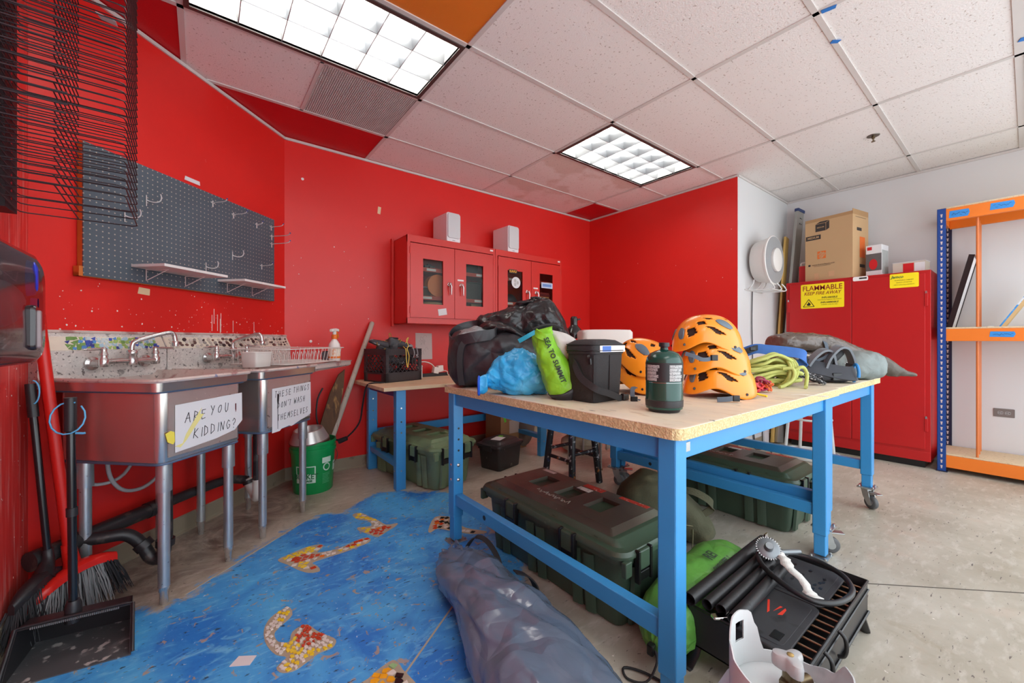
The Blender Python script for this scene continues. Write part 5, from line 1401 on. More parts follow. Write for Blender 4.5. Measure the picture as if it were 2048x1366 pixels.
M_redtag = mat('red sticker', S(196, 60, 44), rough=.5, var=.2, vs=40, layers=[(S(230, 200, 196), 60, .6, .03, 'noise', .8)])
def trunk(label, loc, rz, mb_, ml, mt, L=.94, W=.45, open_=False, sticker=True):
    t = thing('storage_chest', label, 'chest', loc, rz, None)
    hw, hl = W/2, L/2
    def ring(w_, l_, z, r): return [V((a, c, z)) for a, c in rrect(-w_, w_, -l_, l_, r, 4)]
    b = MB()
    b.rings([ring(hw-.075, hl-.075, .0, .03), ring(hw-.06, hl-.06, .004, .04), ring(hw-.05, hl-.05, .03, .05), ring(hw-.032, hl-.03, .25, .055), ring(hw-.03, hl-.028, .262, .055), ring(hw-.012, hl-.012, .268, .055), ring(hw-.01, hl-.01, .29, .055), ring(hw-.03, hl-.03, .29, .05)])
    b.build('body', mb_, t, smooth=40)
    # moulded ribs down the long sides and ends
    b = MB()
    for sg in (-1, 1):
        for y in (-.29, -.22, .0, .07, .27, .33):
            b.add([V((sg*(hw-.05+dx), y+dy, z)) for z, dx in ((.012, .004), (.25, .022)) for dx2, dy in ((0, -.022), (.007, -.012), (.007, .012), (0, .022)) for dx in (dx+dx2,)], [(0, 1, 5, 4), (1, 2, 6, 5), (2, 3, 7, 6), (0, 4, 7, 3), (4, 5, 6, 7), (3, 2, 1, 0)])
        for x in (-.1, .1):
            b.add([V((x+dx, sg*(hl-.05+dy+e), z)) for z, e in ((.012, .004), (.24, .022)) for dy, dx in ((0, -.03), (.012, -.02), (.012, .02), (0, .03))], [(0, 1, 5, 4), (1, 2, 6, 5), (2, 3, 7, 6), (0, 4, 7, 3), (4, 5, 6, 7), (3, 2, 1, 0)])
    stuff(b.build('ribs', mb_, t, smooth=30))
    lt = Matrix.Translation((0, 0, .292)) @ (Matrix.Rotation(R(0), 4, 'X'))
    b = MB(lt)
    b.rings([ring(hw-.02, hl-.02, 0, .05), ring(hw, hl, .0, .06), ring(hw+.002, hl+.002, .012, .06), ring(hw-.006, hl-.006, .026, .056), ring(hw-.03, hl-.03, .028, .05), ring(hw-.045, hl-.06, .05, .02), ring(hw-.05, hl-.065, .052, .02)])
    lid = b.build('lid', ml, t, smooth=40)
    # raised deck with three pockets
    b = MB(lt)
    pw, pl, z0, z1 = hw-.075, hl-.11, .048, .07
    zones = [(-pl, -.24, 0), (-.24, -.14, 1), (-.14, -.05, 0), (-.05, .05, 1), (.05, .14, 0), (.14, .24, 1), (.24, pl, 0)]
    for a, c, hole in zones:
        if not hole: b.box(-pw, pw, a, c, z0, z1)
        else: b.box(-pw, -.07, a, c, z0, z1); b.box(.07, pw, a, c, z0, z1)
    b.build('deck', mt, lid)
    b = MB(lt); b.rings([ring(pw+.03, pl+.03, .049, .012), ring(pw, pl, .0695, .008), ring(pw-.004, pl-.004, .0695, .006)], cap0=False, cap1=False)
    b.build('deck_slope', mt, lid, smooth=30)
    # notches: small blocks along the rim
    b = MB(lt)
    for sg in (-1, 1):
        for y in (-.32, -.08, .08, .32):
            b.prism([(sg*(hw-.052)+.02*math.cos(R(a)), y+.028*math.sin(R(a))) for a in range(0, 360, 30)], .02, .036)
    stuff(b.build('rim_bosses', ml, lid, smooth=40))
    for sx_, y, o in ((-1, .18, 1), (-1, -.2, 1), (1, .18, 1), (1, -.2, 1)):
        b = MB(); b.box(sx_*(hw-.01) if sx_ > 0 else -hw-.012, hw+.012 if sx_ > 0 else -hw+.01, y-.035, y+.035, .235, .312); la = b.build('latch', ml, t, bevel=.006)
        b = MB()
        for e in (-1, 1): b.box(sx_*(hw+.004)-.012, sx_*(hw+.004)+.012, y+e*.037-.006, y+e*.037+.006, .20, .318)
        b.box(sx_*(hw+.004)-.01, sx_*(hw+.004)+.01, y-.03, y+.03, .205, .24); b.build('latch_frame', M_latch, la, bevel=.003)
    for sg in (-1, 1):
        for xx in ((-.10, .10) if sg < 0 else (0,)):
            b = MB(); b.box(xx-.034, xx+.034, sg*(hl-.0)-.010, sg*(hl-.0)+.010, .24, .314); la = b.build('latch', ml, t, bevel=.006)
            b = MB()
            for e in (-1, 1): b.box(xx+e*.038-.006, xx+e*.038+.006, sg*(hl+.004)-.011, sg*(hl+.004)+.011, .195, .318)
            b.box(xx-.03, xx+.03, sg*(hl+.002)-.008, sg*(hl+.002)+.008, .20, .236); b.build('latch_frame', M_latch, la, bevel=.003)
        b = MB(); b.box(-hw+.012, -hw+.05, sg*(hl-.005)-.012, sg*(hl-.005)+.010, .235, .292); b.build('corner_tab', ml, t, bevel=.004)
    if sticker:
        b = MB(lt); b.box(pw-.045, pw-.005, -.10, .02, .0702, .0708); b.build('warning_label', M_redtag, lid)
        b = MB(lt); b.box(pw-.09, pw-.055, -.06, .02, .0702, .0708); b.build('paper_label', M_tag, lid)
        b = MB(lt); b.box(pw-.03, pw-.002, -.34, -.19, .0702, .0708); b.build('warning_label', M_redtag, lid)
        b = MB(lt); b.box(pw-.036, pw-.01, .24, .33, .0702, .0708); b.build('paper_label', M_tag, lid)
        b = MB(lt @ Matrix.Translation((-.105, .02, 0)) @ Matrix.Rotation(-PI/2, 4, 'Z'))
        b.tube([V((-.11+.22*k/40, .012*math.sin(k*1.7)+.006*math.sin(k*.7), .0705)) for k in range(41)], .0018, 5)
        b.build('embossed_script', mat('worn emboss', S(150, 142, 132), rough=.5), lid, smooth=80)
    return t
trunk('large dark green storage trunk under the near work table, brown-stained lid', (1.42, 1.365, 0), 0, M_trk, M_trk, M_trkt)
trunk('dark green storage trunk under the far end of the work tables, behind two blue rails', (2.80, 1.25, 0), R(-1), M_trk, M_trk, M_trkt)
trunk('pale green storage trunk under the left end of the back bench', (1.43, 3.045, 0), R(11), M_trkl, M_trkl, M_trkl, L=.86, sticker=False)
o = MB().box(-.04, .04, -.02, .02, 0, .001).build('paper_label', M_tag); o.location = (1.56, 2.76, .3635); o.rotation_euler = (0, 0, R(11)); tag(o, 'white label stuck on the pale green trunk under the back bench', 'label')

# black lidded tote, cardboard box
M_blkw = mat('scraped black plastic', S(46, 45, 46), rough=.45, var=.3, vs=10, layers=[(S(150, 146, 140), 26, .68, .03, 'noise', .6)])
t = thing('storage_tote', 'small black lidded tote with white label on the floor behind the table leg', 'tote', (2.07, 2.84, 0), R(14))
w_, d_ = .165, .125
b = MB(); b.rings([[V((a, c, z)) for a, c in rrect(-w_*g, w_*g, -d_*g, d_*g, .025, 3)] for g, z in ((.84, 0), (.86, .004), (.95, .17), (1.0, .172), (1.0, .19))]); b.build('body', M_blkw, t, smooth=40)
b = MB(); b.rings([[V((a, c, z)) for a, c in rrect(-w_*g, w_*g, -d_*g, d_*g, .03, 3)] for g, z in ((1.07, .192), (1.09, .2), (1.06, .215), (.9, .22), (.8, .24), (.76, .244))]); lid = b.build('lid', M_blkw, t, smooth=35)
b = MB(Matrix.Rotation(.25, 4, 'Z')); b.box(-.09, .03, -.04, .05, .2442, .245); b.build('paper_label', M_paper, lid)
b = MB(Matrix.Rotation(.25, 4, 'Z')); b.box(.035, .075, .0, .04, .2442, .245); b.build('green_tag', mat('green tape', S(110, 220, 60), rough=.5), lid)
for sg in (-1, 1):
    b = MB(); b.box(sg*w_*1.04-.012, sg*w_*1.04+.012, -.05, .05, .165, .215); b.build('latch', M_blkw, t, bevel=.004)
M_card = mat('cardboard', S(186, 150, 106), rough=.8, var=.06, vs=5)
M_cardd = mat('darker cardboard', S(160, 124, 86), rough=.8, var=.08, vs=5)
t = thing('cardboard_box', 'tall cardboard box under the back bench behind the black tote', 'box', (2.50, 3.27, 0), R(4))
b = MB(); b.box(-.20, .14, -.1, .14, 0, .5); b.build('carton', M_cardd, t, bevel=.003)
b = MB(); b.box(.1405, .145, -.1, .14, 0, .5); b.build('side_flap', M_card, t)
b = MB(Matrix.Translation((0, -.1005, 0)) @ Matrix.Rotation(PI/2, 4, 'X')); b.box(-.18, -.12, .345, .405, 0, .0012); b.build('shipping_label', M_tag, t)
b = MB(Matrix.Translation((0, -.1005, 0)) @ Matrix.Rotation(PI/2, 4, 'X')); b.box(-.09, .08, .17, .30, 0, .0012); b.build('shipping_label', mat('tan label', S(190, 176, 164), rough=.6, var=.08, vs=40), t)
b = MB(Matrix.Translation((0, -.1005, 0)) @ Matrix.Rotation(PI/2, 4, 'X') @ Matrix.Rotation(.3, 4, 'Z')); b.box(-.06, -.035, .32, .37, 0, .0012); b.build('green_tag', MATS['green tape'], t)
# small bundle behind the box
soft_c = mat('gray burlap', S(168, 158, 138), rough=.9, var=.15, vs=12, bump=.3, bs=60)
def sandbag(loc, rz, label, k):
    t = thing('sandbag', label, 'sandbag', loc, rz, 'stacked sandbags behind the stool')
    soft('sack', [((-.2, 0, .07), (0, .03, 0), (0, 0, .02), 2.4), ((-.18, 0, .08), (0, .10, 0), (0, 0, .05), 2.6), ((-.08, 0, .085), (0, .13, 0), (0, 0, .08), 2.6), ((.06, 0, .085), (0, .13, 0), (0, 0, .078), 2.6), ((.17, 0, .075), (0, .1, 0), (0, 0, .05), 2.5), ((.2, 0, .07), (0, .04, 0), (0, 0, .02), 2.4)], soft_c, t, n=32, rows=4, amp=.008, freq=9, ridge=.005, rfreq=12, floor=.002, seed=k)
    b = MB(); b.tube(catm2((-.19, -.06, .08), (-.05, -.13, .09), (.08, -.132, .088), (.18, -.08, .078), n=5), .004, 6); b.build('seam', soft_c, t, smooth=80)
sandbag((2.98, 2.72, 0), R(-35), 'lower sandbag of the gray stack behind the black stool', 1)
sandbag((2.99, 2.74, .150), R(-28), 'upper sandbag of the gray stack behind the black stool', 2)
o = soft('sack', [((2.62, 3.2, .02), (.05, 0, 0), (0, .05, 0), 2), ((2.64, 3.2, .15), (.1, 0, 0), (0, .1, 0), 2.2), ((2.66, 3.2, .32), (.11, 0, 0), (0, .1, 0), 2.2), ((2.68, 3.2, .44), (.06, 0, 0), (0, .06, 0), 2), ((2.69, 3.2, .47), (.01, 0, 0), (0, .01, 0), 2)], mat('dim gray sack cloth', S(120, 112, 104), rough=.8, var=.2), None, n=32, rows=4, amp=.012, freq=9, ridge=.01, rfreq=8, floor=.001)
tag(o, 'dim gray sack under the right end of the back bench', 'sack')

# paint-covered stool
M_stl = mat('paint-splashed black wood', S(30, 30, 34), rough=.4, var=.3, vs=14, layers=[(S(200, 200, 204), 34, .62, .03, 'noise', .7), (S(186, 110, 40), 22, .68, .03, 'noise', .8), (S(40, 70, 130), 19, .66, .05, 'noise', .6)])
t = thing('wooden_stool', 'black paint-splashed round wooden stool between the benches', 'stool', (2.29, 2.19, 0), R(-136))
ft = [(.21, 0), (0, .21), (-.21, 0), (0, -.21)]
for x, y in ft:
    b = MB(); b.tube([(x, y, 0), (x*.62, y*.62, .69)], .026, 14); b.build('leg', M_stl, t, smooth=60)
for k in range(4):
    z = .20 if k % 2 else .25
    f = 1-.38*z/.69
    a, c = ft[k], ft[(k+1) % 4]
    b = MB(); b.tube([(a[0]*f, a[1]*f, z), (c[0]*f, c[1]*f, z)], .014, 10); b.build('rung', M_stl, t, smooth=60)
b = MB(); b.lathe([(0, .69), (.15, .69), (.17, .70), (.17, .72), (.155, .728), (0, .728)], 32); b.build('seat', M_stl, t, smooth=40)
# white cloth draped behind the stool on a chrome-legged chair
t = thing('folding_chair', 'chrome-legged chair draped with a white cloth behind the black stool', 'chair', (2.78, 2.42, 0), R(20))
for x in (-.17, .17):
    for y in (-.15, .15):
        b = MB(); b.tube([(x, y, .012), (x*.9, y*.9, .44)], .011, 10); lo = b.build('leg', mat('scuffed gray tube', S(176, 176, 172), rough=.35, metal=.6), t, smooth=60)
        b = MB(); b.lathe([(.016, 0), (.018, .006), (.012, .016)], 12, (x, y, 0)); b.build('foot', M_brass, lo, smooth=50)
b = MB(); b.rbox(-.17, .17, -.16, .16, .44, .465, .04); b.build('seat', M_blk, t, bevel=.006)
M_clo = mat('white cloth', S(226, 222, 210), rough=.85, var=.05, sheen=.2)
b = MB(); n = 16
rg = []
for i in range(9):
    z = .475-.32*(max(0, i-1)/7)
    rg.append([V((-.10+.20*k/n, -.165-(.0 if i == 0 else .006)-.012*math.sin(k*1.1+i*.25)*min(1, i/3) + (.12 if i == 0 else 0), z if i else .47)) for k in range(n+1)])
vs = [p for r in rg for p in r]
b.add(vs, [(i*(n+1)+k, i*(n+1)+k+1, (i+1)*(n+1)+k+1, (i+1)*(n+1)+k) for i in range(8) for k in range(n)])
co = b.build('cloth', M_clo, None, smooth=180, solid=.004); co.location = (2.78, 2.42, 0); co.rotation_euler = (0, 0, R(20)); tag(co, 'white cloth hanging over the chrome-legged chair behind the black stool', 'cloth')
# ================================================================ work tables
M_chip = mat('chipboard edge', S(208, 190, 140), rough=.85, var=.15, vs=70, bump=.7, bs=160, layers=[(S(236, 222, 172), 110, .54, .05, 'noise', .8), (S(150, 112, 68), 120, .68, .03, 'noise', .7), (S(90, 76, 60), 40, .78, .02, 'noise', .6)])
M_top = mat('worn pale table top', S(222, 211, 190), rough=.5, var=.08, vs=6, stretch=(3, 1, 1), bump=.06, bs=60,
            layers=[(S(236, 222, 194), 4, .52, .1, 'noise', .7), (S(186, 160, 124), 9, .64, .05, 'noise', .5), (S(88, 82, 88), 11, .685, .012, 'noise', .8), (S(130, 170, 200), 6, .79, .01, 'noise', .6), (S(244, 240, 230), 13, .72, .01, 'noise', .8)])
M_bolt = mat('steel bolt', S(200, 200, 200), rough=.25, metal=.9, var=.05)
M_cast = mat('caster steel', S(176, 180, 180), rough=.3, metal=.8, var=.12, vs=20)
M_rubg = mat('gray caster rubber', S(88, 90, 92), rough=.55, var=.12, vs=20)
ZT = .85
def caster(par, x, y, hz, ang=0, F=None):
    """swivel caster under a leg foot at (x, y); its plate sits at height hz"""
    b = F(); b.box(x-.045, x+.045, y-.045, y+.045, hz-.005, hz+.003); co = b.build('caster', M_cast, par, bevel=.001)
    M = Matrix.Translation((x, y, 0)) @ Matrix.Rotation(ang, 4, 'Z')
    wr = .042 if hz > .09 else hz*.44
    def G():
        q = F(); q.M = q.M @ M; return q
    b = G(); b.cyl((0, 0, hz-.005), (0, 0, hz-.02), .024, n=16); b.build('swivel', M_cast, co, smooth=50)
    b = G()
    for s_ in (-1, 1): b.prism([(.024, hz-.016), (-.024, hz-.016), (-.045, wr-.006), (-.02, wr-.012), (.01, wr+.03)], s_*.02-.0015, s_*.02+.0015, Matrix.Rotation(PI/2, 4, 'X'))
    b.build('fork', M_cast, co)
    b = G(); b.lathe([(.012, -.014), (wr-.006, -.014), (wr, -.008), (wr, .008), (wr-.006, .014), (.012, .014)], 28, (-.028, 0, wr), Matrix.Rotation(PI/2, 4, 'X')); b.build('wheel', M_rubg, co, smooth=50)
    b = G(); b.lathe([(0, -.016), (.02, -.016), (.02, .016), (0, .016)], 18, (-.028, 0, wr), Matrix.Rotation(PI/2, 4, 'X')); b.build('hub', M_cast, co, smooth=40)
    b = G(); b.box(-.085, -.02, -.02, .02, hz-.03, hz-.024); b.build('brake_lever', M_cast, co, bevel=.002)
    for dx, dy in ((-.034, -.034), (.034, -.034), (.034, .034), (-.034, .034)):
        b = F(); b.cyl((x+dx, y+dy, hz+.003), (x+dx, y+dy, hz+.012), .006, n=8); b.build('bolt', M_bolt, co)
def leg(t, F, x, y, foot, zs=.12, bolts=True):
    b = F(); b.box(x, x+.06, y, y+.06, zs, ZT-.035); lo = b.build('leg', M_tbl, t, bevel=.005)
    b = F(); b.box(x+.005, x+.055, y+.005, y+.055, foot, zs+.02); b.build('leg_extension', M_tbl, lo, bevel=.004)
    if foot > .02: caster(t, x+.03, y+.03, foot, 1.0 if x > 3 else 2.2, F)
    else:
        b = F(); b.box(x-.02, x+.08, y-.01, y+.07, 0, .006); b.build('foot_plate', M_cast, lo, bevel=.001)
        for dx, dy in ((-.012, 0), (.072, 0), (-.012, .06), (.072, .06)):
            b = F(); b.cyl((x+dx, y+dy, .006), (x+dx, y+dy, .014), .006, n=8); b.build('bolt', M_bolt, lo)
    for zz in ((.34, .42) if bolts else ()):
        b = F(); b.lathe([(0, .004), (.006, .003), (.0085, 0)], 12, (x-.0, y+.03, zz), Matrix.Rotation(-PI/2, 4, 'Y')); b.build('bolt', M_bolt, lo, smooth=50)
        b = F(); b.lathe([(0, .004), (.007, .003), (.010, 0)], 12, (x+.03, y-.0, zz), Matrix.Rotation(PI/2, 4, 'X')); b.build('bolt', M_bolt, lo, smooth=50)
    for zz in ((.5, .56, .62) if bolts else ()):
        b = F(); b.cyl((x+.03, y-.0005, zz), (x+.03, y-.001, zz), .006, n=10); b.build('hole', M_latch, lo)
    return lo
def work_table(label, x0, x1, y0, y1, legs, rails, zr=.205):
    cx, cy = (x0+x1)/2, (y0+y1)/2
    t = thing('work_table', label, 'table', (cx, cy, 0))
    F = lambda: MB(Matrix.Translation((-cx, -cy, 0)))
    pl = rrect(x0, x1, y0, y1, .035, 5)
    b = F(); b.prism(pl, ZT-.036, ZT-.003); b.build('chipboard_core', M_chip, t)
    b = F(); pl2 = rrect(x0+.004, x1-.004, y0+.004, y1-.004, .034, 5); b.rings([[V((a, c, z)) for a, c in pl_] for z, pl_ in ((ZT-.0029, pl), (ZT-.001, pl), (ZT, pl2))]); b.build('top_sheet', M_top, t)
    for lg in legs: leg(t, F, *lg)
    lx = sorted(set(l[0] for l in legs)); ly = sorted(set(l[1] for l in legs))
    za, zb = ZT-.105, ZT-.037
    for x in lx:
        b = F(); b.box(x+.012, x+.048, ly[0]+.06, ly[-1], za, zb); b.build('end_apron', M_tbl, t, bevel=.003)
    for y in (ly[0], ly[-1]):
        b = F(); b.box(lx[0]+.06, lx[-1], y+.012, y+.048, za, zb); b.build('side_apron', M_tbl, t, bevel=.003)
        b = F(); b.box(lx[0]+.06, lx[0]+.095, y+.009, y+.012, za+.02, zb-.02); b.build('bracket_hole', M_bolt, t)
    for x in rails:
        b = F(); b.box(x+.01, x+.05, ly[0]+.06, ly[-1], zr, zr+.06); ro = b.build('low_rail', M_tbl, t, bevel=.003)
        b = F(); b.cyl((x+.0095, ly[-1]-.28, .237), (x+.009, ly[-1]-.28, .237), .012, n=14); b.build('hole', M_latch, ro)
    return t
work_table('near blue work table with chipboard-edged top holding the camping gear', 1.06, 2.632, .60, 2.0,
           [(1.075, .62, .012, .11, False), (1.075, 1.9, .012, .14), (2.464, .62, .012, .115, False), (2.464, 1.9, .135, .2)], [1.075, 2.464])
work_table('far blue work table on casters, pushed against the far end of the near one', 2.636, 3.62, .61, 2.0,
           [(2.53, .625, .135, .215, False), (2.53, 1.9, .135, .215), (3.44, .625, .135, .215, False), (3.44, 1.9, .135, .215)], [2.53, 3.44], .245)

# ---------------------------------------------------------------- camping gear on the tables
def at(u, d, z=ZT):
    """a spot in the room at depth d and bearing u (both read off the photograph), as a thing's base"""
    r = (u-1024)/801.7*d; th = R(52.2295)
    return V((d*math.cos(th)+r*math.sin(th), d*math.sin(th)-r*math.cos(th), z))
VA = R(52.2295-90)
M_nyl = mat('black ripstop nylon', S(40, 40, 44), rough=.4, var=.15, vs=6, crease=.2, cs=6)
M_nyl2 = mat('glossy black tarpaulin', S(34, 34, 36), rough=.3, var=.15, vs=6, crease=.5, cs=9)
M_web = mat('black webbing', S(36, 36, 38), rough=.7, var=.1, vs=80)
M_silv = mat('gray coated lining', S(128, 134, 136), rough=.3, var=.3, vs=12, crease=.6, cs=22)
def band(pts, w_, th, m, name, par, n=6, up=(0, 0, 1), closed=False):
    """flat strap swept along a smooth path; its width is along 'up' """
    P = catmull(pts, n, closed); U = V(up)
    rg = []
    for i, p in enumerate(P):
        d = (P[min(i+1, len(P)-1)]-P[max(i-1, 0)]).normalized()
        u = (U-d*U.dot(d)); u = u.normalized() if u.length > 1e-4 else V((1, 0, 0)); s_ = d.cross(u)
        rg.append([p+u*w_/2+s_*th/2, p-u*w_/2+s_*th/2, p-u*w_/2-s_*th/2, p+u*w_/2-s_*th/2])
    return MB().rings(rg, closed=closed).build(name, m, par, smooth=50)

# lower duffel
t = thing('duffel_bag', 'large black duffel bag at the left end of the table, its mouth open', 'bag', at(1000, 2.22), VA)
soft('body', [((-.285, .0, .13), (0, .03, 0), (0, 0, .03), 2.2), ((-.265, .0, .15), (0, .12, 0), (0, 0, .12), 2.4), ((-.21, .0, .145), (0, .17, 0), (0, 0, .155), 2.6), ((-.1, .0, .15), (0, .185, 0), (0, 0, .16), 2.6), ((.02, .0, .15), (0, .185, 0), (0, 0, .155), 2.6), ((.13, .0, .14), (0, .17, 0), (0, 0, .145), 2.5), ((.22, .02, .12), (0, .14, 0), (0, 0, .12), 2.4), ((.28, .03, .10), (0, .06, 0), (0, 0, .06), 2.2)],
     M_nyl, t, n=90, rows=9, amp=.014, freq=5, ridge=.011, rfreq=4.2, aniso=(1.5, 1, .8), floor=.002, seed=3)
soft('lining', [((-.24, -.06, .26), (0, .02, 0), (0, 0, .01), 2), ((-.2, -.06, .27), (0, .07, 0), (0, 0, .035), 2), ((-.12, -.05, .282), (0, .08, 0), (0, 0, .04), 2), ((-.05, -.04, .28), (0, .04, 0), (0, 0, .02), 2), ((-.02, -.04, .28), (0, .01, 0), (0, 0, .008), 2)], M_silv, t, n=32, rows=5, amp=.012, freq=16, ridge=.008, rfreq=14, seed=6)
band([(-.25, -.10, .235), (-.2, -.16, .25), (-.1, -.17, .27), (-.02, -.13, .285), (-.04, -.02, .325), (-.14, .05, .335), (-.23, .02, .31), (-.27, -.04, .26)], .055, .006, M_nyl, 'mouth_hem', t, closed=True)
soft('gathered_top', [((-.14, .05, .29), (0, .04, 0), (0, 0, .02), 2), ((-.08, .03, .315), (0, .10, 0), (0, 0, .04), 2), ((.02, .0, .31), (0, .11, 0), (0, 0, .035), 2), ((.1, -.03, .285), (0, .08, 0), (0, 0, .03), 2), ((.15, -.05, .25), (0, .02, 0), (0, 0, .02), 2)], M_nyl2, t, n=40, rows=6, amp=.015, freq=10, ridge=.012, rfreq=11, seed=8)
band([(-.19, -.176, .02), (-.2, -.178, .12), (-.19, -.17, .22), (-.13, -.15, .28)], .03, .004, M_web, 'side_strap', t, up=(1, 0, 0))
b = MB(); b.box(-.09, -.06, -.02, .02, .352, .354); b.build('white_tag', M_lab, t)
# upper duffel
t = thing('duffel_bag', 'slumped glossy black bag heaped on top of the other black duffel', 'bag', at(1050, 2.36, 1.135), VA)
soft('body', [((-.295, 0, .03), (0, .03, 0), (0, 0, .015), 2), ((-.27, 0, .05), (0, .10, 0), (0, 0, .055), 2.4), ((-.18, 0, .055), (0, .15, 0), (0, 0, .08), 2.4), ((-.06, 0, .065), (0, .17, 0), (0, 0, .10), 2.4), ((.05, 0, .08), (0, .17, 0), (0, 0, .12), 2.3), ((.14, 0, .075), (0, .17, 0), (0, 0, .13), 2.2), ((.21, 0, .03), (0, .14, 0), (0, 0, .10), 2.2), ((.255, 0, -.03), (0, .07, 0), (0, 0, .05), 2), ((.28, 0, -.06), (0, .02, 0), (0, 0, .012), 2)],
     M_nyl2, t, n=80, rows=9, amp=.012, freq=6, ridge=.016, rfreq=7, aniso=(1.2, 1, .8), seed=12)
soft('drawn_neck', [((-.04, -.05, .13), (.03, 0, 0), (0, .03, 0), 2), ((-.02, -.06, .17), (.05, 0, 0), (0, .04, 0), 2), ((.02, -.05, .185), (.07, 0, 0), (0, .05, 0), 2), ((.06, -.04, .2), (.04, 0, 0), (0, .03, 0), 2), ((.07, -.04, .215), (.01, 0, 0), (0, .01, 0), 2)], M_nyl2, t, n=36, rows=6, amp=.016, freq=14, ridge=.012, rfreq=16, seed=14)
MB().tube(catm2((.02, -.1, .19), (.05, -.12, .205), (.08, -.1, .2), (.06, -.08, .21), (.03, -.1, .205)), .004, 6).build('drawcord', M_web, t, smooth=80)
band([(.2, -.1, .02), (.26, -.06, -.05), (.3, -.02, -.075)], .02, .004, M_web, 'strap_end', t)

# blue sack
M_cyan = mat('thin cyan nylon', S(52, 176, 236), rough=.33, var=.12, vs=9, crease=.5, cs=13, layers=[(S(110, 205, 245), 7, .58, .08, 'noise', .6)])
M_cyand = mat('deep blue hem', S(24, 92, 214), rough=.5, var=.15, vs=20)
t = thing('stuff_sack', 'bright blue crumpled nylon sack in front of the black duffel', 'sack', at(1035, 1.86), VA)
soft('body', [((-.165, -.01, .045), (0, .03, .006), (.01, 0, .03), 2), ((-.14, -.01, .07), (0, .05, 0), (.01, 0, .05), 2.2), ((-.10, 0, .085), (0, .07, 0), (0, 0, .075), 2.2), ((-.04, 0, .095), (0, .09, 0), (0, 0, .10), 2.3), ((.03, 0, .10), (0, .10, 0), (0, 0, .105), 2.3), ((.09, 0, .085), (0, .095, 0), (0, 0, .09), 2.3), ((.13, 0, .06), (0, .07, 0), (0, 0, .06), 2.2), ((.15, 0, .04), (0, .02, 0), (0, 0, .02), 2)],
     M_cyan, t, n=72, rows=8, amp=.012, freq=9, ridge=.012, rfreq=10, floor=.002, seed=21)
soft('mouth', [((-.135, -.05, .06), (0, .03, 0), (0, 0, .04), 2), ((-.155, -.055, .05), (0, .025, 0), (0, 0, .042), 2), ((-.172, -.06, .045), (0, .022, 0), (0, 0, .04), 2)], M_cyan, t, n=28, rows=3, amp=.008, freq=30, seed=22)
MB().tube([V((-.174, -.06+.022*math.cos(a)*(1+.2*math.sin(3*a)), .045+.04*math.sin(a))) for a in [R(k*18) for k in range(20)]], .006, 6, closed=True).build('hem', M_cyand, t, smooth=80)
MB().add([V((-.1735, -.06+.02*math.cos(R(k*30)), .045+.037*math.sin(R(k*30)))) for k in range(12)], [tuple(range(12))]).build('mouth_shadow', mat('deep blue mouth shade', S(10, 40, 90), rough=.8), t)  # flat dark disc: the shade inside the mouth put into its colour
# green dry bag
M_lime = mat('lime green nylon', S(132, 200, 44), rough=.42, var=.08, vs=8, crease=.2, cs=16)
M_teal = mat('teal roll-top strip', S(24, 150, 176), rough=.5)
t = thing('dry_bag', 'lime green roll-top dry bag with black base leaning between the blue sack and the cooler', 'bag', at(1112, 1.72), VA, rot=(0, 0, VA))
soft('body', [((.035, 0, .003), (.05, 0, 0), (0, .055, 0), 2.4), ((.03, 0, .02), (.065, 0, 0), (0, .065, 0), 2.4), ((.012, 0, .09), (.075, 0, 0), (0, .07, 0), 2.4), ((-.02, 0, .17), (.065, 0, 0), (0, .065, 0), 2.4), ((-.05, 0, .23), (.05, 0, 0), (0, .05, 0), 2.3), ((-.06, 0, .28), (.048, 0, .01), (0, .022, 0), 2.2), ((-.055, 0, .30), (.045, 0, .012), (0, .006, 0), 2)], M_lime, t, n=48, rows=7, amp=.006, freq=12, ridge=.007, rfreq=12, floor=.001, seed=31)
soft('black_base', [((.036, -.002, .0), (.052, 0, 0), (0, .058, 0), 2.4), ((.031, -.002, .02), (.0665, 0, 0), (0, .0675, 0), 2.4), ((.05, -.002, .04), (.046, 0, .02), (0, .066, 0), 2.4), ((.06, 0, .055), (.028, 0, .02), (0, .05, 0), 2.2)], M_nyl, t, n=40, rows=4, amp=.002, freq=12, floor=0, seed=32)
soft('gray_panel', [((.06, .03, .15), (.03, 0, 0), (0, .03, 0), 2), ((.055, .03, .2), (.06, 0, 0), (0, .05, 0), 2.3), ((.04, .03, .25), (.06, 0, -.01), (0, .05, 0), 2.3), ((.01, .03, .285), (.05, 0, -.012), (0, .02, 0), 2), ((0, .03, .29), (.01, 0, 0), (0, .01, 0), 2)], mat('pale gray nylon', S(206, 206, 200), rough=.5, var=.08, bump=.2, bs=40), t, n=40, rows=5, amp=.006, freq=14, ridge=.006, rfreq=12, seed=33)
band([(-.09, -.03, .285), (-.075, -.045, .272), (-.05, -.05, .262), (-.02, -.05, .262)], .03, .008, M_lime, 'rolled_top', t)
band([(-.16, -.02, .245), (-.12, -.03, .268), (-.09, -.03, .285)], .018, .006, M_teal, 'closure_strip', t)
MB().tube(catm2((-.1, -.02, .295), (-.06, -.02, .312), (-.01, -.01, .315), (.03, .0, .30)), .005, 8).build('closure_cord', M_web, t, smooth=80)
txt = text('lettering', 'SEA TO SUMMIT', .030, mat('dark print', S(20, 34, 30), rough=.6), t, (0, 0, 0), ext=.0, bold=.0007)
xs_ = [v.co.x for v in txt.data.vertices]; xa_, xb_ = min(xs_), max(xs_)
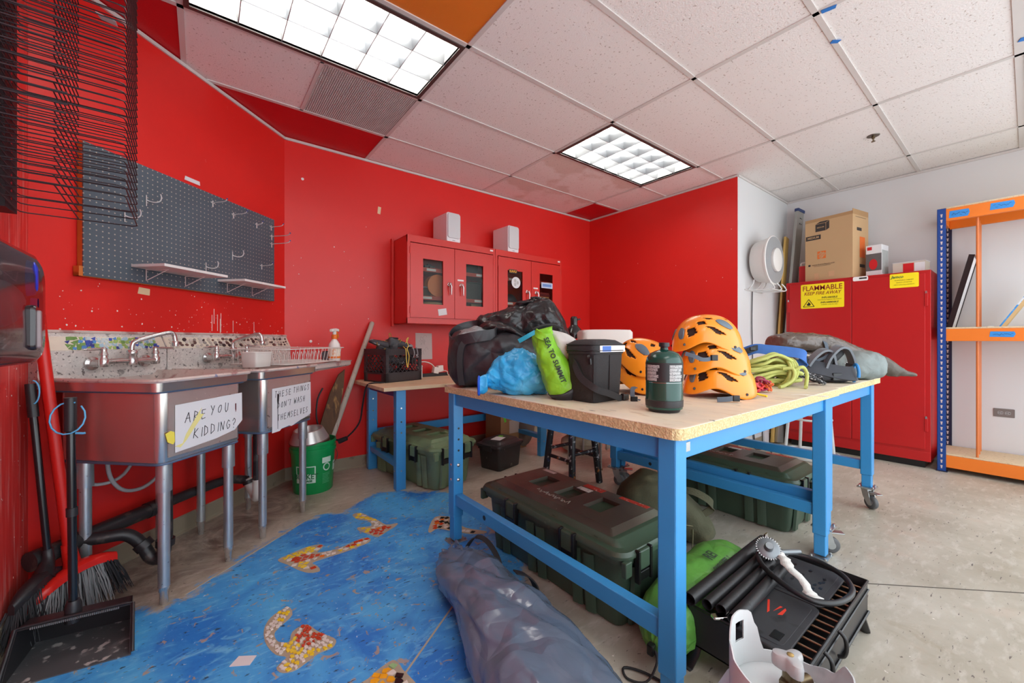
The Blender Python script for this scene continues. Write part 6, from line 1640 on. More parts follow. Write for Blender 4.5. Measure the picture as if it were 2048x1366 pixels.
for v in txt.data.vertices:                     # wrap the print onto the front of the bag, reading downwards
    s_ = 1-(v.co.x-xa_)/(xb_-xa_); zz = .075+.185*s_
    cx_ = .030-(zz-.06)*.40; off = v.co.y
    ed = (.0735 if zz < .12 else .0735-(zz-.12)*.13)+.004
    v.co = (cx_+off*.92, -ed+abs(off)*.1, zz+off*.35)

# cooler bag
t = thing('cooler_bag', 'black soft cooler bag with shoulder strap on the table front', 'bag', (1.305, 1.115, ZT), R(2))
M_cool = mat('black cordura', S(44, 44, 46), rough=.75, var=.1, vs=120, bump=.25, bs=400)
def crg(w_, d_, z, r, dx=0): return [V((a+dx, c, z)) for a, c in rrect(-w_, w_, -d_, d_, r, 4)]
b = MB(); b.rings([crg(.085, .06, 0, .02), crg(.09, .066, .006, .022), crg(.095, .07, .1, .022), crg(.099, .074, .2, .022)]); b.build('body', M_cool, t, smooth=50)
b = MB(); b.rings([crg(.103, .078, .195, .024), crg(.104, .079, .225, .024), crg(.1, .075, .236, .026), crg(.08, .058, .25, .03), crg(.04, .03, .254, .02)]); b.build('lid', M_cool, t, smooth=50)
b = MB(); b.tube(crg(.1045, .0795, .208, .024), .0022, 6, closed=True); b.build('zip', M_latch, t, smooth=80)
b = MB(); b.tube(crg(.1035, .0785, .232, .024), .0026, 6, closed=True); b.build('piping', M_web, t, smooth=80)
b = MB(); b.box(-.07, .095, -.0805, -.079, .202, .228); b.build('label_strip', M_lab, t)
b = MB(); b.box(-.055, .0, -.0812, -.0804, .204, .226); b.build('blue_label', mat('blue printed label', S(70, 116, 200), rough=.5), t)
b = MB(); b.tube([(.0, -.0745, .19), (.0, -.0715, .02)], .0022, 6); b.tube([(-.097, -.07, .19), (-.093, -.066, .01)], .0022, 6); b.build('piping', M_web, t, smooth=80)
band([(-.095, .04, .16), (-.108, .02, .155), (-.113, -.02, .10), (-.1, -.085, .06), (-.04, -.098, .04), (.05, -.09, .012), (.095, -.082, .005)], .026, .004, M_web, 'shoulder_strap', t, up=(.2, 0, 1))
band([(-.102, -.05, .19), (-.11, -.06, .175), (-.108, -.06, .155)], .012, .006, M_latch, 'zip_pull', t, up=(0, 1, 0))
b = MB(); b.box(.06, .10, -.10, -.08, 0, .03); b.build('strap_buckle', M_latch, t, bevel=.006)

# white bin and lamp behind
t = thing('foam_bin', 'white lidded bin standing behind the cooler bag', 'bin', (2.10, 1.72, ZT), VA)
b = MB(); b.rings([[V((a, c, z)) for a, c in rrect(-w_, w_, -w_*.75, w_*.75, .03, 4)] for w_, z in ((.13, 0), (.135, .01), (.15, .23))]); b.build('body', mat('white bin plastic', S(226, 222, 216), rough=.5, var=.03), t, smooth=40)
b = MB(); b.rings([[V((a, c, z)) for a, c in rrect(-w_, w_, -w_*.76, w_*.76, .035, 4)] for w_, z in ((.155, .225), (.162, .23), (.162, .30), (.15, .315), (.1, .318))]); b.build('lid', MATS['white bin plastic'], t, smooth=40)
t = thing('desk_lamp', 'black desk lamp showing above the white bin', 'lamp', at(1148, 2.86), VA)
b = MB(); b.lathe([(0, 0), (.08, 0), (.08, .012), (.02, .025), (.012, .03)], 24); b.build('base', M_blk, t, smooth=40)
b = MB(); b.cyl((0, 0, .03), (0, 0, .33), .009, n=10); b.build('stem', M_blk, t, smooth=60)
b = MB(); b.lathe([(0, .42), (.018, .418), (.026, .405), (.026, .36), (.03, .35), (.052, .325), (.064, .29), (.066, .26), (.06, .26), (.05, .3), (.02, .34), (0, .34)], 28); b.build('shade', mat('glossy black enamel', S(26, 26, 28), rough=.2, coat=.4, var=.05), t, smooth=50)
b = MB(); b.cyl((.02, 0, .395), (.045, 0, .40), .006, n=8); b.build('switch', M_blk, t, smooth=60)

# helmets
M_hel = mat('orange helmet shell', S(248, 150, 34), rough=.28, var=.03, vs=6, coat=.25)
M_foam = mat('dark helmet foam', S(52, 34, 28), rough=.9, var=.2, vs=20)
M_clip = mat('slate gray clip', S(96, 112, 124), rough=.4, var=.06)
def hel_pt(th, h, k=1.0):
    """th: angle from the front (degrees), h: 0 rim .. 1 crown"""
    a = abs(((th+180) % 360)-180)
    rim = .012+.034*math.exp(-((a-112)/26)**2)-.012*math.exp(-((a-62)/26)**2)+.006*math.exp(-((a-0)/30)**2)
    ph = R(90*h)
    c = math.cos(ph)**.82; z = rim+(.175-rim)*math.sin(ph)**.95
    lx = .152 if a < 90 else .150
    return V((lx*math.cos(R(th))*c*k*(1+.03*math.cos(R(th))), .116*math.sin(R(th))*c*k, z*k if k < 1 else z))
def pin(p, poly):
    ins = False; n = len(poly)
    for i in range(n):
        a, b = poly[i], poly[(i+1) % n]
        if (a[1] > p[1]) != (b[1] > p[1]) and p[0] < (b[0]-a[0])*(p[1]-a[1])/(b[1]-a[1])+a[0]: ins = not ins
    return ins
VENTS = [[(78, .27), (94, .35), (108, .35), (92, .24)], [(88, .60), (97, .66), (116, .64), (104, .58)], [(110, .43), (114, .51), (128, .50), (122, .41)], [(126, .24), (132, .36), (146, .37), (141, .22)], [(36, .60), (30, .68), (44, .69), (46, .61)], [(20, .3), (20, .36), (12, .36), (12, .3)]]
CLIPS = [[(50, .40), (58, .54), (72, .60), (86, .55), (80, .45), (62, .37)], [(152, .22), (154, .38), (166, .42), (168, .30), (160, .20)]]
def grow(q, k):
    cx = sum(p[0] for p in q)/len(q); cy = sum(p[1] for p in q)/len(q)
    return [(cx+(p[0]-cx)*k, cy+(p[1]-cy)*k) for p in q]
VENTS = [grow(q, 1.25) for q in VENTS]
def helmet_meshes(t):
    nt, nh = 144, 44
    P = [[hel_pt(360*i/nt, j/nh) for i in range(nt)] for j in range(nh)]
    b = MB(); b.v = [p for r in P for p in r]+[hel_pt(0, 1)]; cr = nt*nh
    def cut(i, j, polys):
        th = 360*(i+.5)/nt; h = (j+.5)/nh
        a = th if th <= 180 else 360-th
        return any(pin((a, h), q) for q in polys)
    for j in range(nh-1):
        for i in range(nt):
            if cut(i, j, VENTS+CLIPS): continue
            b.f.append([j*nt+i, j*nt+(i+1) % nt, (j+1)*nt+(i+1) % nt, (j+1)*nt+i])
    for i in range(nt): b.f.append([(nh-1)*nt+i, (nh-1)*nt+(i+1) % nt, cr])
    b.build('shell', M_hel, t, smooth=70, solid=.005)
    for sg in (1, -1):
        for q in CLIPS:
            pts = [hel_pt(sg*a, h)*1.008 for a, h in [(p.x, p.y) for p in catmull([(a, h, 0) for a, h in q], 3, True)]]
            c = sum(pts, V())/len(pts)
            nrm = V((c.x/.023, c.y/.0135, (c.z-.02)/.03)).normalized()
            m = MB(); n = len(pts)
            m.add([p-nrm*.006 for p in pts]+[p+nrm*.0015 for p in pts]+[c+(p-c)*.85+nrm*.004 for p in pts], [tuple(range(2*n, 3*n))]+[(k, (k+1) % n, n+(k+1) % n, n+k) for k in range(n)]+[(n+k, n+(k+1) % n, 2*n+(k+1) % n, 2*n+k) for k in range(n)])
            m.build('headlamp_clip', M_clip, t, smooth=40)
        m = MB(); c = hel_pt(sg*62, .07); m.lathe([(0, 0), (.005, 0), (.006, -.002), (0, -.004)][::-1], 10, c+V((.002, sg*.003, 0)), Matrix.Rotation(-sg*PI/2, 4, 'X')); m.build('rivet', M_blk, t, smooth=40)
        m = MB(); c = hel_pt(sg*148, .09); m.lathe([(0, 0), (.005, 0), (.006, -.002), (0, -.004)][::-1], 10, c+V((-.002, sg*.003, 0)), Matrix.Rotation(-sg*PI/2, 4, 'X')); m.build('rivet', M_blk, t, smooth=40)
    f = MB(); f.rings([[hel_pt(360*i/36, h, .93)+V((0, 0, .008)) for i in range(36)] for h in (0.02, .2, .4, .6, .8, .95)], cap0=False); f.build('foam_liner', M_foam, t, smooth=60)
t0 = thing('helmet', 'orange climbing helmet at the bottom of the stack of three', 'helmet', at(1436, 1.78), VA+R(-4), 'orange climbing helmets')
helmet_meshes(t0)
def hel(loc, rz, label, rot=None):
    o = dup(t0, loc, rz, label)
    if rot: o.rotation_euler = rot
    return o
p = at(1428, 1.79)
hel((p.x, p.y, ZT+.095), VA+R(6), 'orange climbing helmet in the middle of the stack of three', (R(2), R(-3), VA+R(6)))
p = at(1412, 1.80)
hel((p.x, p.y, ZT+.19), VA+R(2), 'orange climbing helmet on top of the stack of three', (R(-3), R(-2), VA+R(2)))
p = at(1280, 1.92)
hel((p.x, p.y, ZT+.005), VA+R(30), 'lower orange helmet of the pair behind the cooler bag', (R(-4), R(4), VA+R(-50)))
p = at(1278, 1.92)
hel((p.x, p.y, ZT+.085), VA+R(30), 'upper orange helmet of the pair behind the cooler bag', (R(-6), R(8), VA+R(-52)))
M_strap = mat('slate webbing', S(86, 96, 108), rough=.7, var=.12, vs=80)
def hstrap(name, label, loc, pts, w_=.02, buckle=None, up=(0, 0, 1)):
    t = thing(name, label, 'strap', loc, VA, 'helmet chin straps')
    band(pts, w_, .003, M_strap, 'webbing', t, up=up)
    if buckle:
        b = MB(); b.rbox(-.014, .014, -.007, .007, -.012, .012, .004, M=Matrix.Translation(buckle)); b.build('buckle', M_latch, t, bevel=.002)
hstrap('chin_strap', 'gray chin strap with buckle lying at the foot of the helmet stack', at(1452, 1.60), [(-.035, 0, .012), (0, -.002, .014), (.02, 0, .016), (.035, .004, .018)], .02, (.042, .004, .017))
hstrap('chin_strap', 'gray chin strap looping out below the top helmet of the stack', at(1400, 1.64, 1.0), [(-.06, 0, .045), (-.03, -.012, .035), (0, -.016, .022), (.03, -.01, .022), (.05, .0, .03)], .016, (.055, -.006, .028))
hstrap('chin_strap', 'gray chin strap with buckle beside the cooler bag', at(1262, 1.66), [(.02, 0, .055), (.004, -.012, .05), (0, -.02, .025), (.006, -.022, .008), (.03, -.02, .006)], .018, (.006, -.022, .008), up=(1, 0, 0))

# propane canister
M_can = mat('dark green enamel can', S(10, 66, 56), rough=.22, var=.06, vs=5, coat=.3)
t = thing('propane_canister', 'dark green propane canister with black cap and base at the table corner', 'canister', (1.292, .79, ZT))
b = MB(); b.lathe([(.0, .012), (.061, .012), (.0622, .02), (.0622, .172), (.059, .188), (.048, .203), (.03, .212), (.014, .217), (.014, .222)], 40); b.build('tank', M_can, t, smooth=45)
b = MB(); b.lathe([(0, 0), (.05, 0), (.0525, .004), (.056, .014), (.063, .02), (.0635, .042), (.0622, .043), (.0, .043)], 40); b.build('base', M_blk, t, smooth=40)
b = MB(); b.lathe([(.0, .218), (.012, .218), (.013, .226), (.0175, .227), (.018, .231), (.0175, .241), (0, .242)], 24); b.build('cap', M_blk, t, smooth=40)
def cylpatch(a0, a1, z0, z1, r, m, name, par, n=10):
    b = MB(); b.add([V((r*math.cos(R(a0+(a1-a0)*k/n)), r*math.sin(R(a0+(a1-a0)*k/n)), z)) for z in (z0, z1) for k in range(n+1)], [(k, k+1, n+2+k, n+1+k) for k in range(n)])
    return b.build(name, m, par, smooth=60)
fa = math.degrees(math.atan2(-.79, -1.292))
lo = cylpatch(fa-92, fa+92, .108, .172, .0626, mat('black can label', S(30, 32, 34), rough=.5), 'label', t, 24)
M_small = mat('small print', S(176, 178, 178), rough=.5, var=.2, vs=200, layers=[(S(80, 82, 84), 320, .56, .04, 'noise', .8)])
for a0, a1, zs in ((fa-62, fa-14, 5), (fa+16, fa+66, 5), (fa-90, fa-70, 4)):
    for k in range(zs): 
        z = .165-k*.0112
        cylpatch(a0, a1-(k*5) % 12, z-.0105, z-.0005, .0629, M_small, 'print_block', lo, 8)
cylpatch(fa-70, fa+70, .1035, .1042, .0625, M_chr, 'pinstripe', t, 20)

# ropes, cords, harnesses, bags on the far table
M_rope = mat('lime kernmantle rope', S(184, 192, 108), rough=.7, var=.12, vs=50, bump=.3, bs=300)
M_ropeb = mat('black and white rope', S(44, 44, 46), rough=.75, var=.2, vs=50, layers=[(S(220, 220, 220), 110, .6, .02, 'noise', .9)])
t = thing('climbing_rope', 'coiled lime green climbing rope beside the helmet stack', 'rope', at(1536, 2.22), VA)
q = random.Random(5)
for k in range(11):
    a = .10+.05*q.random(); zc = .03+.012*k+q.uniform(0, .02); tl = q.uniform(-.28, .28)
    pts = []
    for i in range(12):
        w_ = 2*PI*i/12
        pts.append((a*1.15*math.cos(w_)-.01, (.045+.03*q.random())*math.sin(w_)+q.uniform(-.02, .02)-.03, max(.012, zc*(1-.28*abs(math.cos(w_)))+.018*math.sin(w_+k)+tl*.06*math.cos(w_))))
    MB().tube(catmull(pts, 4, True), .0088, 8, closed=True).build('strand', M_rope, t, smooth=80)
for k in range(4):
    x = .035+.012*k
    MB().tube([V((x+.03*math.sin(w_*1.0)*.6, -.03+.098*math.cos(w_), .075+.075*math.sin(w_))) for w_ in [2*PI*i/20 for i in range(20)]], .0088, 8, closed=True).build('wrap', M_rope, t, smooth=80)
MB().tube(catm2((.05, -.13, .09), (.09, -.14, .11), (.12, -.13, .07), (.10, -.15, .012), (.085, -.17, .01)), .0088, 8).build('strand', M_rope, t, smooth=80)
MB().tube(catm2((.0, -.12, .10), (.04, -.14, .10), (.035, -.15, .05), (-.02, -.16, .015), (-.05, -.17, .01)), .0088, 8).build('strand', M_rope, t, smooth=80)
t = thing('climbing_rope', 'black and white speckled rope lying between the lime rope and the black harness', 'rope', at(1592, 2.28), VA)
for k in range(5):
    pts = [(-.12+.05*i+q.uniform(-.01, .01), -.06+.03*math.sin(i*1.3+k)+.012*k, max(.01, .02+.03*math.sin(i*.8)+.01*k)) for i in range(6)]
    MB().tube(catmull(pts, 4), .009, 8).build('strand', M_ropeb, t, smooth=80)
M_red1 = mat('red accessory cord', S(206, 60, 66), rough=.7, var=.2, vs=60, layers=[(S(240, 170, 170), 90, .6, .03, 'noise', .7)])
M_red2 = mat('orange flecked cord', S(222, 104, 50), rough=.7, var=.2, vs=60, layers=[(S(50, 30, 40), 110, .62, .02, 'noise', .9), (S(246, 200, 90), 90, .66, .02, 'noise', .8)])
M_red3 = mat('plum cord', S(150, 50, 84), rough=.7, var=.2, vs=60)
t = thing('cord_tangle', 'tangle of red and orange accessory cords in front of the lime rope', 'cord', at(1522, 1.92), VA)
for k in range(13):
    m = (M_red1, M_red1, M_red2, M_red3)[k % 4]; cx = -.03 if m is M_red1 else .035 if m is M_red2 else 0
    pts = [(cx+q.uniform(-.035, .035), q.uniform(-.03, .03), q.uniform(.006, .07-.4*abs(cx))) for i in range(7)]
    MB().tube(catmull(pts, 5, True), .0042, 6, closed=True).build('cord_loop', m, t, smooth=80)
o = MB().tube(catm2((-.04, -.01, .006), (0, -.015, .014), (.03, -.03, .008), (.045, -.05, .005)), .005, 8).build('yellow_cord', mat('yellow cord', S(240, 220, 60), rough=.6), None, smooth=80)
o.location = at(1500, 1.80); o.rotation_euler = (0, 0, VA); tag(o, 'short yellow cord end lying by the helmets', 'cord')
M_bweb = mat('blue padded webbing', S(56, 106, 180), rough=.7, var=.15, vs=30)
t = thing('climbing_harness', 'blue climbing harness belt draped over the lime rope', 'harness', at(1545, 2.32), VA)
band([(-.16, .02, .175), (-.1, 0, .20), (-.04, -.02, .195), (.05, -.05, .185), (.12, -.07, .17), (.15, -.05, .13), (.12, -.02, .10)], .055, .008, M_bweb, 'waist_belt', t)
band([(-.2, .02, .16), (-.15, -.02, .19), (-.1, -.01, .205), (-.06, .02, .21), (-.1, .04, .18)], .03, .006, M_web, 'leg_loop', t)
b = MB(); b.box(-.145, -.115, -.03, -.01, .19, .21); b.build('buckle', M_latch, t, bevel=.003)
M_hpad = mat('charcoal harness padding', S(58, 60, 66), rough=.75, var=.15, vs=20)
M_hgr = mat('gray harness mesh', S(112, 118, 124), rough=.7, var=.1, vs=60)
t = thing('climbing_harness', 'black and gray climbing harness with open leg loops on the far table', 'harness', at(1645, 2.42), VA)
band([(-.17, -.03, .115), (-.1, -.07, .09), (0, -.10, .065), (.08, -.11, .055), (.14, -.06, .06), (.16, .02, .07)], .085, .016, M_hpad, 'waist_belt', t, up=(.15, .5, 1))
band([(-.04, -.06, .09), (-.02, -.07, .15), (.03, -.075, .205), (.09, -.06, .20), (.14, -.04, .14), (.16, -.03, .07)], .07, .012, M_hgr, 'leg_loop', t, up=(.2, 1, .15))
soft('mesh_lining', [((-.03, -.02, .08), (.01, 0, 0), (0, .05, 0), 2), ((.0, -.02, .12), (.05, 0, 0), (0, .05, 0), 2), ((.04, -.02, .165), (.06, 0, 0), (0, .05, 0), 2), ((.06, -.02, .19), (.03, 0, 0), (0, .04, 0), 2)], M_web, t, n=24, rows=3, amp=.004, freq=20)
band([(-.13, -.05, .10), (-.10, -.06, .15), (-.05, -.065, .19), (.0, -.06, .18), (.03, -.05, .10)], .06, .012, M_hgr, 'leg_loop', t, up=(.2, 1, .15))
band([(-.13, -.03, .11), (-.05, -.06, .14), (.02, -.06, .19), (.04, -.05, .21)], .016, .004, M_strap, 'riser_strap', t)
MB().tube([V((.115+.02*math.cos(a)*.4, -.1+.03*math.cos(a), .055+.055*math.sin(a))) for a in [R(k*20-60) for k in range(14)]], .008, 8).build('gear_loop', mat('blue gear loop', S(40, 130, 200), rough=.4), t, smooth=80)
b = MB(); b.box(-.03, .025, -.12, -.095, .015, .06); b.build('buckle', M_latch, t, bevel=.006)
soft('belt_pad', [((-.12, -.04, .03), (0, .02, 0), (0, 0, .01), 2), ((-.09, -.05, .04), (0, .05, 0), (0, 0, .038), 2.3), ((.02, -.05, .045), (0, .055, 0), (0, 0, .043), 2.3), ((.1, -.03, .045), (0, .05, 0), (0, 0, .04), 2.3), ((.13, -.02, .04), (0, .02, 0), (0, 0, .015), 2)], M_hpad, t, n=36, rows=5, amp=.006, freq=14, ridge=.005, rfreq=12, floor=.001, seed=41)
M_gray = mat('gray ripstop', S(126, 136, 134), rough=.5, var=.08, vs=7, crease=.25, cs=14)
t = thing('stuff_sack', 'gray drawstring sack at the far right end of the tables', 'sack', at(1704, 2.58), VA)
soft('body', [((-.15, .03, .05), (0, .03, 0), (0, 0, .02), 2), ((-.12, .02, .07), (0, .08, 0), (0, 0, .065), 2.4), ((-.03, 0, .085), (0, .11, 0), (0, 0, .085), 2.6), ((.07, -.01, .09), (0, .11, 0), (0, 0, .09), 2.8), ((.13, -.01, .088), (0, .095, 0), (0, 0, .082), 2.8), ((.15, -.01, .08), (0, .05, 0), (0, 0, .05), 2.4)], M_gray, t, n=56, rows=7, amp=.008, freq=9, ridge=.008, rfreq=9, floor=.002, seed=51)
band([(-.1, -.07, .10), (-.04, -.085, .125), (0, -.09, .11), (-.03, -.09, .08)], .012, .003, M_lab, 'white_cord', t)
M_brn = mat('shiny taupe nylon', S(98, 86, 78), rough=.25, var=.12, vs=6, crease=.5, cs=13, spec=.7)
t = thing('sleeping_pad', 'folded shiny taupe sleeping pad at the back of the far table', 'pad', at(1640, 2.80), VA)
soft('upper_fold', [((-.33, 0, .22), (0, .04, 0), (0, 0, .03), 2.2), ((-.31, 0, .225), (0, .11, 0), (0, 0, .06), 2.6), ((-.2, 0, .235), (0, .13, 0), (0, 0, .066), 2.8), ((-.05, 0, .225), (0, .13, 0), (0, 0, .064), 2.8), ((.08, 0, .20), (0, .13, 0), (0, 0, .062), 2.7), ((.2, -.01, .165), (0, .12, 0), (0, 0, .05), 2.5), ((.30, -.02, .14), (0, .10, 0), (0, 0, .03), 2.2), ((.36, -.03, .12), (0, .04, 0), (0, 0, .008), 2)], M_brn, t, n=56, rows=7, amp=.01, freq=8, ridge=.010, rfreq=9, seed=61)
soft('lower_fold', [((-.32, 0, .10), (0, .05, 0), (0, 0, .04), 2.2), ((-.3, 0, .11), (0, .11, 0), (0, 0, .06), 2.6), ((-.18, 0, .115), (0, .12, 0), (0, 0, .07), 2.6), ((0, 0, .10), (0, .12, 0), (0, 0, .075), 2.6), ((.15, 0, .075), (0, .11, 0), (0, 0, .06), 2.5), ((.25, 0, .05), (0, .07, 0), (0, 0, .03), 2.2)], M_brn, t, n=56, rows=7, amp=.01, freq=8, ridge=.010, rfreq=10, floor=.002, seed=62)
band([(-.05, -.10, .03), (-.055, -.135, .12), (-.06, -.13, .22), (-.065, -.08, .275), (-.07, 0, .285)], .022, .004, M_strap, 'cinch_strap', t, up=(1, 0, 0))
MB().tube(catm2((-.26, -.13, .14), (-.2, -.15, .15), (-.15, -.14, .12), (-.2, -.15, .11), (-.14, -.15, .15), (-.1, -.14, .10)), .006, 8).build('drawcord', mat('cream cord', S(216, 204, 186), rough=.7), t, smooth=80)
t = thing('tent_sleeve', 'dark taupe cloth sleeve sticking out over the far right table end', 'bag', at(1765, 2.72), VA)
soft('sleeve', [((-.1, 0, .10), (0, .06, 0), (0, 0, .05), 2.2), ((-.03, 0, .09), (0, .08, 0), (0, 0, .065), 2.2), ((.04, -.02, .055), (0, .06, 0), (0, 0, .05), 2.2), ((.1, -.04, .035), (0, .04, 0), (0, 0, .025), 2), ((.16, -.05, .02), (0, .02, 0), (0, 0, .010), 2), ((.175, -.05, .018), (0, .005, 0), (0, 0, .004), 2)], mat('dark taupe cloth', S(92, 84, 76), rough=.5, var=.12, vs=9, crease=.3, cs=16), t, n=36, rows=6, amp=.006, freq=12, ridge=.006, rfreq=12, floor=.002, seed=71)
t = thing('plastic_spoon', 'broken white plastic spoon lying at the table edge', 'spoon', at(1612, 1.79), VA+R(-28))
b = MB(); b.tube([(-.055, 0, .003), (0, 0, .006), (.045, 0, .004)], [.002, .0025, .0025], 6, flat=.5); b.build('handle', M_adp, t, smooth=60)
b = MB(); b.rings([[V((.045+x, w_*math.cos(a), .003+.002*math.sin(a))) for a in [R(k*45) for k in range(8)]] for x, w_ in ((0, .003), (.012, .009), (.026, .009), (.036, .002))]); b.build('bowl', M_adp, t, smooth=60)
# ================================================================ gear on the floor
M_tent = mat('blue-gray coated nylon', S(98, 114, 134), rough=.22, var=.05, vs=5, crease=.3, cs=4.5, spec=.8)
t = thing('tent_bag', 'long blue-gray nylon tent bag lying on the blue floor in front of the table', 'bag', (.80, 1.0, 0))
F0 = V((.80, 1.0, 0))
ax = [(.985, 1.70), (.955, 1.64), (.925, 1.54), (.893, 1.36), (.862, 1.17), (.825, 1.0), (.785, .84), (.735, .66), (.70, .52)]
hw = [.085, .105, .125, .148, .168, .18, .185, .18, .12]; hh = [.05, .062, .075, .09, .10, .105, .108, .105, .06]
secs = []
for i, (x, y) in enumerate(ax):
    a = V((*ax[max(0, i-1)], 0)); c = V((*ax[min(len(ax)-1, i+1)], 0)); d = (c-a).normalized(); s_ = V((d.y, -d.x, 0))
    if i < 2: s_ = (s_+d*-.1).normalized()
    secs.append((V((x, y, hh[i]+.004))-F0, s_*hw[i], V((0, 0, hh[i])), 2.3))
soft('body', secs, M_tent, t, n=120, rows=13, amp=.012, freq=5, ridge=.016, rfreq=3.2, aniso=(2.0, .75, 1.6), floor=.002, seed=81, gather=lambda u: .016*max(0, 1-u/.2)**1.2)
soft('end_flap', [((1.02-.8, .735, .05), (.02, .09, 0), (0, 0, .035), 2.2), ((.985-.8, .70, .045), (.03, .085, 0), (0, 0, .045), 2.2), ((.955-.8, .64, .05), (.05, .08, 0), (0, 0, .05), 2.2)], M_tent, t, n=40, rows=4, amp=.012, freq=20, ridge=.008, rfreq=16, floor=.002, seed=83)
band([(.235, .70, .08), (.275, .68, .125), (.30, .62, .12), (.305, .54, .075), (.29, .48, .02)], .024, .004, M_web, 'carry_strap', t, up=(1, 0, .3))
band([(.20, .27, .165), (.25, .255, .14), (.285, .245, .09), (.29, .24, .03)], .04, .005, M_web, 'carry_strap', t, up=(0, 1, 0))

# green sleeping bag sack
M_grn = mat('leaf green nylon', S(98, 164, 70), rough=.4, var=.12, vs=7, crease=.3, cs=12, layers=[(S(70, 120, 56), 6, .6, .08, 'noise', .5)])
t = thing('sleeping_bag_sack', 'green camp bag stuffed and drawn shut on the floor behind the table leg', 'sack', (1.56, .80, 0), R(4))
soft('body', [((-.36, 0, .07), (0, .02, 0), (0, 0, .02), 2), ((-.33, 0, .09), (0, .06, 0), (0, 0, .06), 2.1), ((-.28, 0, .11), (0, .10, 0), (0, 0, .10), 2.2), ((-.1, 0, .115), (0, .115, 0), (0, 0, .113), 2.3), ((.12, 0, .115), (0, .115, 0), (0, 0, .113), 2.3), ((.26, 0, .11), (0, .11, 0), (0, 0, .105), 2.3), ((.30, 0, .105), (0, .08, 0), (0, 0, .075), 2.2), ((.315, 0, .10), (0, .02, 0), (0, 0, .02), 2)],
     M_grn, t, n=60, rows=7, amp=.008, freq=8, ridge=.006, rfreq=9, floor=.001, seed=91, gather=lambda u: .012*max(0, 1-u/.2))
for a_, tx, sz in ((.16, 'REI', .05), (.105, 'CAMP DUFFEL 2', .022)):
    o = text('lettering', tx, sz, mat('dark print on green', S(44, 62, 48), rough=.6), t, (0, 0, 0), ext=0, bold=.001)
    for v in o.data.vertices:
        x, y = v.co.x, v.co.y
        an = R(90+a_*100-38)-y/.115
        an = R(100 if tx == 'REI' else 121)-y/.115
        v.co = (.05+x*.9, .129*math.cos(an), .115+.127*math.sin(an))
b = MB(); b.tube(catm2((-.36, 0, .07), (-.39, -.03, .05), (-.44, -.02, .008), (-.47, .03, .006), (-.44, .06, .006), (-.41, .0, .008), (-.40, -.08, .006), (-.43, -.10, .006), (-.39, -.05, .03), (-.36, -.01, .06)), .004, 6); b.build('drawcord', M_web, t, smooth=80)
b = MB(); b.rbox(-.385, -.36, -.012, .012, .05, .085, .006); b.build('cord_lock', M_latch, t, bevel=.004)

# olive canvas bag
M_olv = mat('olive canvas', S(82, 82, 62), rough=.9, var=.15, vs=8, bump=.3, bs=120, layers=[(S(120, 112, 84), 8, .64, .06, 'noise', .4)])
t = thing('canvas_bag', 'slumped olive canvas bag between the two green trunks under the table', 'bag', (2.05, 1.24, 0), VA)
soft('body', [((-.27, .02, .10), (0, .05, 0), (0, 0, .06), 2), ((-.24, .02, .15), (0, .12, 0), (0, 0, .13), 2.2), ((-.12, .02, .185), (0, .16, 0), (0, 0, .18), 2.3), ((.0, .0, .17), (0, .17, 0), (0, 0, .165), 2.3), ((.1, -.02, .13), (0, .16, 0), (0, 0, .125), 2.3), ((.18, -.03, .09), (0, .13, 0), (0, 0, .085), 2.2), ((.23, -.04, .06), (0, .06, 0), (0, 0, .04), 2)], M_olv, t, n=60, rows=7, amp=.016, freq=5, ridge=.012, rfreq=6, floor=.002, seed=95)
band([(.02, -.10, .30), (.08, -.14, .31), (.16, -.15, .27), (.19, -.13, .22), (.15, -.12, .18)], .035, .005, M_olv, 'handle', t)
b = MB(); b.tube(catm2((.2, -.11, .11), (.08, -.17, .14), (-.05, -.17, .16)), .003, 6); b.tube(catm2((.06, -.185, .02), (.07, -.17, .13), (.06, -.12, .22)), .003, 6); stuff(b.build('seams', mat('olive seam', S(120, 116, 88), rough=.9), t, smooth=80))

# ---------------------------------------------------------------- camp grill with tubes, regulator and hose
M_gr = mat('greasy black enamel', S(38, 38, 40), rough=.35, var=.25, vs=8, layers=[(S(110, 90, 70), 20, .72, .03, 'noise', .6)])
M_gr2 = mat('matte black plate', S(54, 55, 58), rough=.5, var=.15, vs=6, layers=[(S(30, 30, 32), 12, .66, .03, 'noise', .8), (S(120, 110, 100), 30, .76, .02, 'noise', .6)])
M_rod = mat('browned steel rod', S(160, 128, 100), rough=.35, metal=.7, var=.25, vs=30)
t = thing('camp_grill', 'black two-burner camp grill on short legs on the floor beside the table', 'grill', (1.63, .54, 0))
F = lambda: MB(Matrix.Translation((-1.63, -.54, 0)))
x0, x1, y0, y1, zb, zt = 1.31, 1.955, .368, .712, .075, .205
b = F()
for a in ((x0, x1, y0, y0+.004), (x0, x1, y1-.004, y1), (x0, x0+.004, y0, y1), (x1-.004, x1, y0, y1)): b.box(a[0], a[1], a[2], a[3], zb, zt)
b.box(x0, x1, y0, y1, zb, zb+.004)
b.build('tray', M_gr, t)
b = F(); b.tube([(x0, y0, zt), (x1, y0, zt), (x1, y1, zt), (x0, y1, zt)], .005, 6, closed=True); b.build('rim', M_gr, t, smooth=60)
b = F(); b.tube([(x0, y0-.004, zb+.02), (x1, y0-.004, zb+.02)], .004, 6); b.tube([(x0, y0-.003, zt-.03), (x1, y0-.003, zt-.03)], .003, 6); stuff(b.build('side_ridges', M_gr, t, smooth=60))
n = 15
for k in range(n):
    x = x0+.03+(x1-x0-.06)*k/(n-1)
    b = F(); b.cyl((x, y0+.004, zt-.02), (x, y1-.004, zt-.02), .0035, n=8); b.build('rod', M_rod, t, smooth=60)
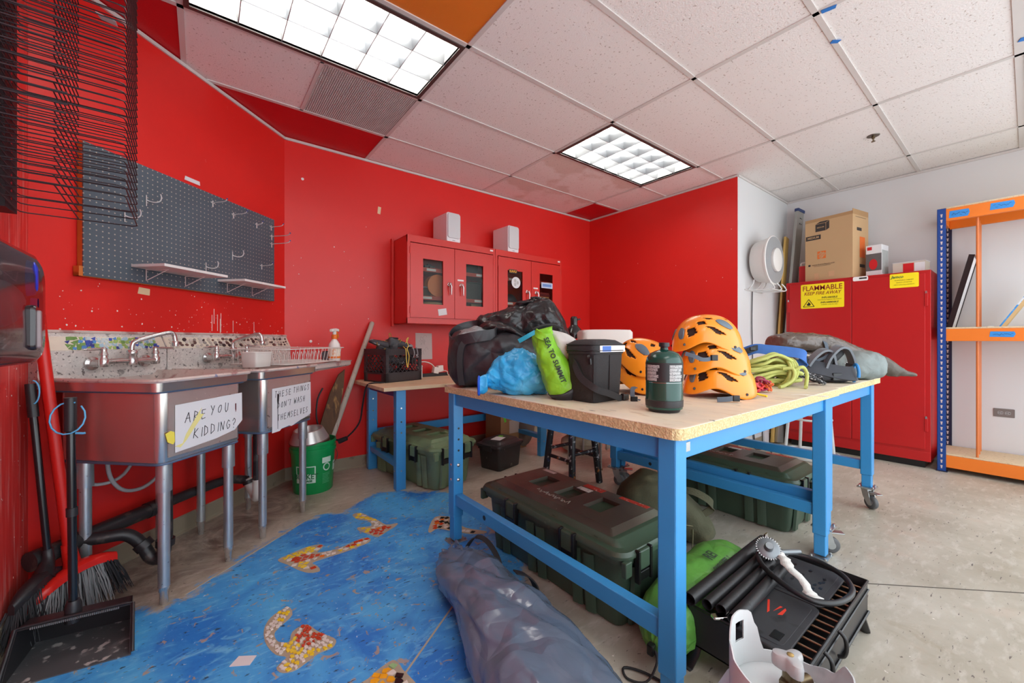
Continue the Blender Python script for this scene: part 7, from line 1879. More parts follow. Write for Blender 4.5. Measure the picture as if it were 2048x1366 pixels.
for k, x in enumerate((1.42, 1.56)):
    b = F(); b.tube(catm2((x, y0-.006, zt-.005), (x, y0-.022, zt-.02), (x, y0-.026, zt-.05), (x, y0-.02, zt-.075), (x, y0-.006, zt-.085), n=4), .006, 8); b.build('clip', M_latch, t, smooth=60)
for sx_, sy, ex, ey in ((x1-.03, y0+.03, .06, -.02), (x1-.03, y1-.03, .06, .02), (x0+.03, y0+.03, -.06, -.02), (x0+.03, y1-.03, -.06, .02)):
    b = F(); b.tube([(sx_, sy, zb+.05), (sx_+ex*.5, sy+ey*.5, .05), (sx_+ex*.8, sy+ey, .006), (sx_+ex, sy+ey, .002)], [.022, .02, .017, .014], 8, flat=.5); b.build('leg', M_latch, t, smooth=50)
def gplate(x0, x1, y0, y1, z, name='cover_plate', rz=0):
    b = F(); b.prism(rrect(x0, x1, y0, y1, .03, 5), z, z+.007); o = b.build(name, M_gr2, t, bevel=.002)
    b = F(); b.prism(rrect(x0+.018, x1-.018, y0+.018, y1-.018, .02, 4), z+.007, z+.0085); b.build('raised_panel', M_gr2, o, bevel=.0015)
    b = F(); cx, cy = x0+.06, y0+.045; b.box(cx-.022, cx+.022, cy-.014, cy+.014, z+.0086, z+.010); b.box(cx-.018, cx+.018, cy-.010, cy+.010, z+.010, z+.0104); b.build('grip', M_latch, o)
    return o
pA = gplate(1.325, 1.64, .425, .63, zt-.012)
gplate(1.645, 1.94, .425, .66, zt-.012)
M_redm = mat('red brand mark', S(222, 60, 40), rough=.5)
b = F(); zz = zt-.0032
for p in ([(1.50, .52), (1.545, .515), (1.545, .508)], [(1.49, .505), (1.545, .500), (1.535, .494), (1.50, .494)], [(1.475, .53), (1.49, .528), (1.555, .55), (1.55, .555)]):
    b.prism(p, zz, zz+.0006)
stuff(b.build('red_mark', M_redm, pA))
b = F()
for k in range(16):
    x, y = rnd.uniform(1.68, 1.9), rnd.uniform(.45, .62)
    b.prism([(x+rnd.uniform(.006, .014)*math.cos(a), y+.006*math.sin(a)) for a in [R(60*j) for j in range(6)]], zz, zz+.0005)
stuff(b.build('grease_drops', M_latch, t))
# leg tubes lying on the grill
M_tubeb = mat('matte black steel tube', S(46, 46, 48), rough=.42, metal=.3, var=.2, vs=14, layers=[(S(110, 106, 100), 30, .74, .02, 'noise', .6)])
for k, (ya, yb, xa, xb, rr, lab) in enumerate(((.702, .712, 1.30, 1.86, .021, 'outermost black steel tube along the back edge of the camp grill'), (.655, .665, 1.325, 1.80, .0175, 'second black steel tube from the back of the camp grill'), (.614, .624, 1.335, 1.78, .0175, 'third black steel tube from the back of the camp grill'), (.566, .579, 1.315, 1.76, .0195, 'front black steel tube on the camp grill, its open end scuffed'))):
    tt = thing('steel_tube', lab, 'tube', (xa, ya, zt+rr), 0, 'leg tubes lying on the camp grill')
    dx, dy = xb-xa, yb-ya
    b = MB(); L_ = math.hypot(dx, dy); rg = []
    for xx, r_ in ((0, rr), (L_, rr)): rg.append([V((xx*dx/L_, xx*dy/L_+r_*math.cos(R(a)), r_*math.sin(R(a)))) for a in range(0, 360, 20)])
    for xx, r_ in ((L_-.002, rr-.002), (0, rr-.002)): rg.append([V((xx*dx/L_, xx*dy/L_+r_*math.cos(R(a)), r_*math.sin(R(a)))) for a in range(0, 360, 20)])
    b.rings(rg, closed=True); b.build('tube', M_tubeb, tt, smooth=60)
    b = MB()
    for xx in (.1, .17): b.cyl((xx, dy*xx/L_-rr*.72, rr*.72), (xx, dy*xx/L_-rr*.725, rr*.725), .003, n=8)
    stuff(b.build('holes', M_latch, tt))
    b = MB(); b.cyl((.03, 0, 0), (.033, 0, 0), rr-.003, n=16); b.build('plug', M_latch, tt, smooth=60)
# folded support frame at the far left corner
t2 = thing('wind_clip', 'black plastic bracket with wing nuts at the back corner of the camp grill', 'bracket', (1.90, .70, zt+.006))
b = MB(); b.rbox(-.06, .06, -.03, .03, 0, .03, .012); b.build('block', M_latch, t2, bevel=.006)
for x in (-.03, .035):
    b = MB(); b.cyl((x, 0, .03), (x, 0, .04), .008, n=10); b.box(x-.014, x+.014, -.003, .003, .036, .05); b.build('wing_nut', M_chr, t2)
t2 = thing('gas_regulator', 'gas regulator with gray knurled knob and coiled black hose on the camp grill', 'regulator', (1.795, .635, zt+.03))
O2 = V((1.795, .635, zt+.03))
Mk = Matrix.Translation((-.02, .0, .035)) @ V((-.62, -.36, .70)).to_track_quat('Z', 'Y').to_matrix().to_4x4()
M_zinc = mat('gray zinc casting', S(132, 138, 142), rough=.4, metal=.5, var=.1, vs=20)
b = MB(Mk); b.lathe([(0, -.02), (.03, -.02), (.036, -.012), (.036, .0), (.04, .004), (.04, .014), (.034, .018), (0, .018)], 28); b.build('body', M_zinc, t2, smooth=40)
b = MB(Mk)
for k in range(30):
    a = R(12*k); b.box(.038*1, .0435, -.002, .002, .003, .015, Matrix.Rotation(a, 4, 'Z'))
stuff(b.build('knurling', mat('pale zinc', S(190, 194, 196), rough=.4, metal=.4), t2))
b = MB(Mk); b.lathe([(.016, .018), (.015, .04), (.013, .044), (0, .044)], 18); b.build('knob', M_zinc, t2, smooth=40)
M_hoseb = mat('black rubber hose', S(34, 34, 36), rough=.35, var=.15, vs=20)
lp = [V((1.795, .635, .245)), V((1.75, .66, .25)), V((1.665, .61, .252)), V((1.60, .52, .25)), V((1.60, .435, .238)), V((1.67, .385, .232)), V((1.78, .375, .23)), V((1.87, .42, .23)), V((1.91, .50, .232)), V((1.90, .57, .235)), V((1.865, .60, .238))]
b = MB(); b.tube(catmull([p-O2 for p in lp], 8), .0095, 10); b.build('hose', M_hoseb, t2, smooth=80)
b = MB(); d_ = (lp[-1]-lp[-2]).normalized(); e_ = lp[-1]-O2
b.tube([e_, e_+d_*.05], .0115, 12); b.build('crimp', M_chr, t2, smooth=50)
b = MB(); b.tube([V((.0, -.01, .02)), V((.08, -.06, .018)), V((.10, -.073, .018))], [.01, .01, .008], 12); b.build('valve_stem', M_zinc, t2, smooth=50)
o = MB(); pts = [V((1.785, .60, .272)), V((1.765, .575, .262)), V((1.72, .545, .258)), V((1.665, .485, .256)), V((1.625, .455, .245)), V((1.615, .43, .243))]; wd = [.014, .02, .017, .014, .02, .021]
vs = []
for p, w_ in zip(catmull(pts, 4), [wd[min(5, int(i/4))]*(1+.12*math.sin(i*2.1)) for i in range(21)]):
    vs += [p+V((.6*w_, -.8*w_, 0)), p-V((.6*w_, -.8*w_, 0))]
o.add(vs, [(2*i, 2*i+1, 2*i+3, 2*i+2) for i in range(20)])
o = o.build('paper_tag', mat('creased white tag', S(222, 220, 214), rough=.7, var=.06, vs=40, bump=.4, bs=60), None, smooth=60, solid=.0012)
tag(o, 'long creased white paper tag lying across the hose loop on the camp grill', 'tag')
o = MB().rbox(-.045, .045, -.012, .012, 0, .008, .006).build('steel_key', M_chr, None, bevel=.002); o.location = (1.335, .60, zt-.012); o.rotation_euler = (0, 0, -.6)
o.location.z = zt+.001; tag(o, 'small pale metal bar lying on the near end of the camp grill', 'bar')

# ---------------------------------------------------------------- propane tank
M_tank = mat('chipped light gray paint', S(204, 208, 208), rough=.45, var=.05, vs=8, layers=[(S(172, 178, 180), 7, .57, .03, 'noise', .7), (S(150, 134, 112), 16, .70, .02, 'noise', .6)])
t = thing('propane_tank', 'gray propane tank with open collar and valve at the bottom edge of the picture', 'tank', (1.05, .335, 0))
b = MB(); b.lathe([(.10, 0), (.10, .02), (.13, .03), (.15, .07), (.153, .1), (.153, .2), (.15, .23), (.132, .268), (.10, .29), (.05, .303), (0, .306)], 48); b.build('body', M_tank, t, smooth=50)
b = MB(); n = 64; rr = .117
CT = [(0, .312), (44, .312), (54, .375), (62, .412), (80, .419), (96, .416), (106, .398), (112, .372), (118, .386), (128, .384), (138, .366), (170, .358), (220, .354), (260, .374), (285, .384), (310, .378), (332, .332), (360, .312)]
def ctop(a):            # height of the collar around the tank, a = bearing in degrees
    a = a % 360
    for (p, u), (q_, v) in zip(CT, CT[1:]):
        if p <= a <= q_:
            t_ = (a-p)/(q_-p); t_ = t_*t_*(3-2*t_)
            return u+(v-u)*t_
n = 90
A = [k*360/n for k in range(n+1)]
vs = []
for rad in (rr, rr-.003):
    for a in A:
        c_, s_ = math.cos(R(a)), math.sin(R(a))
        vs += [V((rad*c_, rad*s_, .262)), V((rad*c_, rad*s_, .305 if not 60 < a < 92 else .345)), V((rad*c_, rad*s_, ctop(a)))]
m = n+1; fs = []
hole = lambda k: 68 < A[k] < 86
for k in range(n):
    o_, i_ = k*3, (m+k)*3
    for lv in (0, 1):
        if lv == 1 and hole(k): continue
        fs.append((o_+lv, o_+3+lv, o_+4+lv, o_+1+lv)); fs.append((i_+lv, i_+1+lv, i_+4+lv, i_+3+lv))
    fs.append((o_+2, o_+5, i_+5, i_+2))
b.add(vs, fs)
# the tab's upper bridge over the hand hole
for k in range(n):
    if hole(k):
        q_ = []
        for rad in (rr, rr-.003):
            for a in (A[k], A[k+1]):
                for z in (.392, ctop(a)): q_.append(V((rad*math.cos(R(a)), rad*math.sin(R(a)), z)))
        b.add(q_, [(0, 2, 3, 1), (4, 5, 7, 6), (0, 4, 6, 2), (1, 3, 7, 5)])
b.build('collar', M_tank, t, smooth=40)
M_wh = mat('cast gray handwheel', S(172, 174, 174), rough=.45, var=.08, vs=20)
vx, vy = .0, -.005
b = MB(); b.cyl((vx, vy, .30), (vx, vy, .357), .016, n=12); b.box(vx-.02, vx+.02, vy-.016, vy+.016, .31, .335); b.cyl((vx, vy, .322), (vx+.05, vy-.02, .322), .013, n=12); b.build('valve', M_brass, t, smooth=40)
b = MB(); tri = []
for k in range(36):
    a = 2*PI*k/36; tri.append((vx+(.027+.009*math.cos(3*a+.6))*math.cos(a), vy+(.027+.009*math.cos(3*a+.6))*math.sin(a)))
b.rings([[V((vx+(x-vx)*s_, vy+(y-vy)*s_, z)) for x, y in tri] for s_, z in ((.75, .355), (1, .36), (1.02, .378), (.95, .387), (.7, .390))]); b.build('handwheel', M_wh, t, smooth=50)
b = MB(); b.lathe([(.007, .390), (.007, .392), (.003, .394), (0, .394)], 12, (vx, vy, 0)); b.build('wheel_screw', mat('brass screw', S(196, 168, 110), rough=.3, metal=.8), t, smooth=50)

# ================================================================ right side: red safety cabinet, box, shelf unit
XC = 4.90
M_cab2 = mat('deep red enamel', S(182, 22, 24), rough=.38, var=.05, vs=4, layers=[(S(220, 170, 165), 30, .83, .01, 'noise', .6)])
t = thing('flammables_cabinet', 'red steel flammables cabinet with yellow warning signs against the white wall', 'cabinet', (5.11, 1.045, 0))
F = lambda: MB(Matrix.Translation((-5.11, -1.045, 0)))
b = F(); b.box(XC, 5.33, .512, 1.578, .06, 1.70); b.box(XC-.002, XC+.02, .512, 1.578, .06, .30-.16); b.build('body', M_cab2, t, bevel=.003)
b = F(); b.box(XC+.03, 5.3, .55, 1.54, 0, .06); b.build('plinth', M_latch, t)
for a, c, s_ in ((1.037, 1.545, 1), (.545, 1.033, -1)):
    b = F(); b.box(XC-.014, XC-.001, a, c, .165, 1.672); d = b.build('door', M_cab2, t, bevel=.002)
    for zz in (.38, 1.45):
        yy = 1.552 if s_ > 0 else .538
        b = F(); b.box(XC-.02, XC-.001, yy-.010, yy+.010, zz-.06, zz+.06); b.build('hinge', M_cab2, d, bevel=.002)
        b = F(); b.box(XC-.024, XC-.02, yy-.006, yy+.006, zz+.05, zz+.07); b.build('hinge_pin', M_bolt, d)
def csign(name, label, y, z, w_, h, m):
    """a flat sign on the cabinet front; local x to the right as seen, local y up"""
    s_ = thing(name, label, 'sign', (XC-.0145, y, z), rot=(PI/2, 0, -PI/2))
    b = MB(); b.prism(rrect(-w_/2, w_/2, -h/2, h/2, .01, 3), 0, .0008); b.build('plate', m, s_)
    return s_
M_ylw = mat('yellow sign vinyl', S(250, 226, 30), rough=.4, var=.02)
M_sr = mat('dark red sign print', S(146, 34, 22), rough=.5)
M_bk = mat('black sign print', S(28, 26, 20), rough=.5)
M_ol = mat('olive sign print', S(120, 112, 30), rough=.5)
s1 = csign('warning_sign', 'yellow FLAMMABLE KEEP FIRE AWAY sign on the left cabinet door', 1.266, 1.543, .352, .245, M_ylw)
text('lettering', 'FLAMMABLE', .070, M_sr, s1, (0, .078, .0012), ext=.0003, bold=.0006, sx=.86)
text('lettering', 'KEEP FIRE AWAY', .046, M_sr, s1, (0, .026, .0012), ext=.0003, bold=.0005, sx=.86, shear=.25)
text('lettering', 'INFLAMABLE', .022, M_ol, s1, (.06, -.02, .0012), ext=.0003, bold=.001, shear=.2)
text('lettering', 'MANTENGA ALEJADO DEL FUEGO', .013, M_ol, s1, (.06, -.042, .0012), ext=.0003, sx=.95)
text('lettering', 'INFLAMMABLE', .022, M_ol, s1, (.06, -.068, .0012), ext=.0003, bold=.001, shear=.2)
text('lettering', 'GARDER LOIN DU FEU', .013, M_ol, s1, (.06, -.09, .0012), ext=.0003)
b = MB()
for p, q_ in (((-.155, -.105), (-.062, -.105)), ((-.062, -.105), (-.1085, -.03)), ((-.1085, -.03), (-.155, -.105))): b.bar((*p, .0012), (*q_, .0012), .006, .0006)
stuff(b.build('warning_triangle', M_bk, s1))
b = MB(); b.prism([(-.1085, -.052), (-.102, -.066), (-.094, -.072), (-.092, -.086), (-.10, -.094), (-.117, -.094), (-.126, -.086), (-.122, -.072), (-.117, -.076), (-.114, -.066)], .0009, .0014); b.build('flame_symbol', M_bk, s1)
s2 = csign('small_sign', 'small yellow maker sign on the right cabinet door', .675, 1.625, .185, .125, M_ylw)
text('lettering', 'Jamco', .032, mat('green print', S(60, 110, 50), rough=.5), s2, (-.045, .034, .0012), ext=.0003, shear=.3, bold=.001)
text('lettering', 'FLAMMABLE CABINET', .0125, M_ol, s2, (.0, .004, .0012), ext=.0003)
text('lettering', 'SAFETY STORAGE', .0125, M_ol, s2, (.0, -.016, .0012), ext=.0003)
text('lettering', 'MEETS OSHA REQUIREMENTS', .010, M_ol, s2, (.0, -.036, .0012), ext=.0003)
s3 = csign('label', 'white label across the top between the two cabinet doors', .97, 1.676, .11, .04, M_lab)
b = MB(); b.box(-.01, .045, -.004, .010, .0009, .0013); b.build('print_bar', M_bk, s3)

# carton on the cabinet
M_ctn = mat('tan moving carton', S(196, 160, 118), rough=.8, var=.04, vs=4)
M_ctn2 = mat('darker carton flap', S(176, 138, 96), rough=.8, var=.05, vs=4)
M_cbk = mat('charcoal carton print', S(60, 52, 48), rough=.7)
M_cor = mat('orange carton print', S(226, 110, 40), rough=.7)
t = thing('moving_box', 'tall brown moving box labelled MEDIUM on top of the red cabinet', 'box', (5.08, 1.20, 1.70), R(-11))
wy, wx, h = .205, .15, .635
b = MB(); b.box(-wx, wx, -wy, wy, 0, h-.03); b.build('carton', M_ctn, t, bevel=.002)
for a in ((-wx, wx, wy-.004, wy), (-wx, wx, -wy, -wy+.004), (-wx, -wx+.004, -wy, wy), (wx-.004, wx, -wy, wy)):
    b = MB(); b.box(a[0], a[1], a[2]+.0005, a[3]-.0005, h-.031, h+(.02 if a[2] < -.2 and a[3] < 0 else 0)); b.build('flap', M_ctn2, t)
def bx(name, par, face, y, z): 
    o = bpy.data.objects.new(name, None); return o
def put(o, face, y, z):
    o.location = (-wx-.0006, y, z) if face == 'f' else (y, -wy-.0006, z)
    o.rotation_euler = (PI/2, 0, -PI/2) if face == 'f' else (PI/2, 0, 0)
    return o
def pr(name, m, face, y, z, w_, hh_, par=None):
    b = MB(); b.box(-w_/2, w_/2, -hh_/2, hh_/2, 0, .0006); return put(b.build(name, m, par or t), face, y, z)
k_ = pr('print_panel', M_cbk, 'f', .13, .445, .135, .045); text('lettering', 'MEDIUM', .029, M_ctn, k_, (0, 0, .0009), ext=.0002, bold=.0006, sx=.95)
b = MB(); b.prism([(-.06, -.045), (.03, -.045), (.03, .03), (-.06, .03)], 0, .0006); b.prism([(-.055, .034), (.032, .034), (.06, .052), (-.02, .052)], 0, .0006); b.prism([(.034, -.045), (.062, -.028), (.062, .048), (.034, .031)], 0, .0006)
k_ = put(stuff(b.build('box_drawing', M_cbk, t)), 'f', .05, .545); text('lettering', 'MEDIUM', .017, M_ctn, k_, (-.015, -.006, .0009), ext=.0002, bold=.0002)
k_ = pr('orange_logo', M_cor, 'f', .055, .26, .075, .075)
for i, w_ in enumerate(('THE', 'HOME', 'DEPOT')): text('lettering', w_, .022, M_ctn, k_, (-.014+.014*i, .014-.014*i, .0009), (0, 0, R(45)), ext=.0002, bold=.0012)
text('lettering', 'www.homedepot.com', .022, M_cbk, put(stuff(MB().box(-.001, .001, -.001, .001, 0, .0002).build('print_dot', M_cbk, t)), 'f', .04, .165), (0, 0, .0006), ext=.0002)
pr('print_line', M_cbk, 'f', .165, .165, .02, .02); pr('print_line', M_cbk, 'f', .05, .150, .15, .003)
pr('tape_patch', mat('clear tape', S(206, 160, 120), rough=.3), 'f', .10, .05, .04, .06); pr('tape_patch', MATS['clear tape'], 'f', -.03, .06, .05, .05)
pr('orange_logo', M_cor, 's', .03, .30, .10, .20); pr('print_panel', M_cbk, 's', -.03, .47, .09, .03); pr('print_line', M_cbk, 's', .03, .12, .10, .03); pr('print_line', M_cbk, 's', 0, .585, .2, .003)
# boxes and jug beside it
t = thing('product_box', 'white box with a red canister picture on the red cabinet', 'box', (5.06, .885, 1.70), R(-8))
b = MB(); b.box(-.08, .08, -.06, .055, 0, .29); b.build('carton', M_paper, t, bevel=.002)
b = MB(); b.box(-.0812, -.0804, -.06, .055, .05, .21); b.build('gray_print', mat('gray box print', S(96, 92, 92), rough=.5, var=.2, vs=20), t)
b = MB(); b.prism([(.028*math.cos(R(a))*1.1, .05*math.sin(R(a))) for a in range(0, 360, 20)], 0, .001, Matrix.Translation((-.0816, .0, .11)) @ Matrix.Rotation(-PI/2, 4, 'Y') @ Matrix.Rotation(PI/2, 4, 'Z')); b.build('red_picture', mat('red print', S(206, 30, 36), rough=.4), t)
b = MB(); b.box(-.0814, -.0806, .01, .045, .245, .275); b.build('red_mark', MATS['red print'], t)
b = MB(); b.box(-.07, .07, -.0612, -.0604, .02, .24); b.build('gray_print', mat('pale box print', S(176, 180, 178), rough=.5, var=.15, vs=40), t)
t = thing('product_box', 'low white and red box beside the shelf post on the red cabinet', 'box', (5.05, .66, 1.70), R(-4))
b = MB(); b.box(-.07, .07, -.115, .10, 0, .095); b.build('carton', mat('pale tan carton', S(206, 196, 180), rough=.7), t, bevel=.002)
b = MB(); b.box(-.0715, -.0703, -.04, .03, .01, .085); b.build('red_print', MATS['red print'], t)
b = MB(); b.box(-.0715, -.0703, -.11, -.045, .01, .085); b.build('gray_print', M_paper, t)
b = MB(); b.box(-.072, .072, -.117, .102, .095, .099); b.build('lid', M_paper, t)
t = thing('fuel_jug', 'red jug with white handle, mostly hidden by the moving box', 'jug', (5.12, 1.475, 1.70))
b = MB(); b.rbox(-.05, .05, -.045, .045, 0, .19, .02); b.build('body', mat('red jug plastic', S(200, 30, 34), rough=.4), t, bevel=.006)
b = MB(); b.tube(catm2((0, -.03, .19), (0, -.03, .225), (0, .03, .225), (0, .03, .19)), .008, 8); b.build('handle', M_adp, t, smooth=60)
# boards and rail leaning in the corner
M_alu = mat('dull aluminium rail', S(166, 164, 158), rough=.4, metal=.5, var=.1, vs=8)
t = thing('metal_rail', 'long gray metal rail leaning in the white corner behind the red cabinet', 'rail', (4.86, 1.63, 0))
b = MB(Matrix.Translation((-4.86, -1.63, 0)))
b.bar((4.87, 1.635, .01), (5.245, 1.56, 2.52), .115, .03, up=(.2, 1, 0)); b.build('rail', M_alu, t, bevel=.003)
b = MB(Matrix.Translation((-4.86, -1.63, 0))); b.bar((5.244, 1.56, 2.515), (5.248, 1.559, 2.545), .125, .04, up=(.2, 1, 0)); b.build('end_cap', mat('blue end cap', S(40, 60, 110), rough=.4), t)
b = MB(Matrix.Translation((-4.86, -1.63, 0)))
for zz in (2.38, 2.44):
    for o_ in (-.02, .02): b.cyl((4.87+.375*zz/2.52+o_, 1.60-.075*zz/2.52+.018, zz), (4.87+.375*zz/2.52+o_, 1.60-.075*zz/2.52+.014, zz), .007, n=8)
stuff(b.build('screw_holes', M_latch, t))
t = thing('wood_plank', 'narrow pine plank leaning in the white corner beside the metal rail', 'plank', (4.80, 1.68, 0))
b = MB(Matrix.Translation((-4.80, -1.68, 0))); b.bar((4.81, 1.672, .01), (5.20, 1.672, 2.25), .09, .02, up=(0, 1, 0)); b.build('board', mat('yellow pine', S(214, 176, 100), rough=.6, var=.15, vs=6, stretch=(6, 6, .5)), t, bevel=.002)
t = thing('white_plank', 'white painted board leaning on the white wall beside the pine plank', 'plank', (4.66, 1.69, 0))
b = MB(Matrix.Translation((-4.66, -1.69, 0))); b.bar((4.66, 1.685, .01), (4.70, 1.697, .62), .11, .018, up=(0, 1, 0)); b.build('board', mat('white painted board', S(222, 222, 224), rough=.5), t, bevel=.002)

# drum-shaped appliance on the white wall
t = thing('drum_reel', 'round white drum with gray disc face on a wire bracket on the white return wall', 'appliance', (4.42, YR-.002, 1.88))
Mx = Matrix.Rotation(PI/2, 4, 'X')
b = MB(Mx); b.lathe([(0, .03), (.185, .03), (.195, .04), (.225, .16), (.232, .165), (.238, .175), (.238, .185), (.232, .19), (0, .19)], 48); b.build('drum', mat('white enamel drum', S(222, 220, 216), rough=.4, var=.03), t, smooth=40)
b = MB(Mx); b.lathe([(0, .196), (.215, .192), (.228, .1905), (.228, .188), (0, .188)], 48); b.build('face_disc', mat('gray disc', S(150, 152, 154), rough=.5, var=.03), t, smooth=60)
b = MB(Mx); b.lathe([(0, .222), (.10, .220), (.113, .216), (.116, .208), (.112, .19), (0, .19)], 36); b.build('hub', MATS['white enamel drum'], t, smooth=50)
M_wst = mat('white bracket rod', S(212, 212, 210), rough=.35)
for k, x in enumerate((-.15, .02, .15)):
    b = MB(); b.tube(catm2((x, -.06, -.19), (x-.02, -.06, -.23), (x-.03, -.04, -.26), (x+.0, -.02, -.285), (x+.05, -.2, -.29), (x+.06, -.21, -.26), (x+.02, -.19, -.22), n=4), .006, 8); b.build('bracket_rod', M_wst, t, smooth=60)
b = MB(); b.tube([(-.22, -.005, -.285), (.2, -.005, -.29)], .006, 8); b.tube([(-.12, -.2, -.29), (.2, -.2, -.29)], .006, 8); stuff(b.build('cross_rods', M_wst, t, smooth=60))
o = MB().tube(catm2((0, 0, 0), (-.012, .0, -.3), (.005, 0, -.7), (-.005, 0, -1.2), (.03, -.01, -1.5)), .005, 6).build('hanging_cable', mat('dark thin cable', S(70, 70, 72), rough=.5), None, smooth=80)
o.location = (4.36, YR-.012, 1.585); tag(o, 'thin dark cable hanging down the white wall below the round drum', 'cable')
t = thing('outlet_box', 'pile of dark cord and plugs on the floor by the white wall', 'cord', (4.35, 1.60, .0))
b = MB(); b.tube(catm2((.0, .09, .2), (-.05, .06, .1), (-.1, .0, .012), (-.03, -.08, .008), (.08, -.04, .008), (.14, .0, .01), n=5), .006, 6); b.build('cable', MATS['dark thin cable'], t, smooth=80)
b = MB(); b.box(.13, .18, -.02, .02, 0, .03); b.build('plug', M_blk, t, bevel=.004)
b = MB(); b.rings([[V((.08+w_*math.cos(R(a)), .06+w_*.6*math.sin(R(a)), z)) for a in range(0, 360, 30)] for w_, z in ((.03, 0), (.045, .06), (.04, .07))]); b.build('brown_pot', mat('brown twine', S(130, 100, 72), rough=.9, var=.3, vs=40), t, smooth=50)

# white stool turned up beside the cabinet
M_wmet = mat('gray-white painted tube', S(206, 208, 206), rough=.4, var=.06, vs=12)
t = thing('metal_stool', 'white metal stool with a round base ring beside the red cabinet', 'stool', (4.56, 1.28, 0), .3)
b = MB(); b.lathe([(.225, .0), (.24, .004), (.245, .02), (.24, .036), (.225, .04), (.215, .02)], 40); b.tube([V((.22*math.cos(R(a)), .22*math.sin(R(a)), .012)) for a in range(0, 360, 12)], .012, 8, closed=True); b.build('base_ring', M_wmet, t, smooth=50)
for k in range(3):
    a = R(120*k+30)
    b = MB(); b.tube([(.2*math.cos(a), .2*math.sin(a), .02), (.02*math.cos(a), .02*math.sin(a), .03)], .012, 8, flat=.5); b.build('spoke', M_wmet, t, smooth=60)
for k in range(4):
    a = R(90*k+20)
    b = MB(); b.tube([(.2*math.cos(a), .2*math.sin(a), .02), (.15*math.cos(a), .15*math.sin(a), .62)], .014, 10); b.build('leg', M_wmet, t, smooth=60)
b = MB(); b.tube([V((.17*math.cos(R(a)), .17*math.sin(R(a)), .36)) for a in range(0, 360, 12)], .01, 8, closed=True); b.build('foot_ring', M_wmet, t, smooth=60)
b = MB(); b.lathe([(0, .62), (.17, .62), (.18, .63), (.17, .645), (0, .65)], 32); b.build('seat', M_wmet, t, smooth=50)

# ---------------------------------------------------------------- shelf unit
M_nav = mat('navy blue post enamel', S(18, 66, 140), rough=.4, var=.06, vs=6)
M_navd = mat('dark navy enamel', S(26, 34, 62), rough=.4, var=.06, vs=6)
M_orb = mat('orange beam enamel', S(232, 122, 36), rough=.4, var=.05, vs=5, layers=[(S(150, 80, 40), 34, .8, .01, 'noise', .6)])
M_pbd = mat('particle board', S(214, 194, 160), rough=.75, var=.1, vs=50, bump=.15, bs=150, layers=[(S(178, 152, 116), 70, .62, .05, 'noise', .6)])
t = thing('shelf_unit', 'boltless shelf unit with blue posts and orange beams on the right', 'shelf unit', (5.11, -.2, 0))
F = lambda: MB(Matrix.Translation((-5.11, .2, 0)))
XS, XE, YA, YE = 4.906, 5.325, .477, -.95
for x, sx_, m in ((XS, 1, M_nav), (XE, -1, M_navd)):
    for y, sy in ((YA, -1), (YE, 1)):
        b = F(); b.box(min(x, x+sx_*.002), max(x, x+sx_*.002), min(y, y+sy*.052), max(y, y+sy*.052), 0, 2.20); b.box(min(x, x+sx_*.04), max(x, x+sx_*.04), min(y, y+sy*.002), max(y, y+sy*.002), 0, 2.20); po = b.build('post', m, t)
        if sy < 0:
            b = F()
            for k in range(47):
                z = .04+k*.0457
                xx = x-.0008 if sx_ > 0 else x-.0035
                b.add([(xx, y-.026+dy, z+dz) for dy, dz in ((-.007, .012), (-.004, -.004), (-.004, -.014), (.004, -.014), (.004, -.004), (.007, .012))], [(0, 1, 2, 3, 4, 5)])
            stuff(b.build('slots', mat('slot showing white wall', S(206, 190, 186), rough=.6), po))
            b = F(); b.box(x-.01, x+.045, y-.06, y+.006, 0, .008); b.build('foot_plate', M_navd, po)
for zt_, lab in ((2.192, 'top'), (1.192, 'mid'), (.14, 'low')):
    for x in (XS+.004, XE-.03):
        b = F(); b.box(x, x+.026, YE+.04, YA-.04, zt_-.10, zt_); b.box(x, x+.03, YE+.04, YA-.04, zt_-.018, zt_-.014); b.build('beam', M_orb, t, bevel=.003)
    for y in (YA-.04, YE+.03):
        b = F(); b.box(XS+.03, XE-.03, y, y+.03, zt_-.09, zt_); b.build('side_beam', M_orb, t, bevel=.003)
    b = F(); b.box(XS+.01, XE-.005, YE+.02, YA-.02, zt_+.001, zt_+.014); b.build('shelf_board', M_pbd, t, bevel=.001, seg=1)
for x in (4.945, 5.09, 5.24):
    for z0, z1 in ((.155, 1.09), (1.207, 2.09)):
        b = F(); b.tube([(x, .256, z0), (x, .256, z1)], .0085, 8, flat=.8); b.build('divider_rod', mat('copper-orange rod', S(206, 112, 52), rough=.35, var=.06, vs=8), t, smooth=50)
def tapel(y, z, w_, h_, label, seed):
    s_ = thing('tape_label', label, 'label', (XS+.0035, y, z), rot=(PI/2, 0, -PI/2), group='blue tape labels on the shelf beams')
    q = random.Random(seed)
    b = MB(); b.prism([(-w_/2, -h_/2), (w_/2-.01, -h_/2-.003), (w_/2, 0), (w_/2-.006, h_/2), (-w_/2+.005, h_/2+.002)], 0, .0006); b.build('tape', mat('blue label tape', S(50, 138, 214), rough=.6, var=.08, vs=40), s_)
    b = MB(); x = -w_*.36
    while x < w_*.34:
        b.bar((x, q.uniform(-.2, .2)*h_, .0009), (x+.012, q.uniform(-.25, .25)*h_, .0009), .002, .0004); x += .011
    stuff(b.build('handwriting', M_ink, s_))
    return s_
tapel(.352, 2.14, .115, .055, 'blue tape label on the top orange beam next to the blue post', 1)
tapel(.128, 2.148, .125, .05, 'blue tape label on the top orange beam near the right picture edge', 2)
tapel(.128, 1.146, .13, .04, 'blue tape label on the middle orange beam', 3)
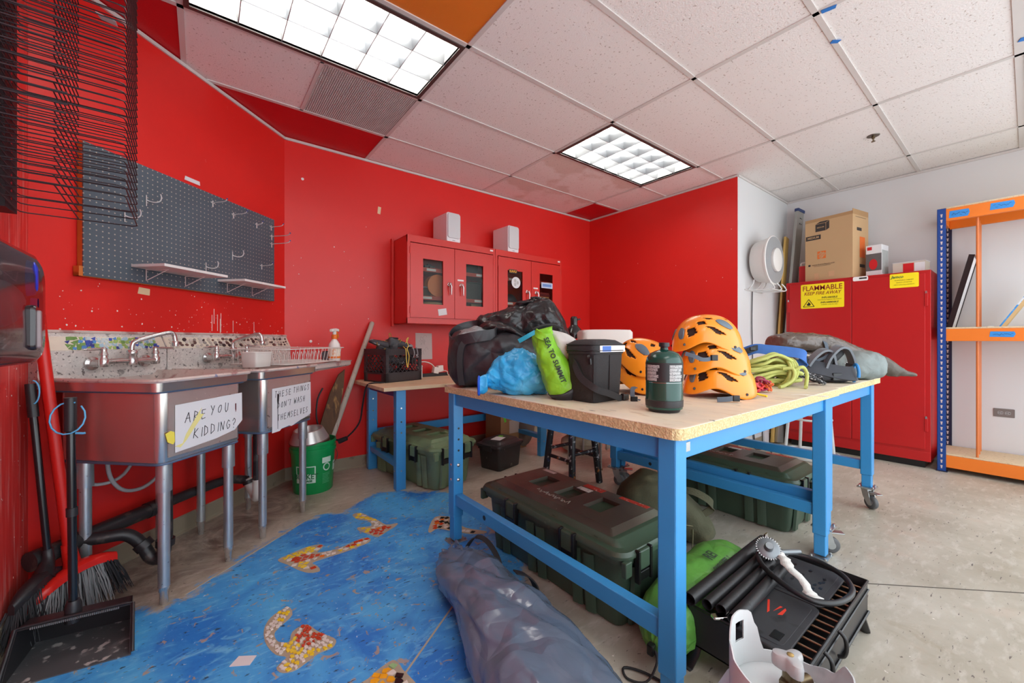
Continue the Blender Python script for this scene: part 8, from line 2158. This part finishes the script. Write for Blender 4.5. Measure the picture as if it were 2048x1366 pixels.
# canvases leaning on the middle shelf
t = thing('framed_canvas', 'white canvas in a black frame leaning on the middle shelf by the blue post', 'canvas', (5.12, .43, 1.207))
Ml = Matrix.Rotation(R(12), 4, 'X')
b = MB(Ml); b.box(-.14, .14, -.028, -.022+.012, .004, .60); b.build('canvas', M_paper, t)
b = MB(Ml); b.box(-.15, -.14, -.034, .0, .0, .61); b.box(.14, .15, -.034, .0, .0, .61); b.box(-.14, .14, -.034, .0, .0, .006); b.box(-.14, .14, -.034, .0, .60, .61); b.box(-.14, .14, -.01, .0, .0, .60); b.build('frame', M_latch, t)
t = thing('painted_canvas', 'small canvas with blue painted edge leaning on the middle shelf at the right picture edge', 'canvas', (5.06, .14, 1.207))
Ml = Matrix.Rotation(R(28), 4, 'X')
b = MB(Ml); b.box(-.10, .10, -.004, .0, 0, .36); b.box(-.10, .10, 0, .006, 0, .36); b.build('canvas', mat('blue and white paint', S(56, 140, 208), rough=.5, var=.1, vs=20, layers=[(S(224, 228, 230), 14, .55, .03, 'noise', .9)]), t)
b = MB(Ml)
for a in ((-.10, -.08), (.08, .10)): b.box(a[0], a[1], -.024, -.004, 0, .36)
b.box(-.08, .08, -.024, -.004, 0, .02); b.box(-.08, .08, -.024, -.004, .34, .36); b.build('stretcher', mat('pine stretcher', S(206, 172, 120), rough=.6, var=.1), t)
o = MB().lathe([(0, 0), (.018, 0), (.018, .003), (.006, .006), (0, .006)], 16).build('screw_cap', M_adp, None, smooth=40); o.location = (4.98, .19, 1.207); tag(o, 'small round white cap lying on the middle shelf board', 'cap')
# wall outlet
t = thing('power_outlet', 'gray horizontal double wall outlet on the white wall behind the shelf unit', 'outlet', (XF-.0015, .13, .487), rot=(PI/2, 0, -PI/2))
b = MB(); b.prism(rrect(-.057, .057, -.035, .035, .005, 3), 0, .005); b.build('cover_plate', mat('brushed gray plate', S(126, 120, 116), rough=.4, metal=.4), t, bevel=.001)
for x in (-.02, .02):
    b = MB(); b.prism(rrect(x-.016, x+.016, -.014, .014, .01, 4), .005, .0062); so = b.build('socket', mat('gray socket', S(150, 148, 146), rough=.5), t)
    b = MB(); b.box(x-.008, x-.001, -.008, -.005, .0062, .0066); b.box(x-.008, x+.001, .005, .008, .0062, .0066); b.cyl((x+.009, 0, .0062), (x+.009, 0, .0066), .003, n=8); stuff(b.build('slots', M_latch, so))
